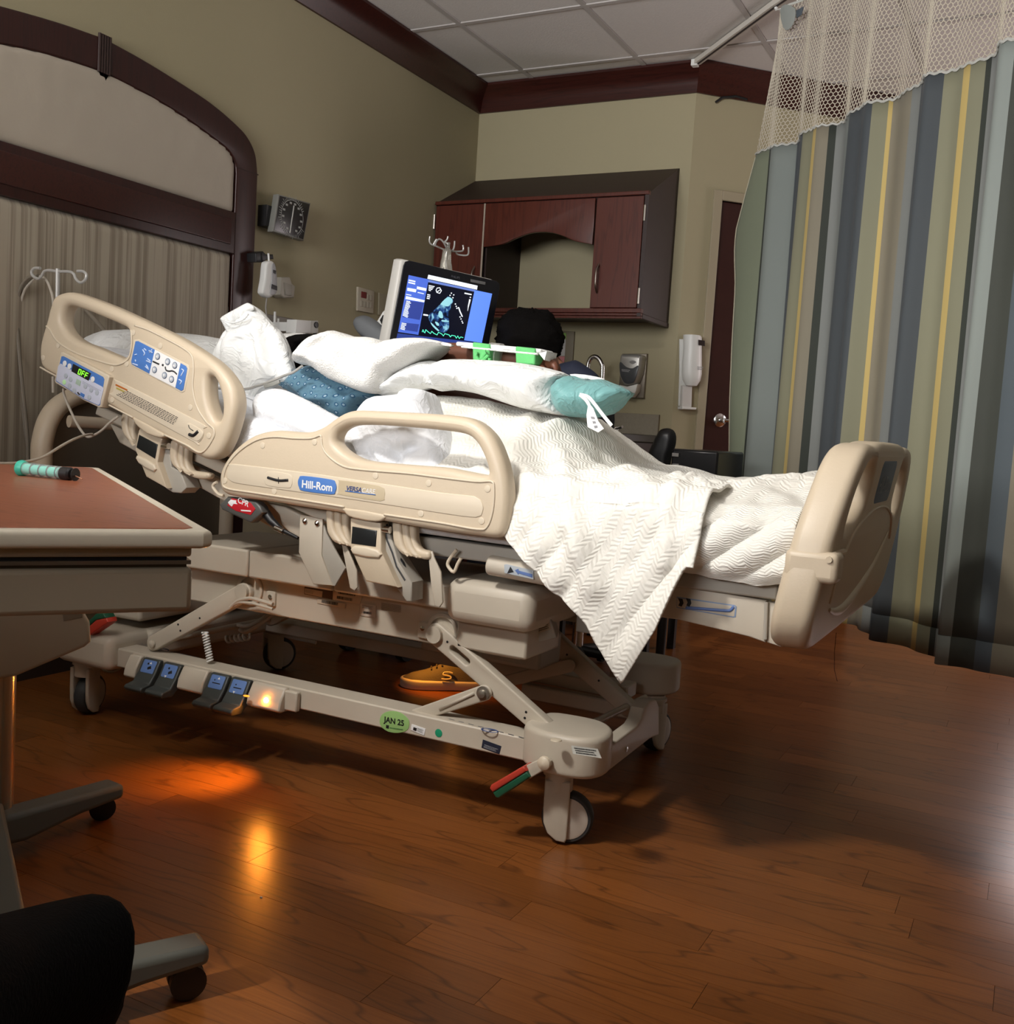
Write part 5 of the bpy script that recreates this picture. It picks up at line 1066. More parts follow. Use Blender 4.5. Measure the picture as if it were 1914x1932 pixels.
for pts, yy, r, m in (([(330, 185), (250, 200), (180, 290), (150, 420), (150, 620), (170, 900), (200, 1200), (235, 1560), (245, 1790)], 2.06, 0.0055, CORD), ([(340, 195), (270, 215), (200, 320), (165, 480), (160, 640), (150, 800), (180, 1150), (215, 1500), (255, 1790)], 2.08, 0.0045, CORD),
    ([(345, 190), (400, 220), (440, 310), (460, 400), (465, 600)], 2.05, 0.0038, CORD2), ([(300, 210), (220, 300), (180, 430), (165, 560)], 2.07, 0.0038, CORD2),
    ([(350, 185), (440, 190), (560, 270), (720, 450), (850, 600), (960, 730)], 2.3, 0.0075, CORD), ([(140, 760), (100, 980), (50, 1230), (0, 1430)], 2.09, 0.004, CORD2), ([(460, 1060), (462, 1200)], 2.0, 0.004, CORD2)):
    MB().tube(cat([tuple(ony(*p, yy)) for p in A4(pts)], 5, closed=False), r, 8).build('cable', m, cc_)
c3 = thing('pump_cord', 'pale thin cord looping from the rail control box down to the overbed table', 'cord', (-2.2, 1.85, 0.75))
for pts in ([(550, 1165), (560, 1230), (620, 1370), (680, 1490), (740, 1570), (790, 1580), (880, 1530), (960, 1455), (1030, 1405)],):
    MB().tube(cat([tuple(ony(*p, 1.87)) for p in A4(pts)], 5, closed=False), 0.0034, 8).build('cord_loop', CORD2, c3)
l = A4([(-60, 1815), (130, 1812), (290, 1785), (400, 1745), (520, 1670), (640, 1605), (740, 1568), (800, 1560)])
ys = [1.36, 1.48, 1.56, 1.62, 1.70, 1.77, 1.83, 1.865]
MB().tube(cat([tuple(ony(*p, yy)) for p, yy in zip(l, ys)], 5, closed=False), 0.0034, 8).build('cord_run', CORD2, c3)
# =================== bedding materials ===================
def cloth(name, col, kind, rough=0.8, sc=1.0, strength=0.5):
    m = bpy.data.materials.new(name); m.use_nodes = True; nt = m.node_tree; b = nt.nodes['Principled BSDF']
    b.inputs['Base Color'].default_value = (*col, 1); b.inputs['Roughness'].default_value = rough; b.inputs['Sheen Weight'].default_value = 0.1; b.inputs['Specular IOR Level'].default_value = 0.25
    tc = N(nt, 'TexCoord'); bp = N(nt, 'Bump'); bp.inputs['Strength'].default_value = strength; bp.inputs['Distance'].default_value = 0.003
    if kind == 'zigzag':
        sp = N(nt, 'SeparateXYZ'); nt.links.new(tc.outputs['UV'], sp.inputs[0]); u, v = sp.outputs[0], sp.outputs[1]; nn = N(nt, 'TexNoise'); nn.inputs['Scale'].default_value = 26; nt.links.new(tc.outputs['UV'], nn.inputs['Vector'])
        tri = math_n(nt, 'PINGPONG', math_n(nt, 'MULTIPLY', math_n(nt, 'ADD', u, math_n(nt, 'MULTIPLY', nn.outputs[0], 0.03)), 74.0*sc), 1.0)
        n = N(nt, 'TexNoise'); n.inputs['Scale'].default_value = 9; nt.links.new(tc.outputs['UV'], n.inputs['Vector'])
        ph = math_n(nt, 'ADD', math_n(nt, 'MULTIPLY', v, 92.0*sc), math_n(nt, 'ADD', math_n(nt, 'MULTIPLY', tri, 0.95), math_n(nt, 'MULTIPLY', n.outputs[0], 3.0)))
        h = math_n(nt, 'SINE', math_n(nt, 'MULTIPLY', ph, 6.2832)); n2 = N(nt, 'TexNoise'); n2.inputs['Scale'].default_value = 320; nt.links.new(tc.outputs['UV'], n2.inputs['Vector'])
        h = math_n(nt, 'ADD', h, math_n(nt, 'MULTIPLY', n2.outputs[0], 0.5)); nt.links.new(h, bp.inputs['Height']); bp.inputs['Distance'].default_value = 0.0006
    elif kind == 'terry':
        n = N(nt, 'TexNoise'); n.inputs['Scale'].default_value = 260; n.inputs['Detail'].default_value = 3; nt.links.new(tc.outputs['Object'], n.inputs['Vector']); nt.links.new(n.outputs[0], bp.inputs['Height']); bp.inputs['Distance'].default_value = 0.007
    elif kind == 'smooth':
        n = N(nt, 'TexNoise'); n.inputs['Scale'].default_value = 13; n.inputs['Detail'].default_value = 4; n.inputs['Distortion'].default_value = 1.2; nt.links.new(tc.outputs['Object'], n.inputs['Vector']); rg = math_n(nt, 'POWER', math_n(nt, 'ABSOLUTE', math_n(nt, 'SUBTRACT', n.outputs[0], 0.5)), 0.6); nt.links.new(rg, bp.inputs['Height']); bp.inputs['Distance'].default_value = -0.022
    elif kind == 'rings':
        v = N(nt, 'TexVoronoi'); v.voronoi_dimensions = '2D'; v.inputs['Scale'].default_value = 46; v.inputs['Randomness'].default_value = 0.45; s3 = N(nt, 'SeparateXYZ'); c3_ = N(nt, 'CombineXYZ'); nt.links.new(tc.outputs['Object'], s3.inputs[0]); nt.links.new(s3.outputs[0], c3_.inputs[0]); nt.links.new(s3.outputs[2], c3_.inputs[1]); nt.links.new(c3_.outputs[0], v.inputs['Vector'])
        r = N(nt, 'ValToRGB'); r.color_ramp.interpolation = 'CONSTANT'; e = r.color_ramp.elements; e[0].position = 0; e[0].color = (0.30, 0.42, 0.50, 1); e[1].position = 0.12; e[1].color = (0.03, 0.10, 0.19, 1)
        k = e.new(0.24); k.color = (*col, 1); nt.links.new(v.outputs['Distance'], r.inputs[0])
        mx = N(nt, 'Mix', data_type='RGBA'); mx.blend_type = 'MULTIPLY'; mx.inputs[0].default_value = 1; n = N(nt, 'TexNoise'); n.inputs['Scale'].default_value = 160; nt.links.new(tc.outputs['Object'], n.inputs['Vector'])
        rp = N(nt, 'MapRange'); rp.inputs[3].default_value = 0.75; rp.inputs[4].default_value = 1.2; nt.links.new(n.outputs[0], rp.inputs[0]); nt.links.new(r.outputs[0], mx.inputs[6]); cc = N(nt, 'CombineColor')
        for i in range(3): nt.links.new(rp.outputs[0], cc.inputs[i])
        nt.links.new(cc.outputs[0], mx.inputs[7]); nt.links.new(mx.outputs[2], b.inputs['Base Color']); nt.links.new(n.outputs[0], bp.inputs['Height']); bp.inputs['Distance'].default_value = 0.001
    nt.links.new(bp.outputs[0], b.inputs['Normal']); return m
BLANK = cloth('thermal_weave', (0.80, 0.78, 0.72), 'zigzag', 0.9, strength=0.8)
TERRY = cloth('terry_white', (0.82, 0.81, 0.78), 'terry', 0.95, strength=0.7)
SHEET = cloth('white_sheet', (0.78, 0.80, 0.84), 'smooth', 0.75, strength=0.35)
CASE = cloth('white_pillowcase', (0.80, 0.81, 0.80), 'smooth', 0.7, strength=0.5)
TEAL = cloth('teal_ticking', (0.17, 0.37, 0.37), 'smooth', 0.45, strength=0.5)
GOWN = cloth('gown_print', (0.095, 0.195, 0.27), 'rings', 0.75, strength=0.3)
# mattress
t = thing('mattress', 'long white-sheeted mattress lying on the bed deck under the blankets', 'mattress', (-1.45, 2.37, 0.64))
prof = [(-0.415, 0.637), (-1.335, 0.648), (-2.33, 0.926), (-2.29, 1.052), (-1.40, 0.785), (-1.34, 0.775), (-0.42, 0.755)]
MB().prism([(x, 1.925, z) for x, z in prof], (0, 0.89, 0)).build('mattress_core', SHEET, t, bevel=0.022, seg=4)
# =================== pillows, sheets, blankets ===================
ZP = zc(380, 560, 5.98); ZQ = zc(520, 560, 2.734)
def folds(lines, pl):
    """ridges or creases: each line is (pixel a, pixel b, height, width)"""
    L = [(Vector(pl.to2(*a)), Vector(pl.to2(*b)), h, w) for a, b, h, w in lines]
    def f(x, y, d):
        s = 0; p = Vector((x, y))
        for a, b, h, w in L:
            ab = b-a; t = max(0, min(1, (p-a).dot(ab)/ab.length_squared)); q = (p-a-ab*t).length
            s += h*math.exp(-(q/w)**2)*(0.4+0.6*math.sin(math.pi*min(1, max(0, t*0.9+0.05))))
        return s*min(1, d/0.02)
    return f
pl = plY(2.30)
o = pinflate('head_pillow', pl, [(192, 668), (205, 640), (225, 624), (250, 622), (300, 628), (345, 629), (400, 636), (440, 650), (470, 700), (480, 760), (440, 800), (380, 790), (300, 745), (230, 700)], 0.16, 0.15, CASE, step=0.012, round_r=0.09, wr=0.012, seed=2)
tag(o, 'white pillow lying behind the upper side rail at the raised head of the bed', 'pillow')
pl = plY(2.56)
o = pinflate('head_pillow', pl, [(500, 650), (515, 633), (540, 629), (575, 629), (600, 640), (650, 690), (600, 730), (520, 720)], 0.03, 0.16, TERRY, step=0.010, round_r=0.07, wr=0.006, seed=5)
tag(o, 'off-white pillow under the dark-haired head of the patient', 'pillow')
pl = plY(2.16)
f = folds([(a[0], a[1], h, w) for a, h, w in [(ZP([(560, 110), (700, 260)]), 0.010, 0.012), (ZP([(700, 260), (850, 900)]), 0.014, 0.012), (ZP([(760, 300), (960, 860)]), -0.022, 0.014), (ZP([(390, 290), (290, 520)]), -0.016, 0.008), (ZP([(290, 540), (340, 1000)]), -0.020, 0.010), (ZP([(230, 560), (270, 820)]), 0.012, 0.010), (ZP([(400, 500), (740, 410)]), 0.008, 0.008), (ZP([(380, 560), (420, 1000)]), 0.012, 0.02), (ZP([(520, 600), (570, 1000)]), -0.005, 0.008), (ZP([(600, 420), (640, 1000)]), 0.006, 0.03), (ZP([(560, 170), (380, 290)]), -0.020, 0.007), (ZP([(240, 260), (480, 240)]), 0.016, 0.010)]], pl)
pil = thing('standing_pillow', 'white pillow stood on its corner into a peak behind the patient', 'pillow', (-1.95, 2.15, 0.88))
pinflate('pillow_body', pl, ZP([(430, 240), (515, 78), (560, 85), (622, 125), (705, 220), (800, 325), (870, 400), (930, 520), (980, 700), (1015, 860), (985, 960), (850, 980), (720, 1080), (650, 1180), (640, 1280), (560, 1300), (430, 1280), (385, 1200), (300, 1130), (190, 1000), (170, 740), (190, 620), (245, 470), (300, 370), (390, 290)]),
    0.040, 0.06, CASE, pil, step=0.006, round_r=0.06, wr=0.003, seed=4, k=3, extra=f)
pinflate('case_opening', plY(2.135), ZP([(222, 242), (290, 192), (400, 132), (515, 72), (565, 90), (600, 130), (530, 190), (480, 260), (390, 285), (370, 300), (340, 380), (320, 440), (292, 395), (250, 310)]), 0.012, 0.02, CASE, pil, step=0.005, round_r=0.03, wr=0.003, seed=14, k=3)
MB().tube(cat([tuple(ony(*p, 2.105)) for p in ZP([(232, 250), (300, 280), (380, 290), (460, 262), (495, 240), (530, 195)])], 4, closed=False), 0.0028, 6).build('case_hem', CASE, pil)
pl = plY(2.01)
f = folds([(ZP([(700, 1180)])[0], ZP([(780, 1060)])[0], -0.006, 0.006), (ZP([(900, 1080)])[0], ZP([(1500, 1400)])[0], 0.008, 0.05)], pl)
o = pinflate('side_bolster', pl, ZP([(655, 1290), (650, 1180), (690, 1090), (760, 1045), (860, 1038), (960, 1060), (1150, 1150), (1350, 1260), (1550, 1370), (1750, 1500), (1914, 1600), (1960, 1750), (1800, 1850), (1300, 1700), (900, 1560), (690, 1500)]), 0.075, 0.10, SHEET, step=0.009, round_r=0.10, wr=0.003, seed=8, extra=f)
tag(o, 'smooth pale white bolster wedged behind the patient\'s lower back', 'pillow')
# crumpled top sheet over the hips
pl = plY(2.00)
f = folds([(ZQ([a])[0], ZQ([b])[0], h, w) for a, b, h, w in [((480, 760), (540, 860), 0.028, 0.009), ((470, 750), (330, 700), 0.024, 0.012), ((640, 780), (700, 860), -0.032, 0.014), ((780, 770), (690, 800), -0.028, 0.012), ((740, 480), (900, 860), 0.014, 0.016), ((700, 520), (800, 700), 0.010, 0.02), ((560, 780), (640, 870), 0.014, 0.008), ((300, 760), (520, 840), 0.010, 0.010), ((520, 560), (470, 740), -0.012, 0.02)]], pl)
o = pinflate('top_sheet', pl, ZQ([(430, 600), (490, 522), (560, 510), (640, 500), (665, 472), (750, 478), (775, 500), (800, 590), (850, 700), (920, 860), (940, 960), (800, 985), (600, 960), (420, 930), (300, 870), (300, 740), (340, 690), (410, 690)]), 0.05, 0.12, SHEET, step=0.007, round_r=0.06, wr=0.014, seed=11, k=4, extra=f)
tag(o, 'crumpled white top sheet pushed down over the patient\'s hips behind the long side rail', 'sheet')
# ---- patient ----
pat = thing('person', 'patient in a blue printed gown lying turned away, forearm strapped to a board', 'person', (-1.4, 2.36, 0.80))
SKIN = mat('brown_skin', (0.135, 0.048, 0.026), 0.48, bump=(90, 0.15), mottle=(14, 0.2))
V = []; E_ = []
def pt(p, r, r2=None): V.append((p, r, r2 or r)); return len(V)-1
def chain(*ids): E_.extend((ids[i], ids[i+1]) for i in range(len(ids)-1))
pel = pt((-1.25, 2.40, 0.885), 0.075, 0.09); w1 = pt((-1.42, 2.41, 0.92), 0.07, 0.085); ch = pt((-1.60, 2.40, 0.97), 0.075, 0.09); nk = pt((-1.74, 2.40, 1.02), 0.045); hdn = pt((-1.84, 2.39, 1.045), 0.065); hd2 = pt((-1.92, 2.39, 1.055), 0.055)
chain(pel, w1, ch, nk, hdn, hd2)
A = lambda px, py, y, r: pt(tuple(ony(px, py, y)), r)
sh_ = A(735, 672, 2.36, 0.048); el = A(830, 672, 2.33, 0.040); a2 = A(900, 672, 2.32, 0.036); a3 = A(960, 676, 2.31, 0.029); wr_ = A(1005, 678, 2.30, 0.023); pm_ = A(1022, 683, 2.30, 0.027, ); pm2 = A(1036, 688, 2.30, 0.026)
chain(ch, sh_, el, a2, a3, wr_, pm_, pm2)
for i, (dx, dy, yy) in enumerate(((1046, 688, 2.262), (1050, 690, 2.285), (1049, 692, 2.31), (1045, 695, 2.332))):
    f1 = A(dx, dy, yy, 0.0088); f2 = A(dx+6, dy+9, yy+0.004, 0.008); f3 = A(dx-2, dy+15, yy+0.006, 0.007); chain(pm2, f1, f2, f3)
t1 = A(1020, 694, 2.262, 0.010); t2 = A(1032, 702, 2.25, 0.009); chain(pm_, t1, t2)
k1 = pt((-1.10, 2.34, 0.850), 0.052); an1 = pt((-0.92, 2.36, 0.778), 0.026); ft = pt((-0.60, 2.36, 0.775), 0.022); chain(pel, k1, an1, ft)
k2 = pt((-1.10, 2.42, 0.850), 0.052); an2 = pt((-0.92, 2.44, 0.778), 0.026); ft2 = pt((-0.58, 2.46, 0.775), 0.022); chain(pel, k2, an2, ft2)
skin('body', V, E_, SKIN, pat)
HAIR = mat('black_hair', (0.004, 0.0033, 0.003), 0.9, bump=(260, 1.0), spec=0.08)
pl = plY(2.32)
pinflate('hair', pl, ZP([(955, 600), (985, 520), (1050, 450), (1120, 425), (1200, 418), (1300, 430), (1340, 470), (1300, 600), (1220, 720), (1150, 800), (1070, 860), (1010, 850), (985, 760), (960, 680)]), 0.08, 0.08, HAIR, pat, step=0.006, round_r=0.07, wr=0.010, wsc=60, seed=3)
pl = plY(2.20)
f = folds([(ZP([a])[0], ZP([b])[0], h, w) for a, b, h, w in [((1300, 1170), (1800, 1150), 0.016, 0.010), ((1780, 1060), (1640, 1150), -0.03, 0.016), ((1150, 980), (1400, 1180), 0.010, 0.012), ((1060, 1010), (1250, 1160), -0.010, 0.010), ((1280, 850), (1700, 1060), -0.012, 0.014), ((1350, 930), (1450, 1050), 0.008, 0.010)]], pl)
pinflate('gown', pl, ZP([(930, 950), (990, 900), (1060, 850), (1140, 795), (1220, 780), (1320, 790), (1500, 860), (1700, 950), (1930, 1060), (1950, 1120), (1870, 1170), (1780, 1270), (1700, 1400), (1560, 1420), (1430, 1330), (1250, 1220), (1080, 1110), (960, 1040), (925, 1000)]), 0.075, 0.12, GOWN, pat, step=0.007, round_r=0.08, wr=0.006, seed=6, extra=f)
# gown tie and tubing with clip
tb = thing('oxygen_tubing', 'thin grey tubing with a small clip running across the standing pillow to the blue gown', 'tubing', (-1.95, 2.1, 0.95))
MB().tube(cat([tuple(ony(*p, yy)) for p, yy in zip(ZP([(40, 1020), (250, 1030), (420, 1045), (540, 1035), (620, 1010), (700, 985), (860, 920), (960, 880), (1040, 850), (1140, 780)]), (2.02, 2.06, 2.07, 2.06, 2.05, 2.05, 2.05, 2.07, 2.08, 2.08))], 5, closed=False), 0.0036, 8).build('tube', mat('tubing_grey', (0.36, 0.35, 0.33), 0.35), tb)
pplate('clip', plY(2.045), ZP([(695, 990), (760, 970), (870, 935), (875, 975), (800, 1010), (710, 1035)]), 0.008, 0.002, mat('clip_grey', (0.28, 0.28, 0.26), 0.3), tb, k=1)
tc_ = thing('tubing_lead', 'pale cable lead lying on the sheet between the two side rails', 'cable', (-1.85, 1.95, 0.8))
MB().tube(cat([tuple(ony(*p, yy)) for p, yy in zip(ZP([(130, 1320), (380, 1350), (460, 1370), (520, 1420), (600, 1480), (660, 1510)]), (1.97, 1.95, 1.95, 1.94, 1.93, 1.93))], 5, closed=False), [0.003]*6+[0.0055]*10+[0.004]*10, 8).build('lead', mat('lead_grey', (0.45, 0.43, 0.40), 0.5), tc_)
# towel
pl = plY(2.14)
f = folds([(ZQ([a])[0], ZQ([b])[0], h, w) for a, b, h, w in [((310, 180), (180, 330), 0.014, 0.012), ((450, 215), (380, 440), -0.008, 0.02), ((260, 300), (520, 440), 0.008, 0.02), ((150, 300), (260, 340), 0.012, 0.008), ((300, 420), (520, 490), 0.006, 0.008), ((340, 200), (230, 280), -0.016, 0.008), ((550, 240), (640, 300), 0.008, 0.02), ((620, 240), (560, 470), 0.012, 0.03), ((160, 330), (220, 340), -0.018, 0.008), ((760, 230), (600, 400), 0.012, 0.025), ((420, 230), (330, 330), 0.010, 0.03), ((700, 320), (800, 250), -0.010, 0.010)]], pl)
o = pinflate('towel', pl, ZQ([(118, 325), (130, 285), (160, 240), (200, 205), (240, 190), (300, 174), (340, 190), (400, 205), (480, 208), (530, 222), (550, 240), (590, 222), (650, 213), (760, 213), (860, 232), (930, 250), (900, 256), (840, 248), (790, 262), (740, 305), (690, 345), (640, 375), (595, 400), (570, 450), (535, 495), (500, 500), (440, 488), (370, 460), (300, 432), (250, 400), (200, 364), (150, 352), (125, 345)]), 0.050, 0.16, TERRY, step=0.0055, round_r=0.035, wr=0.009, wsc=9, seed=9, k=3, extra=f)
tag(o, 'thick white terry towel laid over the patient\'s shoulder and side', 'towel')
# pillow under the arm
t = thing('arm_pillow', 'long pillow with a white case pulled off its teal end, under the patient\'s outstretched arm', 'pillow', (-1.2, 2.2, 0.95))
pl = plY(2.20)
f = folds([(ZQ([a])[0], ZQ([b])[0], h, w) for a, b, h, w in [((835, 330), (855, 480), -0.030, 0.010), ((1000, 420), (1080, 500), 0.010, 0.012), ((1090, 440), (1160, 530), 0.010, 0.012), ((1010, 480), (920, 420), -0.010, 0.010), ((1200, 470), (1260, 560), -0.008, 0.012), ((700, 420), (600, 480), 0.012, 0.016), ((650, 440), (760, 470), -0.010, 0.010), ((1160, 350), (1240, 450), 0.006, 0.02), ((900, 350), (990, 480), 0.008, 0.03), ((1380, 380), (1360, 590), 0.006, 0.02)]], pl)
pinflate('pillowcase', pl, ZQ([(560, 505), (575, 470), (600, 440), (650, 400), (720, 352), (790, 330), (850, 335), (900, 322), (1050, 325), (1200, 335), (1330, 352), (1440, 378), (1500, 400), (1470, 440), (1458, 480), (1462, 530), (1478, 580), (1500, 612), (1400, 600), (1250, 568), (1120, 525), (1020, 495), (900, 480), (860, 488), (800, 472), (740, 482), (650, 512), (590, 520)]), 0.10, 0.16, CASE, t, step=0.007, round_r=0.085, wr=0.005, seed=13, k=4, extra=f)
f2 = folds([(ZQ([a])[0], ZQ([b])[0], h, w) for a, b, h, w in [((1500, 500), (1560, 440), 0.012, 0.010), ((1580, 520), (1700, 440), 0.010, 0.010), ((1680, 540), (1740, 470), -0.010, 0.012), ((1480, 560), (1540, 470), -0.008, 0.010)]], pl)
pinflate('teal_pillow_end', pl, ZQ([(1440, 470), (1462, 440), (1490, 412), (1540, 408), (1600, 430), (1680, 425), (1740, 445), (1790, 465), (1835, 500), (1790, 530), (1750, 580), (1700, 615), (1640, 625), (1560, 622), (1490, 610), (1450, 560)]), 0.085, 0.14, TEAL, t, step=0.007, round_r=0.075, wr=0.004, seed=14, k=4, extra=f2)
pinflate('case_flap', plY(2.26), ZQ([(1520, 400), (1600, 402), (1700, 422), (1718, 432), (1650, 440), (1620, 425), (1560, 430)]), 0.01, 0.02, CASE, t, step=0.006, round_r=0.02, wr=0.002, k=2)
tg = pplate('care_tag', plY(2.07), ZQ([(1615, 545), (1640, 575), (1665, 640), (1695, 680), (1665, 700), (1610, 672), (1604, 610)]), 0.002, 0.0006, WHITEL, t, k=1)
textlines('tag_print', plY(2.07), ZQ([(1625, 612), (1645, 615), (1668, 680), (1650, 685)]), 3, mat('tag_grey', (0.25, 0.25, 0.27), 0.6), tg, h=0.0008)
MB().tube(cat([tuple(ony(*p, 2.08)) for p in ZQ([(1570, 505), (1610, 515), (1640, 545), (1690, 610), (1735, 665)])], 4, closed=False), 0.004, 6, squash=(1, 0.4)).build('strap', CASE, t)
MB().tube(cat([tuple(ony(*p, 2.075)) for p in ZQ([(1570, 505), (1600, 530), (1620, 560)])], 4, closed=False), 0.004, 6, squash=(1, 0.4)).build('strap', CASE, t)
# arm board
t = thing('arm_board', 'white arm board tied to the patient\'s dark forearm with two lime green straps', 'splint', (-1.2, 2.3, 1.08))
P0, P1 = ony(874, 651, 2.27), ony(1033, 665, 2.27)
ab = MB(); ab.bar(P0, P1, 0.011, 0.075, (0, 1, 0)); ab.build('board', CASE, t, bevel=0.004)
ab = MB(); ab.bar(P0+Vector((0.02, -0.04, -0.008)), P1+Vector((-0.005, -0.04, -0.008)), 0.005, 0.01, (0, 1, 0)); ab.build('board_edge', TERRY, t, bevel=0.002)
MB().prism([P1+Vector((-0.004, -0.038, -0.006)), P1+Vector((0.018, -0.04, 0.0)), P1+Vector((0.012, -0.038, -0.022))], (0, 0.06, 0)).build('torn_end', CASE, t)
GRN = mat('lime_gauze', (0.13, 0.52, 0.17), 0.85, bump=(500, 0.6), mottle=(40, 0.2))
def strap(px0, px1, ptop, pbot):
    q = [ony(*p, 2.226) for p in ((px0+1, ptop), (px1, ptop+4), (px1-1, pbot+2), (px0+2, pbot))]
    b = MB(); b.hexa([q[3], q[2], q[2]+Vector((0, 0.06, 0)), q[3]+Vector((0, 0.06, 0)), q[0], q[1], q[1]+Vector((0, 0.06, 0)), q[0]+Vector((0, 0.06, 0))])
    return b.build('strap', GRN, t, bevel=0.004)
strap(890, 924, 645, 683); strap(971, 1010, 653, 686)
for pts in ([(908, 678), (918, 664), (922, 670), (910, 682)], [(905, 683), (898, 672), (900, 664)], [(912, 680), (922, 684), (925, 676)]):
    MB().tube([ony(*p, 2.218) for p in pts], 0.005, 8).build('knot_tail', GRN, t)
c = ony(934, 672, 2.28); MB().lathe(c+Vector((-0.012, 0, -0.002)), [(0.036, 0), (0.036, 0.03)], 20, (1, 0, -0.06)).build('clear_tape', mat('clear_tape', (0.75, 0.72, 0.70), 0.2, alpha=0.35), t)
# ---- blankets ----
XS = [-1.50, -1.40, -1.23, -1.08, -1.01, -0.965, -0.895, -0.760, -0.56]
TZS = [0.960, 0.965, 0.945, 0.928, 0.930, 0.890, 0.822, 0.802, 0.790]
def top_z(x): return lin(XS, TZS, x)
HEM_X = [-1.45, -1.0, -0.975, -0.90, -0.848, -0.77, -0.735, -0.690, -0.655, -0.625, -0.590, -0.575]
HEM_Z = [0.785, 0.760, 0.670, 0.615, 0.575, 0.515, 0.468, 0.408, 0.475, 0.530, 0.620, 0.655]
CR = [((-0.99, -0.06), (-0.84, 0.16), 0.012, 0.020), ((-0.95, -0.16), (-0.76, 0.16), 0.016, 0.024), ((-0.88, -0.24), (-0.66, 0.02), 0.018, 0.026), ((-0.82, 0.04), (-0.73, 0.30), 0.010, 0.018), ((-0.99, -0.13), (-0.72, -0.22), -0.016, 0.028),
    ((-0.66, -0.20), (-0.62, 0.10), 0.012, 0.014), ((-0.74, -0.34), (-0.60, -0.10), 0.012, 0.016), ((-0.93, -0.34), (-0.80, -0.10), -0.012, 0.022), ((-1.10, -0.30), (-1.02, -0.05), 0.014, 0.022), ((-1.24, -0.34), (-1.16, -0.08), 0.010, 0.03), ((-0.80, -0.14), (-0.60, -0.06), -0.012, 0.014)]
def crease(x, s):
    d = 0
    for a, b, h, w in CR:
        ax, ay = a; dx, dy = b[0]-ax, b[1]-ay; t = max(0, min(1, ((x-ax)*dx+(s-ay)*dy)/(dx*dx+dy*dy))); r2 = (x-ax-t*dx)**2+(s-ay-t*dy)**2
        d += h*math.exp(-r2/(w*w))
    return d
def blank1(u, v):
    x = -1.46 + u*(1.46-0.560); T = top_z(x); hz = lin(HEM_X, HEM_Z, x)
    fade = max(0, min(1, (x+1.0)/0.06)); ny_ = 1.922 + (1-fade)*0.02
    top = [(2.81, 0.78), (2.68, 0.80+(T-0.80)*0.45), (2.50, 0.80+(T-0.80)*0.88), (2.36, T), (2.22, 0.80+(T-0.80)*0.92), (2.08, 0.80+(T-0.80)*0.5), (1.975, 0.800), (ny_+0.006, 0.790), (ny_-0.016*fade, 0.755)]
    n = 0.66
    if v < n:
        q = v/n*(len(top)-1); i = min(int(q), len(top)-2); t = q-i
        g = lambda j: top[max(0, min(len(top)-1, j))]
        p0, p1, p2, p3 = g(i-1), g(i), g(i+1), g(i+2)
        c = [0.5*(2*p1[d]+(p2[d]-p0[d])*t+(2*p0[d]-5*p1[d]+4*p2[d]-p3[d])*t*t+(-p0[d]+3*p1[d]-3*p2[d]+p3[d])*t**3) for d in (0, 1)]
        y, z = c
        a = 0.010*fbm((x*1.0, y*1.3, 0.0), 9, 2)
        z += a + 0.016*math.exp(-((y-2.05-(x+0.85)*0.45)/0.035)**2)*math.exp(-((x+0.80)/0.14)**2)
        z += -0.022*math.exp(-((y-1.99+(x+0.9)*0.15)/0.035)**2)*math.exp(-((x+0.88)/0.10)**2)
        z += 0.012*math.exp(-((x+1.03-(y-2.1)*0.35)/0.02)**2)*(1 if T > 0.85 else 0)
        y += 0.008*fbm((x, 0, z), 11, 7)
        sx = -(y-1.92) if y > 1.92 else 0.0; dd = crease(x, sx); z += dd*(1-0.5*max(0, 1-(y-1.90)/0.08)); y -= dd*0.5*max(0, 1-(y-1.90)/0.08)
    else:
        t = (v-n)/(1-n); y0, z0 = top[-1]; z = z0+(hz-z0)*t
        yb = 1.900-0.030*t*fade
        L = max(0, z0-z)
        fold = math.sin((x+0.86+(0.775-z)*0.55)*48)*0.011 + math.sin((x+0.80+(0.775-z)*0.9)*27+1.3)*0.012
        y = y0*(1-min(1, t*4)) + yb*min(1, t*4)
        dd = crease(x, z0-z); y += 0.008*fbm((x, 0, z), 11, 7)*(1-t) - dd*(0.5+0.5*min(1, L/0.05)); z += dd*0.5*max(0, 1-L/0.05)
        y += -abs(fold)*0.6*min(1, L/0.10)*fade
    return Vector((x, y, z))
def uvw(u, v):
    p = blank1(u, v); s_ = (2.81-p.y)*1.05 if v < 0.66 else 0.96+(0.755-p.z)
    a = p.x*0.9+s_*0.42; b_ = s_*0.9-p.x*0.42
    return (a, b_)
o = grid_surf('thermal_blanket', blank1, 150, 150, BLANK, None, thick=0.006, uvf=uvw)
o.name = 'thermal_blanket'; tag(o, 'cream zigzag-weave blanket over the raised knees with one corner hanging far down the bed side', 'blanket')
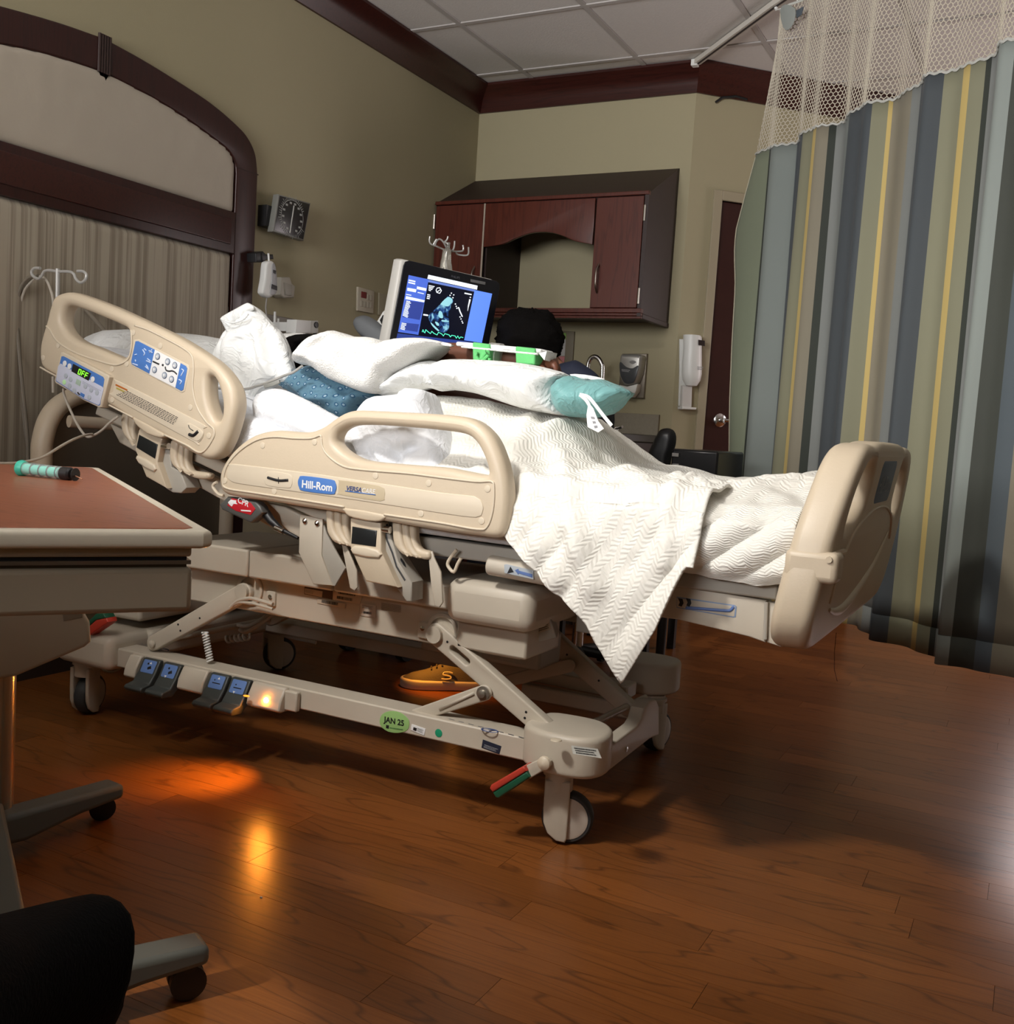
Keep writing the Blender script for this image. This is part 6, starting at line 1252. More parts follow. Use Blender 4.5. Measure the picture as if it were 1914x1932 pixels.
def blank2(u, v):
    x = -0.70 + u*(0.70-0.388); base = lin([-0.70, -0.62, -0.55, -0.48, -0.42], [0.775, 0.795, 0.812, 0.822, 0.812], x)
    top = [(2.83, 0.66), (2.82, 0.76), (2.75, 0.80), (2.55, base+0.010), (2.35, base), (2.20, base-0.012), (2.08, 0.792), (1.965, 0.775), (1.925, 0.745), (1.915, 0.70), (1.918, 0.655), (1.925, 0.636)]
    q = v*(len(top)-1); i = min(int(q), len(top)-2); t = q-i; t2 = t
    y = top[i][0]*(1-t)+top[i+1][0]*t; z = top[i][1]*(1-t)+top[i+1][1]*t
    z += 0.010*fbm((x*1.6, y*1.0, 0), 10, 5) + 0.016*math.exp(-((y-2.12-(x+0.55)*0.9)/0.025)**2) + 0.012*math.exp(-((y-2.30-(x+0.55)*0.4)/0.02)**2)
    if y < 2.0: y -= 0.016*abs(math.sin((x+0.5+(z-0.7)*-1.3)*32))*min(1, max(0, (0.79-z)/0.04))*min(1, max(0, (z-0.635)/0.03))
    return Vector((x, y, z))
o = grid_surf('thermal_blanket', blank2, 80, 150, BLANK, None, thick=0.005, uvf=lambda u, v: (0.3*u, v*1.15))
tag(o, 'cream zigzag-weave blanket tucked over the feet next to the footboard', 'blanket')
# =================== seated sonographer behind the bed ===================
son = thing('person', 'person with a short dark afro in navy scrubs seated behind the bed facing the monitor', 'person', (-1.4, 3.35, 0))
V = []; E_ = []
def head_at(): pass
pel = pt((-1.48, 3.42, 0.50), 0.10, 0.12); w1 = pt((-1.47, 3.40, 0.72), 0.085, 0.11); ch = pt((-1.46, 3.36, 0.93), 0.085, 0.12); nb = pt((-1.45, 3.31, 1.035), 0.050); nk = pt((-1.54, 3.28, 1.095), 0.045); h1 = pt((-1.63, 3.25, 1.15), 0.066); h2 = pt((-1.655, 3.25, 1.205), 0.072); h3 = pt((-1.655, 3.25, 1.235), 0.055)
chain(pel, w1, ch, nb, nk, h1, h2, h3)
fc_ = pt((-1.715, 3.24, 1.165), 0.030); chain(h1, fc_)
for sy, ey, kx in ((-0.17, 3.10, 0.0), (0.17, 3.48, 0.02)):
    s_ = pt((-1.46, 3.35+sy, 0.975), 0.045); e_ = pt((-1.50, ey, 0.86), 0.042); w_ = pt((-1.72, ey+0.02, 0.95), 0.028); p_ = pt((-1.78, ey+0.03, 0.97), 0.026); chain(ch, s_, e_, w_, p_)
    for i in range(4): a = pt((-1.81, ey+0.008+0.016*i, 0.965), 0.0085); b_ = pt((-1.84, ey+0.006+0.017*i, 0.945-0.004*abs(i-1)), 0.0075); chain(p_, a, b_)
    a = pt((-1.78, ey-0.005, 0.955), 0.010); b_ = pt((-1.80, ey-0.02, 0.94), 0.009); chain(p_, a, b_)
kn = []
for sy, kp, fp in ((-0.10, (-1.70, 3.16, 0.50), (-1.68, 3.02, 0.11)), (0.12, (-1.74, 3.56, 0.50), (-1.78, 3.58, 0.11))):
    k_ = pt(kp, 0.062); m_ = pt(((kp[0]+fp[0])/2, (kp[1]+fp[1])/2, 0.31), 0.05); a_ = pt(fp, 0.036); chain(pel, k_, m_, a_); kn.append((kp, fp))
skin('body', V, E_, mat('warm_skin', (0.32, 0.14, 0.085), 0.5, bump=(90, 0.1)), son)
NAVY = mat('navy_scrub', (0.008, 0.012, 0.030), 0.8, bump=(60, 0.3))
V = []; E_ = []
a = pt((-1.48, 3.42, 0.46), 0.115, 0.15); b_ = pt((-1.47, 3.40, 0.72), 0.105, 0.13); c_ = pt((-1.46, 3.35, 0.95), 0.105, 0.14); d_ = pt((-1.46, 3.33, 1.03), 0.08, 0.10); chain(a, b_, c_, d_)
for sy, ey in ((-0.17, 3.10), (0.17, 3.48)):
    s_ = pt((-1.46, 3.35+sy, 1.0), 0.062); e_ = pt((-1.50, (3.35+sy+ey)/2, 0.90), 0.058); chain(c_, s_, e_)
skin('scrub_top', V, E_, NAVY, son)
V = []; E_ = []
a = pt((-1.48, 3.42, 0.50), 0.12, 0.14)
for kp, fp in kn:
    k_ = pt(kp, 0.078); m_ = pt(((kp[0]+fp[0])/2, (kp[1]+fp[1])/2, 0.31), 0.068); f_ = pt((fp[0], fp[1], 0.14), 0.060); chain(a, k_, m_, f_)
skin('scrub_trousers', V, E_, NAVY, son)
# shoulder peak seen right of the dark pillow
pl = plY(3.20)
pinflate('shoulder_fold', pl, [(1036, 712), (1050, 690), (1075, 682), (1088, 680), (1108, 692), (1126, 706), (1130, 722), (1110, 745), (1080, 760), (1040, 750)], 0.04, 0.08, NAVY, son, step=0.012, round_r=0.05, wr=0.004)
hb = MB(); hc = ony(1000, 636, 3.25); hb.ell(hc, (0.125, 0.12, 0.098), 40, 28)
me = hb.mesh('hair')
for v in me.vertices:
    d = (v.co-hc).normalized(); v.co += d*(0.014*fbm(v.co, 14, 1)+0.012*fbm(v.co, 70, 3))
link('hair', me, HAIR, son, smooth=180)
def shoe(toe, heel, par, mirror=1, logo=True):
    toe, heel = Vector(toe), Vector(heel); d = (toe-heel).normalized(); L = (toe-heel).length; s = Vector((-d.y, d.x, 0))
    sect = [(0.0, 0.030, 0.055), (0.10, 0.038, 0.085), (0.25, 0.040, 0.105), (0.42, 0.042, 0.100), (0.58, 0.046, 0.080), (0.75, 0.049, 0.060), (0.90, 0.043, 0.048), (1.0, 0.022, 0.034)]
    n = 16; vs = []
    for t, w, h in sect:
        c = heel+d*L*t
        for k in range(n):
            a = 2*math.pi*k/n; z = 0.022+(h-0.022)*max(0, math.sin(a))**0.8 if math.sin(a) > 0 else 0.022
            vs.append(c+s*w*math.cos(a)*(1 if math.sin(a) <= 0 else (1-0.35*math.sin(a)))+Vector((0, 0, z)))
    fs = [(i*n+k, i*n+(k+1) % n, (i+1)*n+(k+1) % n, (i+1)*n+k) for i in range(len(sect)-1) for k in range(n)]+[tuple(range(n)), tuple((len(sect)-1)*n+k for k in range(n))]
    up = MB().add(vs, fs).build('shoe_upper', mat('dark_knit', (0.10, 0.085, 0.075), 0.8, bump=(300, 0.5)), par, smooth=60)
    out = [(heel+d*L*t, w+0.006) for t, w, h in sect]; l = [(c+s*w) for c, w in out]; r = [(c-s*w) for c, w in out]
    ring = [heel-d*0.012]+r+[toe+d*0.010]+l[::-1]
    P = cat([(p.x, p.y) for p in ring], 3)
    if sum(P[i-1][0]*P[i][1]-P[i][0]*P[i-1][1] for i in range(len(P))) < 0: P = P[::-1]
    plate('shoe_sole', plZ(0.032), P, 0.031, 0.006, mat('pale_sole', (0.62, 0.55, 0.48), 0.6), par)
    if logo:
        c = heel+d*L*0.50-s*mirror*0.0415+Vector((0, 0, 0.050)); nrm = (-s*mirror+Vector((0, 0, 0.55))).normalized()
        lp_ = PL(c, nrm); pts = cat([(0.022, 0.011), (0.008, 0.014), (-0.012, 0.012), (-0.014, 0.004), (0.002, 0.001), (0.014, -0.002), (0.014, -0.010), (-0.004, -0.013), (-0.022, -0.012)], 4, closed=False)
        MB().tube([lp_.to3(a*0.85, b*0.9, 0.003) for a, b in pts], 0.0028, 6).build('shoe_mark', mat('shoe_mark_pale', (0.75, 0.68, 0.5), 0.4), par)
    for t in (0.50, 0.56, 0.62, 0.68):
        c = heel+d*L*t; h = lin([0.42, 0.58, 0.75], [0.100, 0.080, 0.060], t); MB().tube([c+s*0.018+Vector((0, 0, h-0.004)), c+Vector((0, 0, h+0.003)), c-s*0.018+Vector((0, 0, h-0.004))], 0.0028, 6).build('shoelace', mat('lace_dark', (0.06, 0.05, 0.05), 0.8), par)
    return up
shoe((-1.845, 2.87, 0), (-1.60, 3.03, 0), son, mirror=-1)
shoe((-1.92, 3.52, 0), (-1.66, 3.60, 0), son, logo=False)
st = thing('rolling_stool', 'rolling stool with black seat hidden behind the bed under the seated person', 'stool', (-1.46, 3.45, 0))
MB().lathe((-1.46, 3.45, 0.355), [(0.0, 0), (0.17, 0.0), (0.18, 0.02), (0.17, 0.045), (0.0, 0.05)], 32).build('seat', _M['black_leather'], st)
MB().cyl((-1.46, 3.45, 0.08), (-1.46, 3.45, 0.36), 0.022, 16).build('column', CHROME, st)
for i in range(5):
    a = 2*math.pi*i/5+0.3; e = Vector((-1.46+0.24*math.cos(a), 3.45+0.24*math.sin(a), 0.065))
    MB().tube([(-1.46, 3.45, 0.09), e], [0.02, 0.014], 10).build('leg', DARKP, st); MB().cyl(e-Vector((0.01, 0, 0.035)), e+Vector((0.01, 0, -0.035)), 0.028, 14).build('wheel', RUBBER, st)
# =================== ultrasound machine ===================
us = thing('ultrasound_machine', 'ultrasound machine with a glowing blue heart scan monitor tilted behind the bed', 'ultrasound', (-2.1, 3.25, 0))
TL, TR, BL = ony(763, 492, 2.80), ony(943, 537, 3.15), ony(732, 656, 2.80)
u_ = (TR-TL).normalized(); n_ = u_.cross((TL-BL).normalized()).normalized()
if n_.x < 0: n_ = -n_
MP = PL(TL, n_, n_.cross(u_) if n_.cross(u_).z > 0 else -n_.cross(u_))
if MP.u.dot(u_) < 0: MP.u = -MP.u
M5 = zc(720, 480, 7.975)
mon = pplate('monitor_case', MP, [(757, 491), (762, 489), (930, 527), (941, 533), (943, 545), (918, 690), (905, 700), (735, 668), (727, 655)], 0.055, 0.012, mat('monitor_shell', (0.60, 0.58, 0.54), 0.4), us, h=-0.002, k=1, seg=3)
pplate('bezel', MP, M5([(360, 110), (420, 92), (1730, 400), (1775, 440), (1775, 520), (1560, 1640), (1500, 1680), (200, 1420), (120, 1330), (150, 1150), (330, 170)]), 0.006, 0.002, mat('bezel_black', (0.008, 0.008, 0.012), 0.25), us, h=0.002, k=1)
def scr(name, px, col, s, h=0.0026, k=1, **kw):
    m = mat('screen_'+name, tuple(c*0.3 for c in col), 0.5, emit=col, estr=s)
    return pplate(name, MP, M5(px), 0.0004, 0.0001, m, scrn, h=h, k=k)
scrn = pplate('screen', MP, M5([(405, 310), (1665, 590), (1490, 1500), (210, 1290)]), 0.001, 0.0003, mat('screen_black', (0.002, 0.002, 0.004), 0.2, emit=(0.002, 0.003, 0.012), estr=1), us, h=0.0022, k=1)
SB = (0.10, 0.20, 0.85); SL = (0.17, 0.32, 0.95); SD = (0.035, 0.06, 0.30); SW = (0.85, 0.92, 1.0)
scr('side_panel', [(405, 310), (705, 375), (550, 1210), (245, 1165)], SB, 0.75)
scr('right_panel', [(1398, 535), (1660, 590), (1505, 1330), (1240, 1290)], (0.12, 0.26, 0.95), 1.1)
scr('lower_band', [(238, 1185), (560, 1225), (1240, 1300), (1500, 1345), (1480, 1480), (215, 1290)], (0.03, 0.06, 0.30), 0.8, h=0.0025)
scr('top_strip', [(700, 380), (1400, 530), (1392, 560), (695, 415)], (0.18, 0.28, 0.75), 0.8)
scr('title_bar', [(700, 305), (1440, 470), (1430, 530), (685, 365)], SW, 1.3, h=0.0032)
scr('list_panel', [(360, 690), (635, 725), (570, 985), (310, 940)], SD, 1.0, h=0.003)
scr('list_panel', [(300, 1020), (560, 1050), (535, 1165), (275, 1125)], SD, 1.0, h=0.003)
scr('bright_row', [(365, 625), (645, 690), (635, 720), (355, 670)], SW, 1.2, h=0.0031)
scr('bright_row', [(530, 480), (670, 510), (665, 550), (525, 520)], SW, 0.9, h=0.0031)
scr('bright_row', [(385, 500), (520, 525), (510, 570), (380, 545)], SW, 0.9, h=0.0031)
WT = mat('screen_text', (0.3, 0.3, 0.3), 0.5, emit=SW, estr=1.2)
for q, r_, sd in (([(405, 370), (510, 392), (500, 460), (395, 435)], 2, 1), ([(370, 690), (450, 705), (390, 960), (310, 920)], 13, 2), ([(300, 1020), (375, 1035), (350, 1145), (275, 1125)], 5, 3), ([(365, 590), (450, 605), (445, 625), (362, 610)], 1, 4), ([(705, 455), (830, 480), (735, 560), (700, 545)], 4, 6), ([(685, 590), (735, 600), (720, 680), (672, 670)], 3, 7), ([(1245, 565), (1360, 590), (1355, 620), (1240, 598)], 1, 8), ([(540, 560), (650, 585), (645, 605), (535, 580)], 1, 9)):
    textlines('screen_text', MP, M5(q), r_, WT, scrn, h=0.0034, seed=sd, words=(6, 14), fill=0.7, vert=0.6)
# heart scan fan
fan = M5([(990, 630), (1050, 660), (1075, 700), (1040, 760), (1030, 830), (1000, 860), (1010, 1000), (1010, 1100), (960, 1170), (880, 1165), (800, 1110), (740, 1040), (710, 980), (705, 920), (760, 860), (880, 750)])
def fan_mat():
    m = bpy.data.materials.new('heart_scan'); m.use_nodes = True; nt = m.node_tree; b = nt.nodes['Principled BSDF']; tc = N(nt, 'TexCoord')
    n = N(nt, 'TexNoise'); n.inputs['Scale'].default_value = 42; n.inputs['Detail'].default_value = 5; n.inputs['Distortion'].default_value = 0.8; nt.links.new(tc.outputs['Object'], n.inputs['Vector'])
    r = N(nt, 'ValToRGB'); e = r.color_ramp.elements; e[0].position = 0.42; e[0].color = (0.001, 0.003, 0.02, 1); e[1].position = 0.66; e[1].color = (0.35, 0.75, 0.9, 1); k = e.new(0.54); k.color = (0.02, 0.08, 0.28, 1)
    nt.links.new(n.outputs[0], r.inputs[0]); b.inputs['Base Color'].default_value = (0, 0, 0, 1); nt.links.new(r.outputs[0], b.inputs['Emission Color']); b.inputs['Emission Strength'].default_value = 1.0; return m
pplate('scan_fan', MP, fan, 0.0004, 0.0001, fan_mat(), scrn, h=0.0028, k=2)
CY_ = mat('scan_bright', (0.1, 0.2, 0.2), 0.5, emit=(0.35, 0.75, 0.85), estr=0.9)
for px in ([(990, 640), (1050, 665), (1060, 700), (1000, 780), (910, 760), (885, 740)], [(865, 850), (905, 870), (920, 950), (880, 955), (850, 920)], [(800, 1010), (850, 1030), (860, 1070), (825, 1065)], [(905, 985), (1000, 1000), (1000, 1015), (910, 1010)], [(735, 1020), (800, 1080), (860, 1140), (840, 1150), (760, 1075)]):
    pplate('echo', MP, M5(px), 0.0004, 0.0001, CY_, scrn, h=0.0031, k=3)
mb = MB(); wv = [(605, 1165), (618, 1130), (630, 1165), (645, 1180), (660, 1130), (690, 1160), (730, 1190), (750, 1155), (780, 1185), (830, 1210), (850, 1170), (900, 1195), (925, 1225), (945, 1190), (1010, 1210), (1030, 1240), (1050, 1215), (1100, 1225), (1120, 1260), (1140, 1225), (1165, 1265), (1185, 1240), (1220, 1250)]
mb.tube([MP.to3(*MP.to2(*p), 0.0036) for p in M5(wv)], 0.0014, 6); mb.build('trace', mat('trace_green', (0, 0.2, 0.1), 0.5, emit=(0.10, 0.9, 0.55), estr=1.3), scrn)
mb = MB()
for p in ((1025, 615), (1080, 608), (1045, 582), (1068, 650), (1105, 745), (1118, 780), (1128, 810), (1150, 800), (1190, 970), (1205, 1005), (1215, 1030), (1175, 940), (1330, 645)): mb.ell(MP.to3(*MP.to2(*M5([p])[0]), 0.0036), (0.0022,)*3, 8, 6)
mb.tube([MP.to3(*MP.to2(*p), 0.0036) for p in M5([(1155, 800), (1175, 860), (1210, 935)])], 0.002, 6); mb.tube([MP.to3(*MP.to2(*p), 0.0036) for p in M5([(1325, 675), (1300, 780), (1290, 850)])], [0.0030, 0.0018, 0.0004], 6)
mb.tube([MP.to3(*MP.to2(*p), 0.0034) for p in M5([(830, 505), (870, 500), (895, 545), (870, 585), (825, 570), (815, 535)])], 0.0014, 6, closed=True); mb.tube([MP.to3(*MP.to2(*p), 0.0034) for p in M5([(835, 560), (885, 525)])], 0.0012, 6)
mb.tube([MP.to3(*MP.to2(*p), 0.0036) for p in M5([(625, 905), (690, 915)])], 0.0025, 6)
mb.build('scan_marks', WT, scrn)
pplate('case_sticker', MP, M5([(1335, 370), (1560, 415), (1555, 458), (1335, 412)]), 0.0006, 0.0001, mat('sticker_grey', (0.15, 0.15, 0.15), 0.5), us, h=0.003, k=1)
text('case_lettering', 'PHILIPS', MP, *M5([(1042, 345), (1170, 372)]), mat('bezel_print', (0.10, 0.10, 0.12), 0.5), us, h=0.0025)
GU = mat('ultrasound_grey', (0.17, 0.18, 0.19), 0.5)
pinflate('support_arm', plY(3.08), [(672, 612), (676, 600), (684, 595), (698, 598), (720, 612), (745, 632), (745, 690), (720, 690), (700, 650), (680, 632)], 0.04, 0.04, GU, us, step=0.01, round_r=0.03, wr=0)
pplate('probe_holder', plY(3.04), [(711, 606), (722, 588), (740, 573), (748, 578), (745, 640), (728, 622)], 0.06, 0.004, WHITEP, us, k=1)
pplate('probe_holder_inner', plY(3.03), [(716, 604), (722, 594), (727, 596), (735, 587), (745, 590), (742, 634), (722, 616)], 0.03, 0.003, DARKP, us, k=1)
MB().box((-2.35, 3.10, 0.75), (-1.98, 3.55, 0.95)).build('console', GU, us, bevel=0.02)
MB().box((-2.32, 3.15, 0.12), (-2.02, 3.50, 0.76)).build('cart_body', GU, us, bevel=0.02)
MB().tube([(-2.15, 3.3, 0.93), (-2.12, 3.18, 1.05), (-2.02, 3.05, 1.15)], 0.03, 12).build('monitor_neck', GU, us)
for x in (-2.30, -2.04):
    for y in (3.18, 3.47): MB().cyl((x-0.015, y, 0.06), (x+0.015, y, 0.06), 0.06, 18).build('wheel', RUBBER, us)
o = MB().box(tuple(ony(668, 633, 3.3)-Vector((0, 0, 0))), tuple(ony(678, 620, 3.3)+Vector((0, 0.03, 0)))).build('specimen_cup', WHITEP, None, bevel=0.003)
bpy.data.objects.remove(o)
# =================== IV stand ===================
iv = thing('iv_stand', 'tall chrome drip stand with six prongs in front of the cherry cabinet', 'drip stand', (-2.22, 3.75, 0))
y = 3.75; c = ony(846, 462, y)
MB().cyl((c.x, y, 0.06), (c.x, y, c.z+0.01), 0.009, 12).build('pole', CHROME, iv)
H4 = zc(800, 150, 2.5754)
for k, pts in enumerate(([(118, 835), (95, 790), (75, 775), (60, 790), (55, 808), (48, 800), (62, 775)], [(118, 835), (60, 810), (35, 800), (27, 785), (30, 762)], [(118, 835), (118, 800), (100, 790), (112, 780), (118, 762)], [(118, 835), (150, 835), (165, 850), (205, 855), (217, 845), (217, 815)], [(118, 835), (140, 830), (148, 810), (150, 785)], [(118, 835), (180, 835), (192, 825), (190, 805)])):
    MB().tube(cat([tuple(ony(*p, y+(0.03 if k % 2 else -0.03)*min(1, i))) for i, p in enumerate(H4(pts))], 3, closed=False), 0.0035, 8).build('prong', _M['pale_steel'], iv)
for i in range(5):
    a = 2*math.pi*i/5; e = Vector((c.x+0.26*math.cos(a), y+0.26*math.sin(a), 0.05)); MB().tube([(c.x, y, 0.08), e], [0.014, 0.010], 8).build('leg', CHROME, iv); MB().cyl(e-Vector((0.008, 0, 0.022)), e+Vector((0.008, 0, -0.022)), 0.026, 12).build('wheel', RUBBER, iv)
bag = pinflate('drip_bag', plY(3.70), [(838, 470), (850, 468), (851, 490), (856, 560), (826, 556), (832, 500)], 0.018, 0.018, mat('clear_bag', (0.75, 0.73, 0.66), 0.15, trans=0.75), None, step=0.008, round_r=0.02, wr=0.002, k=2)
tag(bag, 'clear drip bag hanging from the prongs of the tall drip stand', 'drip bag')
# =================== overbed table ===================
tb = thing('overbed_table', 'overbed table with a cherry laminate top and cream rim standing at the left', 'table', (-1.5, 1.2, 0))
TU = Vector((0.826, -0.564, 0)).normalized(); TV = Vector((TU.y, -TU.x, 0)); TZ_ = 0.76
if TV.y > 0: TV = -TV
C1 = Vector((-1.746, 1.499, 0)); C2 = onz(405, 1003, TZ_); C2.z = 0; LT = (C2-C1).dot(TU); WT_ = 0.44
TPL = PL((0, 0, TZ_), (0, 0, 1))
def tpt(a, b, z=0): p = C1+TU*a+TV*b; return Vector((p.x, p.y, z))
def tout(a0, b0, a1, b1, ch, r=0.02):
    l = [tpt(a1, b0+0.012), tpt(a1-0.012, b0), tpt(a0+0.014, b0), tpt(a0, b0+0.014), tpt(a0, b1), tpt(a1, b1)]
    P = [(p.x, p.y) for p in l]
    if sum(P[i-1][0]*P[i][1]-P[i][0]*P[i-1][1] for i in range(len(P))) < 0: P = P[::-1]
    return P
RIM = mat('cream_rim', (0.68, 0.62, 0.50), 0.4, mottle=(5, 0.05))
plate('rim', TPL, tout(0, 0, LT, WT_, 0), 0.020, 0.006, RIM, tb, seg=3)
LAM = wood('cherry_laminate', (0.26, 0.075, 0.035), (0.36, 0.115, 0.055), (0.17, 0.045, 0.02), rough=0.35, along='X', sx=3, sy=16, lines=8, lw=0.12)
plate('laminate_top', TPL, tout(0.018, 0.018, LT-0.020, WT_-0.018, 0), 0.004, 0.001, LAM, tb, h=0.0008)
def tbox(a0, a1, b0, b1, z0, z1, mb=None):
    p = [tpt(a0, b0, z0), tpt(a1, b0, z0), tpt(a1, b1, z0), tpt(a0, b1, z0), tpt(a0, b0, z1), tpt(a1, b0, z1), tpt(a1, b1, z1), tpt(a0, b1, z1)]
    return (mb or MB()).hexa(p)
TBM = mat('table_putty', (0.42, 0.36, 0.27), 0.5, mottle=(5, 0.08))
tbox(0.03, LT-0.022, 0.020, WT_-0.02, 0.728, 0.740).build('upper_tray_edge', TBM, tb, bevel=0.003)
tbox(0.03, LT-0.030, 0.024, WT_-0.02, 0.7235, 0.728).build('dark_gap', mat('gap_navy', (0.012, 0.012, 0.02), 0.4), tb)
tbox(0.02, LT-0.025, 0.020, WT_-0.02, 0.719, 0.7235).build('slide_rail', mat('dull_aluminium', (0.30, 0.27, 0.25), 0.35, 0.9), tb)
tbox(0.03, LT-0.030, 0.024, WT_-0.02, 0.715, 0.719).build('dark_gap', mat('gap_brown', (0.06, 0.04, 0.02), 0.4), tb)
tbox(0.02, LT-0.022, 0.018, WT_-0.02, 0.664, 0.715).build('drawer_box', TBM, tb, bevel=0.006)
SLP = PL(tpt(0.26, 0, 0), TU)
pplate('column_housing', SLP, [(-70, 1110), (158, 1110), (160, 1162), (170, 1175), (172, 1212), (160, 1222), (30, 1277), (-70, 1290)], 0.16, 0.008, TBM, tb, k=1)
pplate('housing_gusset', SLP, [(112, 1112), (154, 1112), (156, 1165), (120, 1172)], 0.01, 0.002, mat('table_putty_dark', (0.25, 0.21, 0.15), 0.5), tb, h=0.002, k=1)
cb0 = onz(-8, 1545, 0.06); BRZ = mat('bronze_column', (0.33, 0.27, 0.20), 0.3, 0.7)
MB().tube([(cb0.x, cb0.y, 0.05), (cb0.x, cb0.y, 0.66)], 0.036, 20, squash=(1, 0.8)).build('column', BRZ, tb)
MB().tube([(cb0.x+0.02, cb0.y-0.005, 0.05), (cb0.x+0.02, cb0.y-0.005, 0.66)], 0.022, 16).build('inner_column', mat('bronze_inner', (0.45, 0.38, 0.30), 0.25, 0.8), tb)
BSM = mat('base_grey', (0.11, 0.115, 0.105), 0.5)
e1 = onz(205, 1480, 0.085); e2 = onz(362, 1778, 0.085)
def leg(e, length, D_):
    W_ = Vector((D_.y, -D_.x, 0)); w = W_*0.030; P = [(0, 0.088), (0.0, 0.058), (-0.10, 0.050), (-0.22, 0.030), (-length, 0.035), (-length, 0.092)]
    a = MB(); vs = [e+D_*(t+0.02)+w*sg+Vector((0, 0, z-e.z)) for sg in (-1, 1) for t, z in P]; n = len(P)
    a.add(vs, [tuple(range(n)), tuple(range(2*n-1, n-1, -1))]+[(i, n+i, n+(i+1) % n, (i+1) % n) for i in range(n)])
    return a.build('base_leg', BSM, tb, bevel=0.010, seg=3)
DL1 = Vector((0.11, 0.99, 0)).normalized(); DL2 = Vector((0.47, 0.88, 0)).normalized()
leg(e1, 0.29, DL1); leg(e2, 0.27, DL2)
MB().bar((-1.82, 1.303, 0.062), (-1.13, 0.866, 0.062), 0.055, 0.09, (0, 0, 1)).build('base_crossbar', BSM, tb, bevel=0.008)
D_ = -TV
def tcaster(c):
    r = MB().lathe(c-TU*0.020+Vector((0, 0, 0)), [(0.018, 0), (0.027, 0.002), (0.027, 0.014), (0.020, 0.016), (0.020, 0.024), (0.027, 0.026), (0.027, 0.038), (0.018, 0.040)], 28, TU).build('caster', DARKP, tb)
    MB().lathe((c.x, c.y, c.z), [(0.016, 0), (0.018, 0.025), (0.012, 0.04)], 16).build('caster_stem', DARKP, r)
    MB().tube([c-TU*0.021+Vector((0, 0, 0.029))+D_*0.0, c+TU*0.021+Vector((0, 0, 0.029))], 0.012, 10).build('caster_hood', DARKP, r)
for p in ((192, 1520), (352, 1845)):
    c = onz(p[0], p[1], 0.029); tcaster(c)
for p in (Vector((-1.92, 1.06, 0.029)), Vector((-1.28, 0.65, 0.029))):
    tcaster(p)
for c in ((-1.80, 1.29), (-1.16, 0.88)):
    MB().bar((c[0], c[1], 0.066), (c[0]-0.12, c[1]-0.24, 0.066), 0.045, 0.05, (0, 0, 1)).build('rear_leg', BSM, tb, bevel=0.008)
# syringe-like pen on the table
sy = thing('teal_syringe_pen', 'teal-filled clear syringe-shaped pen with black end lying on the cherry table top', 'syringe', tuple(onz(90, 888, TZ_)))
a = onz(38, 883, TZ_+0.014); b = onz(122, 893, TZ_+0.012); d = (b-a).normalized()
MB().cyl(a+d*0.012, b-d*0.01, 0.0085, 20).build('teal_fill', mat('teal_fluid', (0.08, 0.62, 0.48), 0.3), sy)
MB().cyl(a+d*0.01, b, 0.0110, 24).build('clear_barrel', mat('clear_barrel', (0.80, 0.92, 0.92), 0.1, alpha=0.28), sy)
MB().lathe(a, [(0.0135, 0), (0.0145, 0.004), (0.012, 0.012)], 24, d).build('teal_flange', mat('teal_plastic', (0.05, 0.45, 0.33), 0.4), sy)
MB().lathe(b-d*0.004, [(0.0113, 0), (0.0115, 0.016), (0.009, 0.019), (0.002, 0.020)], 24, d).build('black_end', DARKP, sy)
MB().cyl(b+d*0.012, b+d*0.038+Vector((0, 0, -0.006)), 0.0018, 10, r2=0.0008).build('tip', mat('copper_tip', (0.5, 0.25, 0.15), 0.3, 0.8), sy)
mb = MB()
for i in range(6): mb.lathe(a+d*(0.03+0.018*i), [(0.0111, 0), (0.0112, 0.0003), (0.0111, 0.0006)], 16, d)
mb.build('graduation', INK, sy, smooth=0)
# =================== foreground leg of the person seated by the camera ===================
ph = thing('person', 'knee and shin of a person in black fleece trousers at the lower left', 'person', (-0.6, 0.3, 0))
FLC = mat('black_fleece', (0.0022, 0.0022, 0.0025), 0.95, bump=(240, 0.8), spec=0.08)
def rp(px, py, t): return EYE+wray(px, py)*t
V = []; E_ = []
kn_ = pt(rp(182, 1765, 1.0), 0.043); kn2 = pt(rp(150, 1757, 0.97), 0.053)
th1 = pt(rp(-5, 1862, 0.87), 0.060); th2 = pt(rp(-260, 1960, 0.70), 0.085); hip = pt(rp(-520, 2150, 0.55), 0.10)
sn1 = pt(rp(155, 1850, 1.03), 0.054); sn2 = pt(rp(110, 1960, 1.13), 0.052); sn3 = pt(rp(90, 2100, 1.25), 0.045)
chain(hip, th2, th1, kn2, kn_); chain(kn2, sn1, sn2, sn3)
V[0], V[4] = V[4], V[0]
E_ = [tuple({0: 4, 4: 0}.get(i, i) for i in e) for e in E_]
skin('trouser_leg', V, E_, FLC, ph)
ph2 = []
a = rp(28, 1785, 0.855); MB().ell(a, (0.0035, 0.0035, 0.002), 8, 6).build('lint_fleck', mat('lint', (0.35, 0.35, 0.34), 0.9), ph)
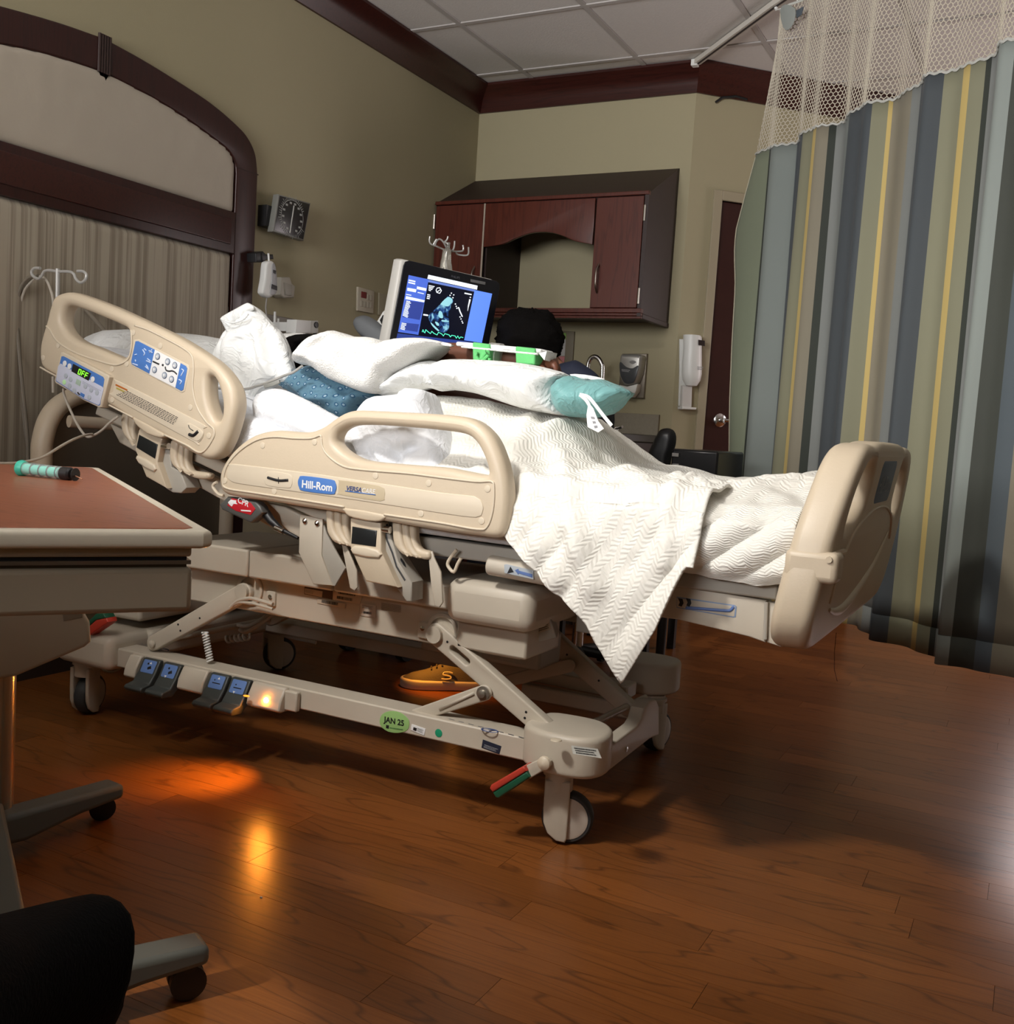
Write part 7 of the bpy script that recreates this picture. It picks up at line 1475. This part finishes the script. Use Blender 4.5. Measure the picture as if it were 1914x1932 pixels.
# =================== privacy curtain ===================
cu = thing('privacy_curtain', 'striped teal, slate, olive and yellow hospital curtain with a netted top on a ceiling track', 'curtain', (-0.5, 3.6, 0.28))
q = math.sqrt(0.5); CB = Vector((-1.12, 4.20, 0)); CD = Vector((q, -q, 0)); CN = Vector((-q, -q, 0)); CP = PL(CB, CN)
SLEN = 3.2
def sof(px, py): return CP.to2(px, py)[0]*(1 if CP.u.dot(CD) > 0 else -1)
ez = [(1475, 50), (1430, 290), (1408, 370), (1390, 440), (1388, 480), (1390, 540), (1384, 650), (1380, 760), (1379, 890)]
EZ = sorted((CP.to2(*p)[1], sof(*p)) for p in ez)
EZz = [e[0] for e in EZ]; EZs = [e[1] for e in EZ]
def amp(z): return lin([0.28, 2.06, 2.6], [0.045, 0.030, 0.015], z)
def cpos(s, z):
    s0 = lin(EZz, EZs, z); ss = s0+(0.06-s0)*(s/0.06) if s < 0.06 else s
    w = math.sin(s*2*math.pi/0.31+0.6*math.sin(s*3.1))+0.45*math.sin(s*2*math.pi/0.145+1.0+0.3*z)
    p = CB+CD*ss+CN*(amp(z)*w*0.8) + CD*(0.012*math.sin(s*2*math.pi/0.31+1.2)); p.z = z; return p
def hem_z(s): return 0.285+0.006*math.sin(s*9)
ZM = 2.065
ST = [(315, 0.02, 'sage'), (365, 0, 'dk_or_shade'), (378, 0, 'bg'), (455, 0, 'slate'), (525, 0, 'olive'), (575, 0, 'yel'), (598, 0, 'taupe'), (640, 0, 'dk_or_shade'), (655, 0, 'grey'), (690, 0, 'bg'), (740, 0, 'slate'), (870, 0, 'olive'), (912, 0, 'yel'), (924, 0, 'taupe'), (1022, 0, 'grey'), (1060, 0, 'slate'), (1200, 0, 'olive'), (1275, 0, 'yel'), (1301, 0, 'olive'), (1348, 0, 'dk_or_shade'), (1362, 0, 'grey'), (1400, 0, 'light'), (1540, 0, 'dgreen'), (1640, 0, 'slate2'), (1695, 0, 'taupe')]  # first thin dark band is a fold's shadow painted in among the stripes
COLS = {'sage': (0.20, 0.225, 0.155), 'dk_or_shade': (0.030, 0.036, 0.028), 'bg': (0.20, 0.225, 0.21), 'slate': (0.060, 0.070, 0.078), 'slate2': (0.085, 0.105, 0.12), 'olive': (0.225, 0.22, 0.145), 'yel': (0.52, 0.39, 0.14), 'taupe': (0.23, 0.205, 0.15), 'grey': (0.20, 0.21, 0.20), 'light': (0.25, 0.28, 0.26), 'dgreen': (0.050, 0.055, 0.045)}
st = [(sof(1300+x/2.76, 326)-sof(1300+315/2.76, 326), c) for x, _, c in ST]
for extra in ((1.66, 'dk_or_shade'), (1.70, 'olive'), (1.80, 'grey'), (1.9, 'slate'), (2.06, 'olive'), (2.16, 'yel'), (2.2, 'taupe'), (2.3, 'light'), (2.5, 'slate')):
    if extra[0] > st[-1][0]+0.05: st.append(extra)
print('stripes', [round(a, 3) for a, b in st])
cm = bpy.data.materials.new('curtain_stripes'); cm.use_nodes = True; nt = cm.node_tree; b = nt.nodes['Principled BSDF']; b.inputs['Roughness'].default_value = 0.8; b.inputs['Sheen Weight'].default_value = 0.05
tc = N(nt, 'TexCoord'); sp = N(nt, 'SeparateXYZ'); nt.links.new(tc.outputs['UV'], sp.inputs[0])
half = [st[:17], st[17:]]; outs = []
split = (st[16][0]+st[17][0])/2
def ramp(l, lo, hi):
    r = N(nt, 'ValToRGB'); r.color_ramp.interpolation = 'CONSTANT'; mr = N(nt, 'MapRange'); mr.inputs[1].default_value = lo; mr.inputs[2].default_value = hi; nt.links.new(sp.outputs[0], mr.inputs[0]); nt.links.new(mr.outputs[0], r.inputs[0])
    e = r.color_ramp.elements
    while len(e) > 1: e.remove(e[-1])
    e[0].position = 0; e[0].color = (*COLS[l[0][1]], 1)
    for p, c in l[1:]:
        k = e.new((p-lo)/(hi-lo)); k.color = (*COLS[c], 1)
    return r.outputs[0]
r1 = ramp(st[:17], 0, st[17][0]); r2 = ramp(st[17:], st[17][0], SLEN)
mx = N(nt, 'Mix', data_type='RGBA'); nt.links.new(math_n(nt, 'GREATER_THAN', sp.outputs[0], st[17][0]), mx.inputs[0]); nt.links.new(r1, mx.inputs[6]); nt.links.new(r2, mx.inputs[7])
nt.links.new(mx.outputs[2], b.inputs['Base Color'])
wv = N(nt, 'TexWave'); wv.inputs['Scale'].default_value = 220; bp = N(nt, 'Bump'); bp.inputs['Strength'].default_value = 0.15; bp.inputs['Distance'].default_value = 0.001; nt.links.new(tc.outputs['UV'], wv.inputs['Vector']); nt.links.new(wv.outputs[0], bp.inputs['Height']); nt.links.new(bp.outputs[0], b.inputs['Normal'])
def F(u, v): s = u*SLEN; z0 = hem_z(s)+0.085; return cpos(s, z0+v*(ZM-z0))
grid_surf('fabric', F, 420, 24, cm, cu, thick=0.002, uvf=lambda u, v: (u*SLEN, v))
def Fh(u, v): s = u*SLEN; z0 = hem_z(s); p = cpos(s, z0+v*0.087); return p+CN*0.0025
grid_surf('hem', Fh, 420, 2, cm, cu, thick=0.004, uvf=lambda u, v: (u*SLEN, v))
TH = mat('white_thread', (0.50, 0.50, 0.46), 0.8)
MB().tube([cpos(i*SLEN/500, ZM+0.003*math.sin(i*1.3))+CN*0.003 for i in range(501)], 0.0045, 5).build('seam_tape', TH, cu)
MB().tube([cpos(0.001, 0.3+i*0.045) for i in range(40)], 0.003, 6).build('side_binding', mat('binding_beige', (0.42, 0.39, 0.28), 0.8), cu)
# netting: hexagonal cells as real cords
net = MB(); cw = 0.0150; chh = 0.0130; NZ = int((2.60-ZM)/chh); NS = int(SLEN/cw)
vs = []; fs = []
def cord(a, b, w=0.0019):
    d = (b-a); 
    if d.length < 1e-6: return
    d.normalize(); x = d.cross(CN).normalized()*w; n3 = CN*w; i = len(vs)
    vs.extend([a-x, a+x, a+n3*1.2, b-x, b+x, b+n3*1.2]); fs.extend([(i, i+1, i+4, i+3), (i+1, i+2, i+5, i+4), (i+2, i, i+3, i+5)])
NS_vis = int(2.3/cw)
for j in range(NZ+1):
    for i in range(NS_vis):
        s = (i+0.5*(j % 2))*cw; z = ZM+j*chh
        c0 = cpos(s, z); c1 = cpos(s, min(2.60, z+chh*0.5)); cord(c0, c1)
        if z+chh <= 2.605:
            t = z+chh*0.5
            cord(c1, cpos(s+cw/2, min(2.6, z+chh))); 
            if s-cw/2 > 0: cord(c1, cpos(s-cw/2, min(2.6, z+chh)))
net.add(vs, fs); o = net.build('netting', mat('net_cord', (0.50, 0.45, 0.36), 0.85), cu, smooth=0); o['kind'] = 'stuff'
MB().tube([cpos(i*SLEN/300, 2.60) for i in range(301)], 0.006, 5).build('top_tape', TH, cu)
# ceiling track
tr = thing('curtain_track', 'white ceiling track running from the angled wall across to the striped curtain', 'track', (-1.2, 4.3, ZC-0.03))
T0 = Vector((-1.600, 4.715, 0)); T1 = CB+CD*0.0; T2 = CB+CD*SLEN
mb = MB()
for a, b_ in ((T0, T1), (T1, T2)):
    mb.bar(Vector((a.x, a.y, ZC-0.014)), Vector((b_.x, b_.y, ZC-0.014)), 0.032, 0.022, (0, 0, 1))
mb.build('track_rail', mat('track_white', (0.62, 0.58, 0.52), 0.45), tr)
mb = MB()
for a, b_ in ((T0, T1), (T1, T2)): mb.bar(Vector((a.x, a.y, ZC-0.0255)), Vector((b_.x, b_.y, ZC-0.0255)), 0.010, 0.002, (0, 0, 1))
mb.build('track_slot', mat('slot_dark', (0.04, 0.03, 0.03), 0.6), tr)
MB().box((T0.x-0.02, T0.y-0.02, ZC-0.032), (T0.x+0.012, T0.y+0.02, ZC-0.002)).build('end_stop', WHITEP, tr, bevel=0.003)
first = None
for i in range(14):
    s = 0.02+i*0.155; p = cpos(s, 2.60); t = CB+CD*s
    k = MB(); k.tube([Vector((t.x, t.y, ZC-0.026)), Vector((t.x, t.y, ZC-0.040)), p+Vector((0, 0, 0.004))], 0.003, 6); k.ell((t.x, t.y, ZC-0.032), (0.008, 0.008, 0.006), 10, 6)
    k.build('curtain_carrier', WHITEP, cu)
mb = MB()
pplate('folded_corner', PL(CB+CN*0.03, CN), [(1472, 20), (1482, 8), (1500, 16), (1498, 40), (1488, 56), (1478, 52)], 0.004, 0.001, mat('corner_grey', (0.30, 0.32, 0.30), 0.8), cu, k=2)
pplate('folded_corner', PL(CB+CN*0.03, CN), [(1502, 20), (1516, 12), (1512, 28), (1503, 34)], 0.004, 0.001, mat('corner_slate', (0.08, 0.10, 0.12), 0.8), cu, k=1)
# small bits on the floor
o = MB().ell(tuple(onz(493, 1693, 0.002)), (0.003, 0.002, 0.002), 8, 6).build('paper_crumb', WHITEL); tag(o, 'tiny white crumb on the wooden floor below the orange glow', 'crumb')
o = MB().tube([Vector((-0.33, 2.10, 0.530)), Vector((-0.33, 2.10, 0.49)), Vector((-0.327, 2.10, 0.455)), Vector((-0.318, 2.09, 0.435))], 0.0006, 5).build('loose_thread', mat('thread_dark', (0.05, 0.01, 0.01), 0.8)); tag(o, 'thin dark thread hanging below the footboard', 'thread')
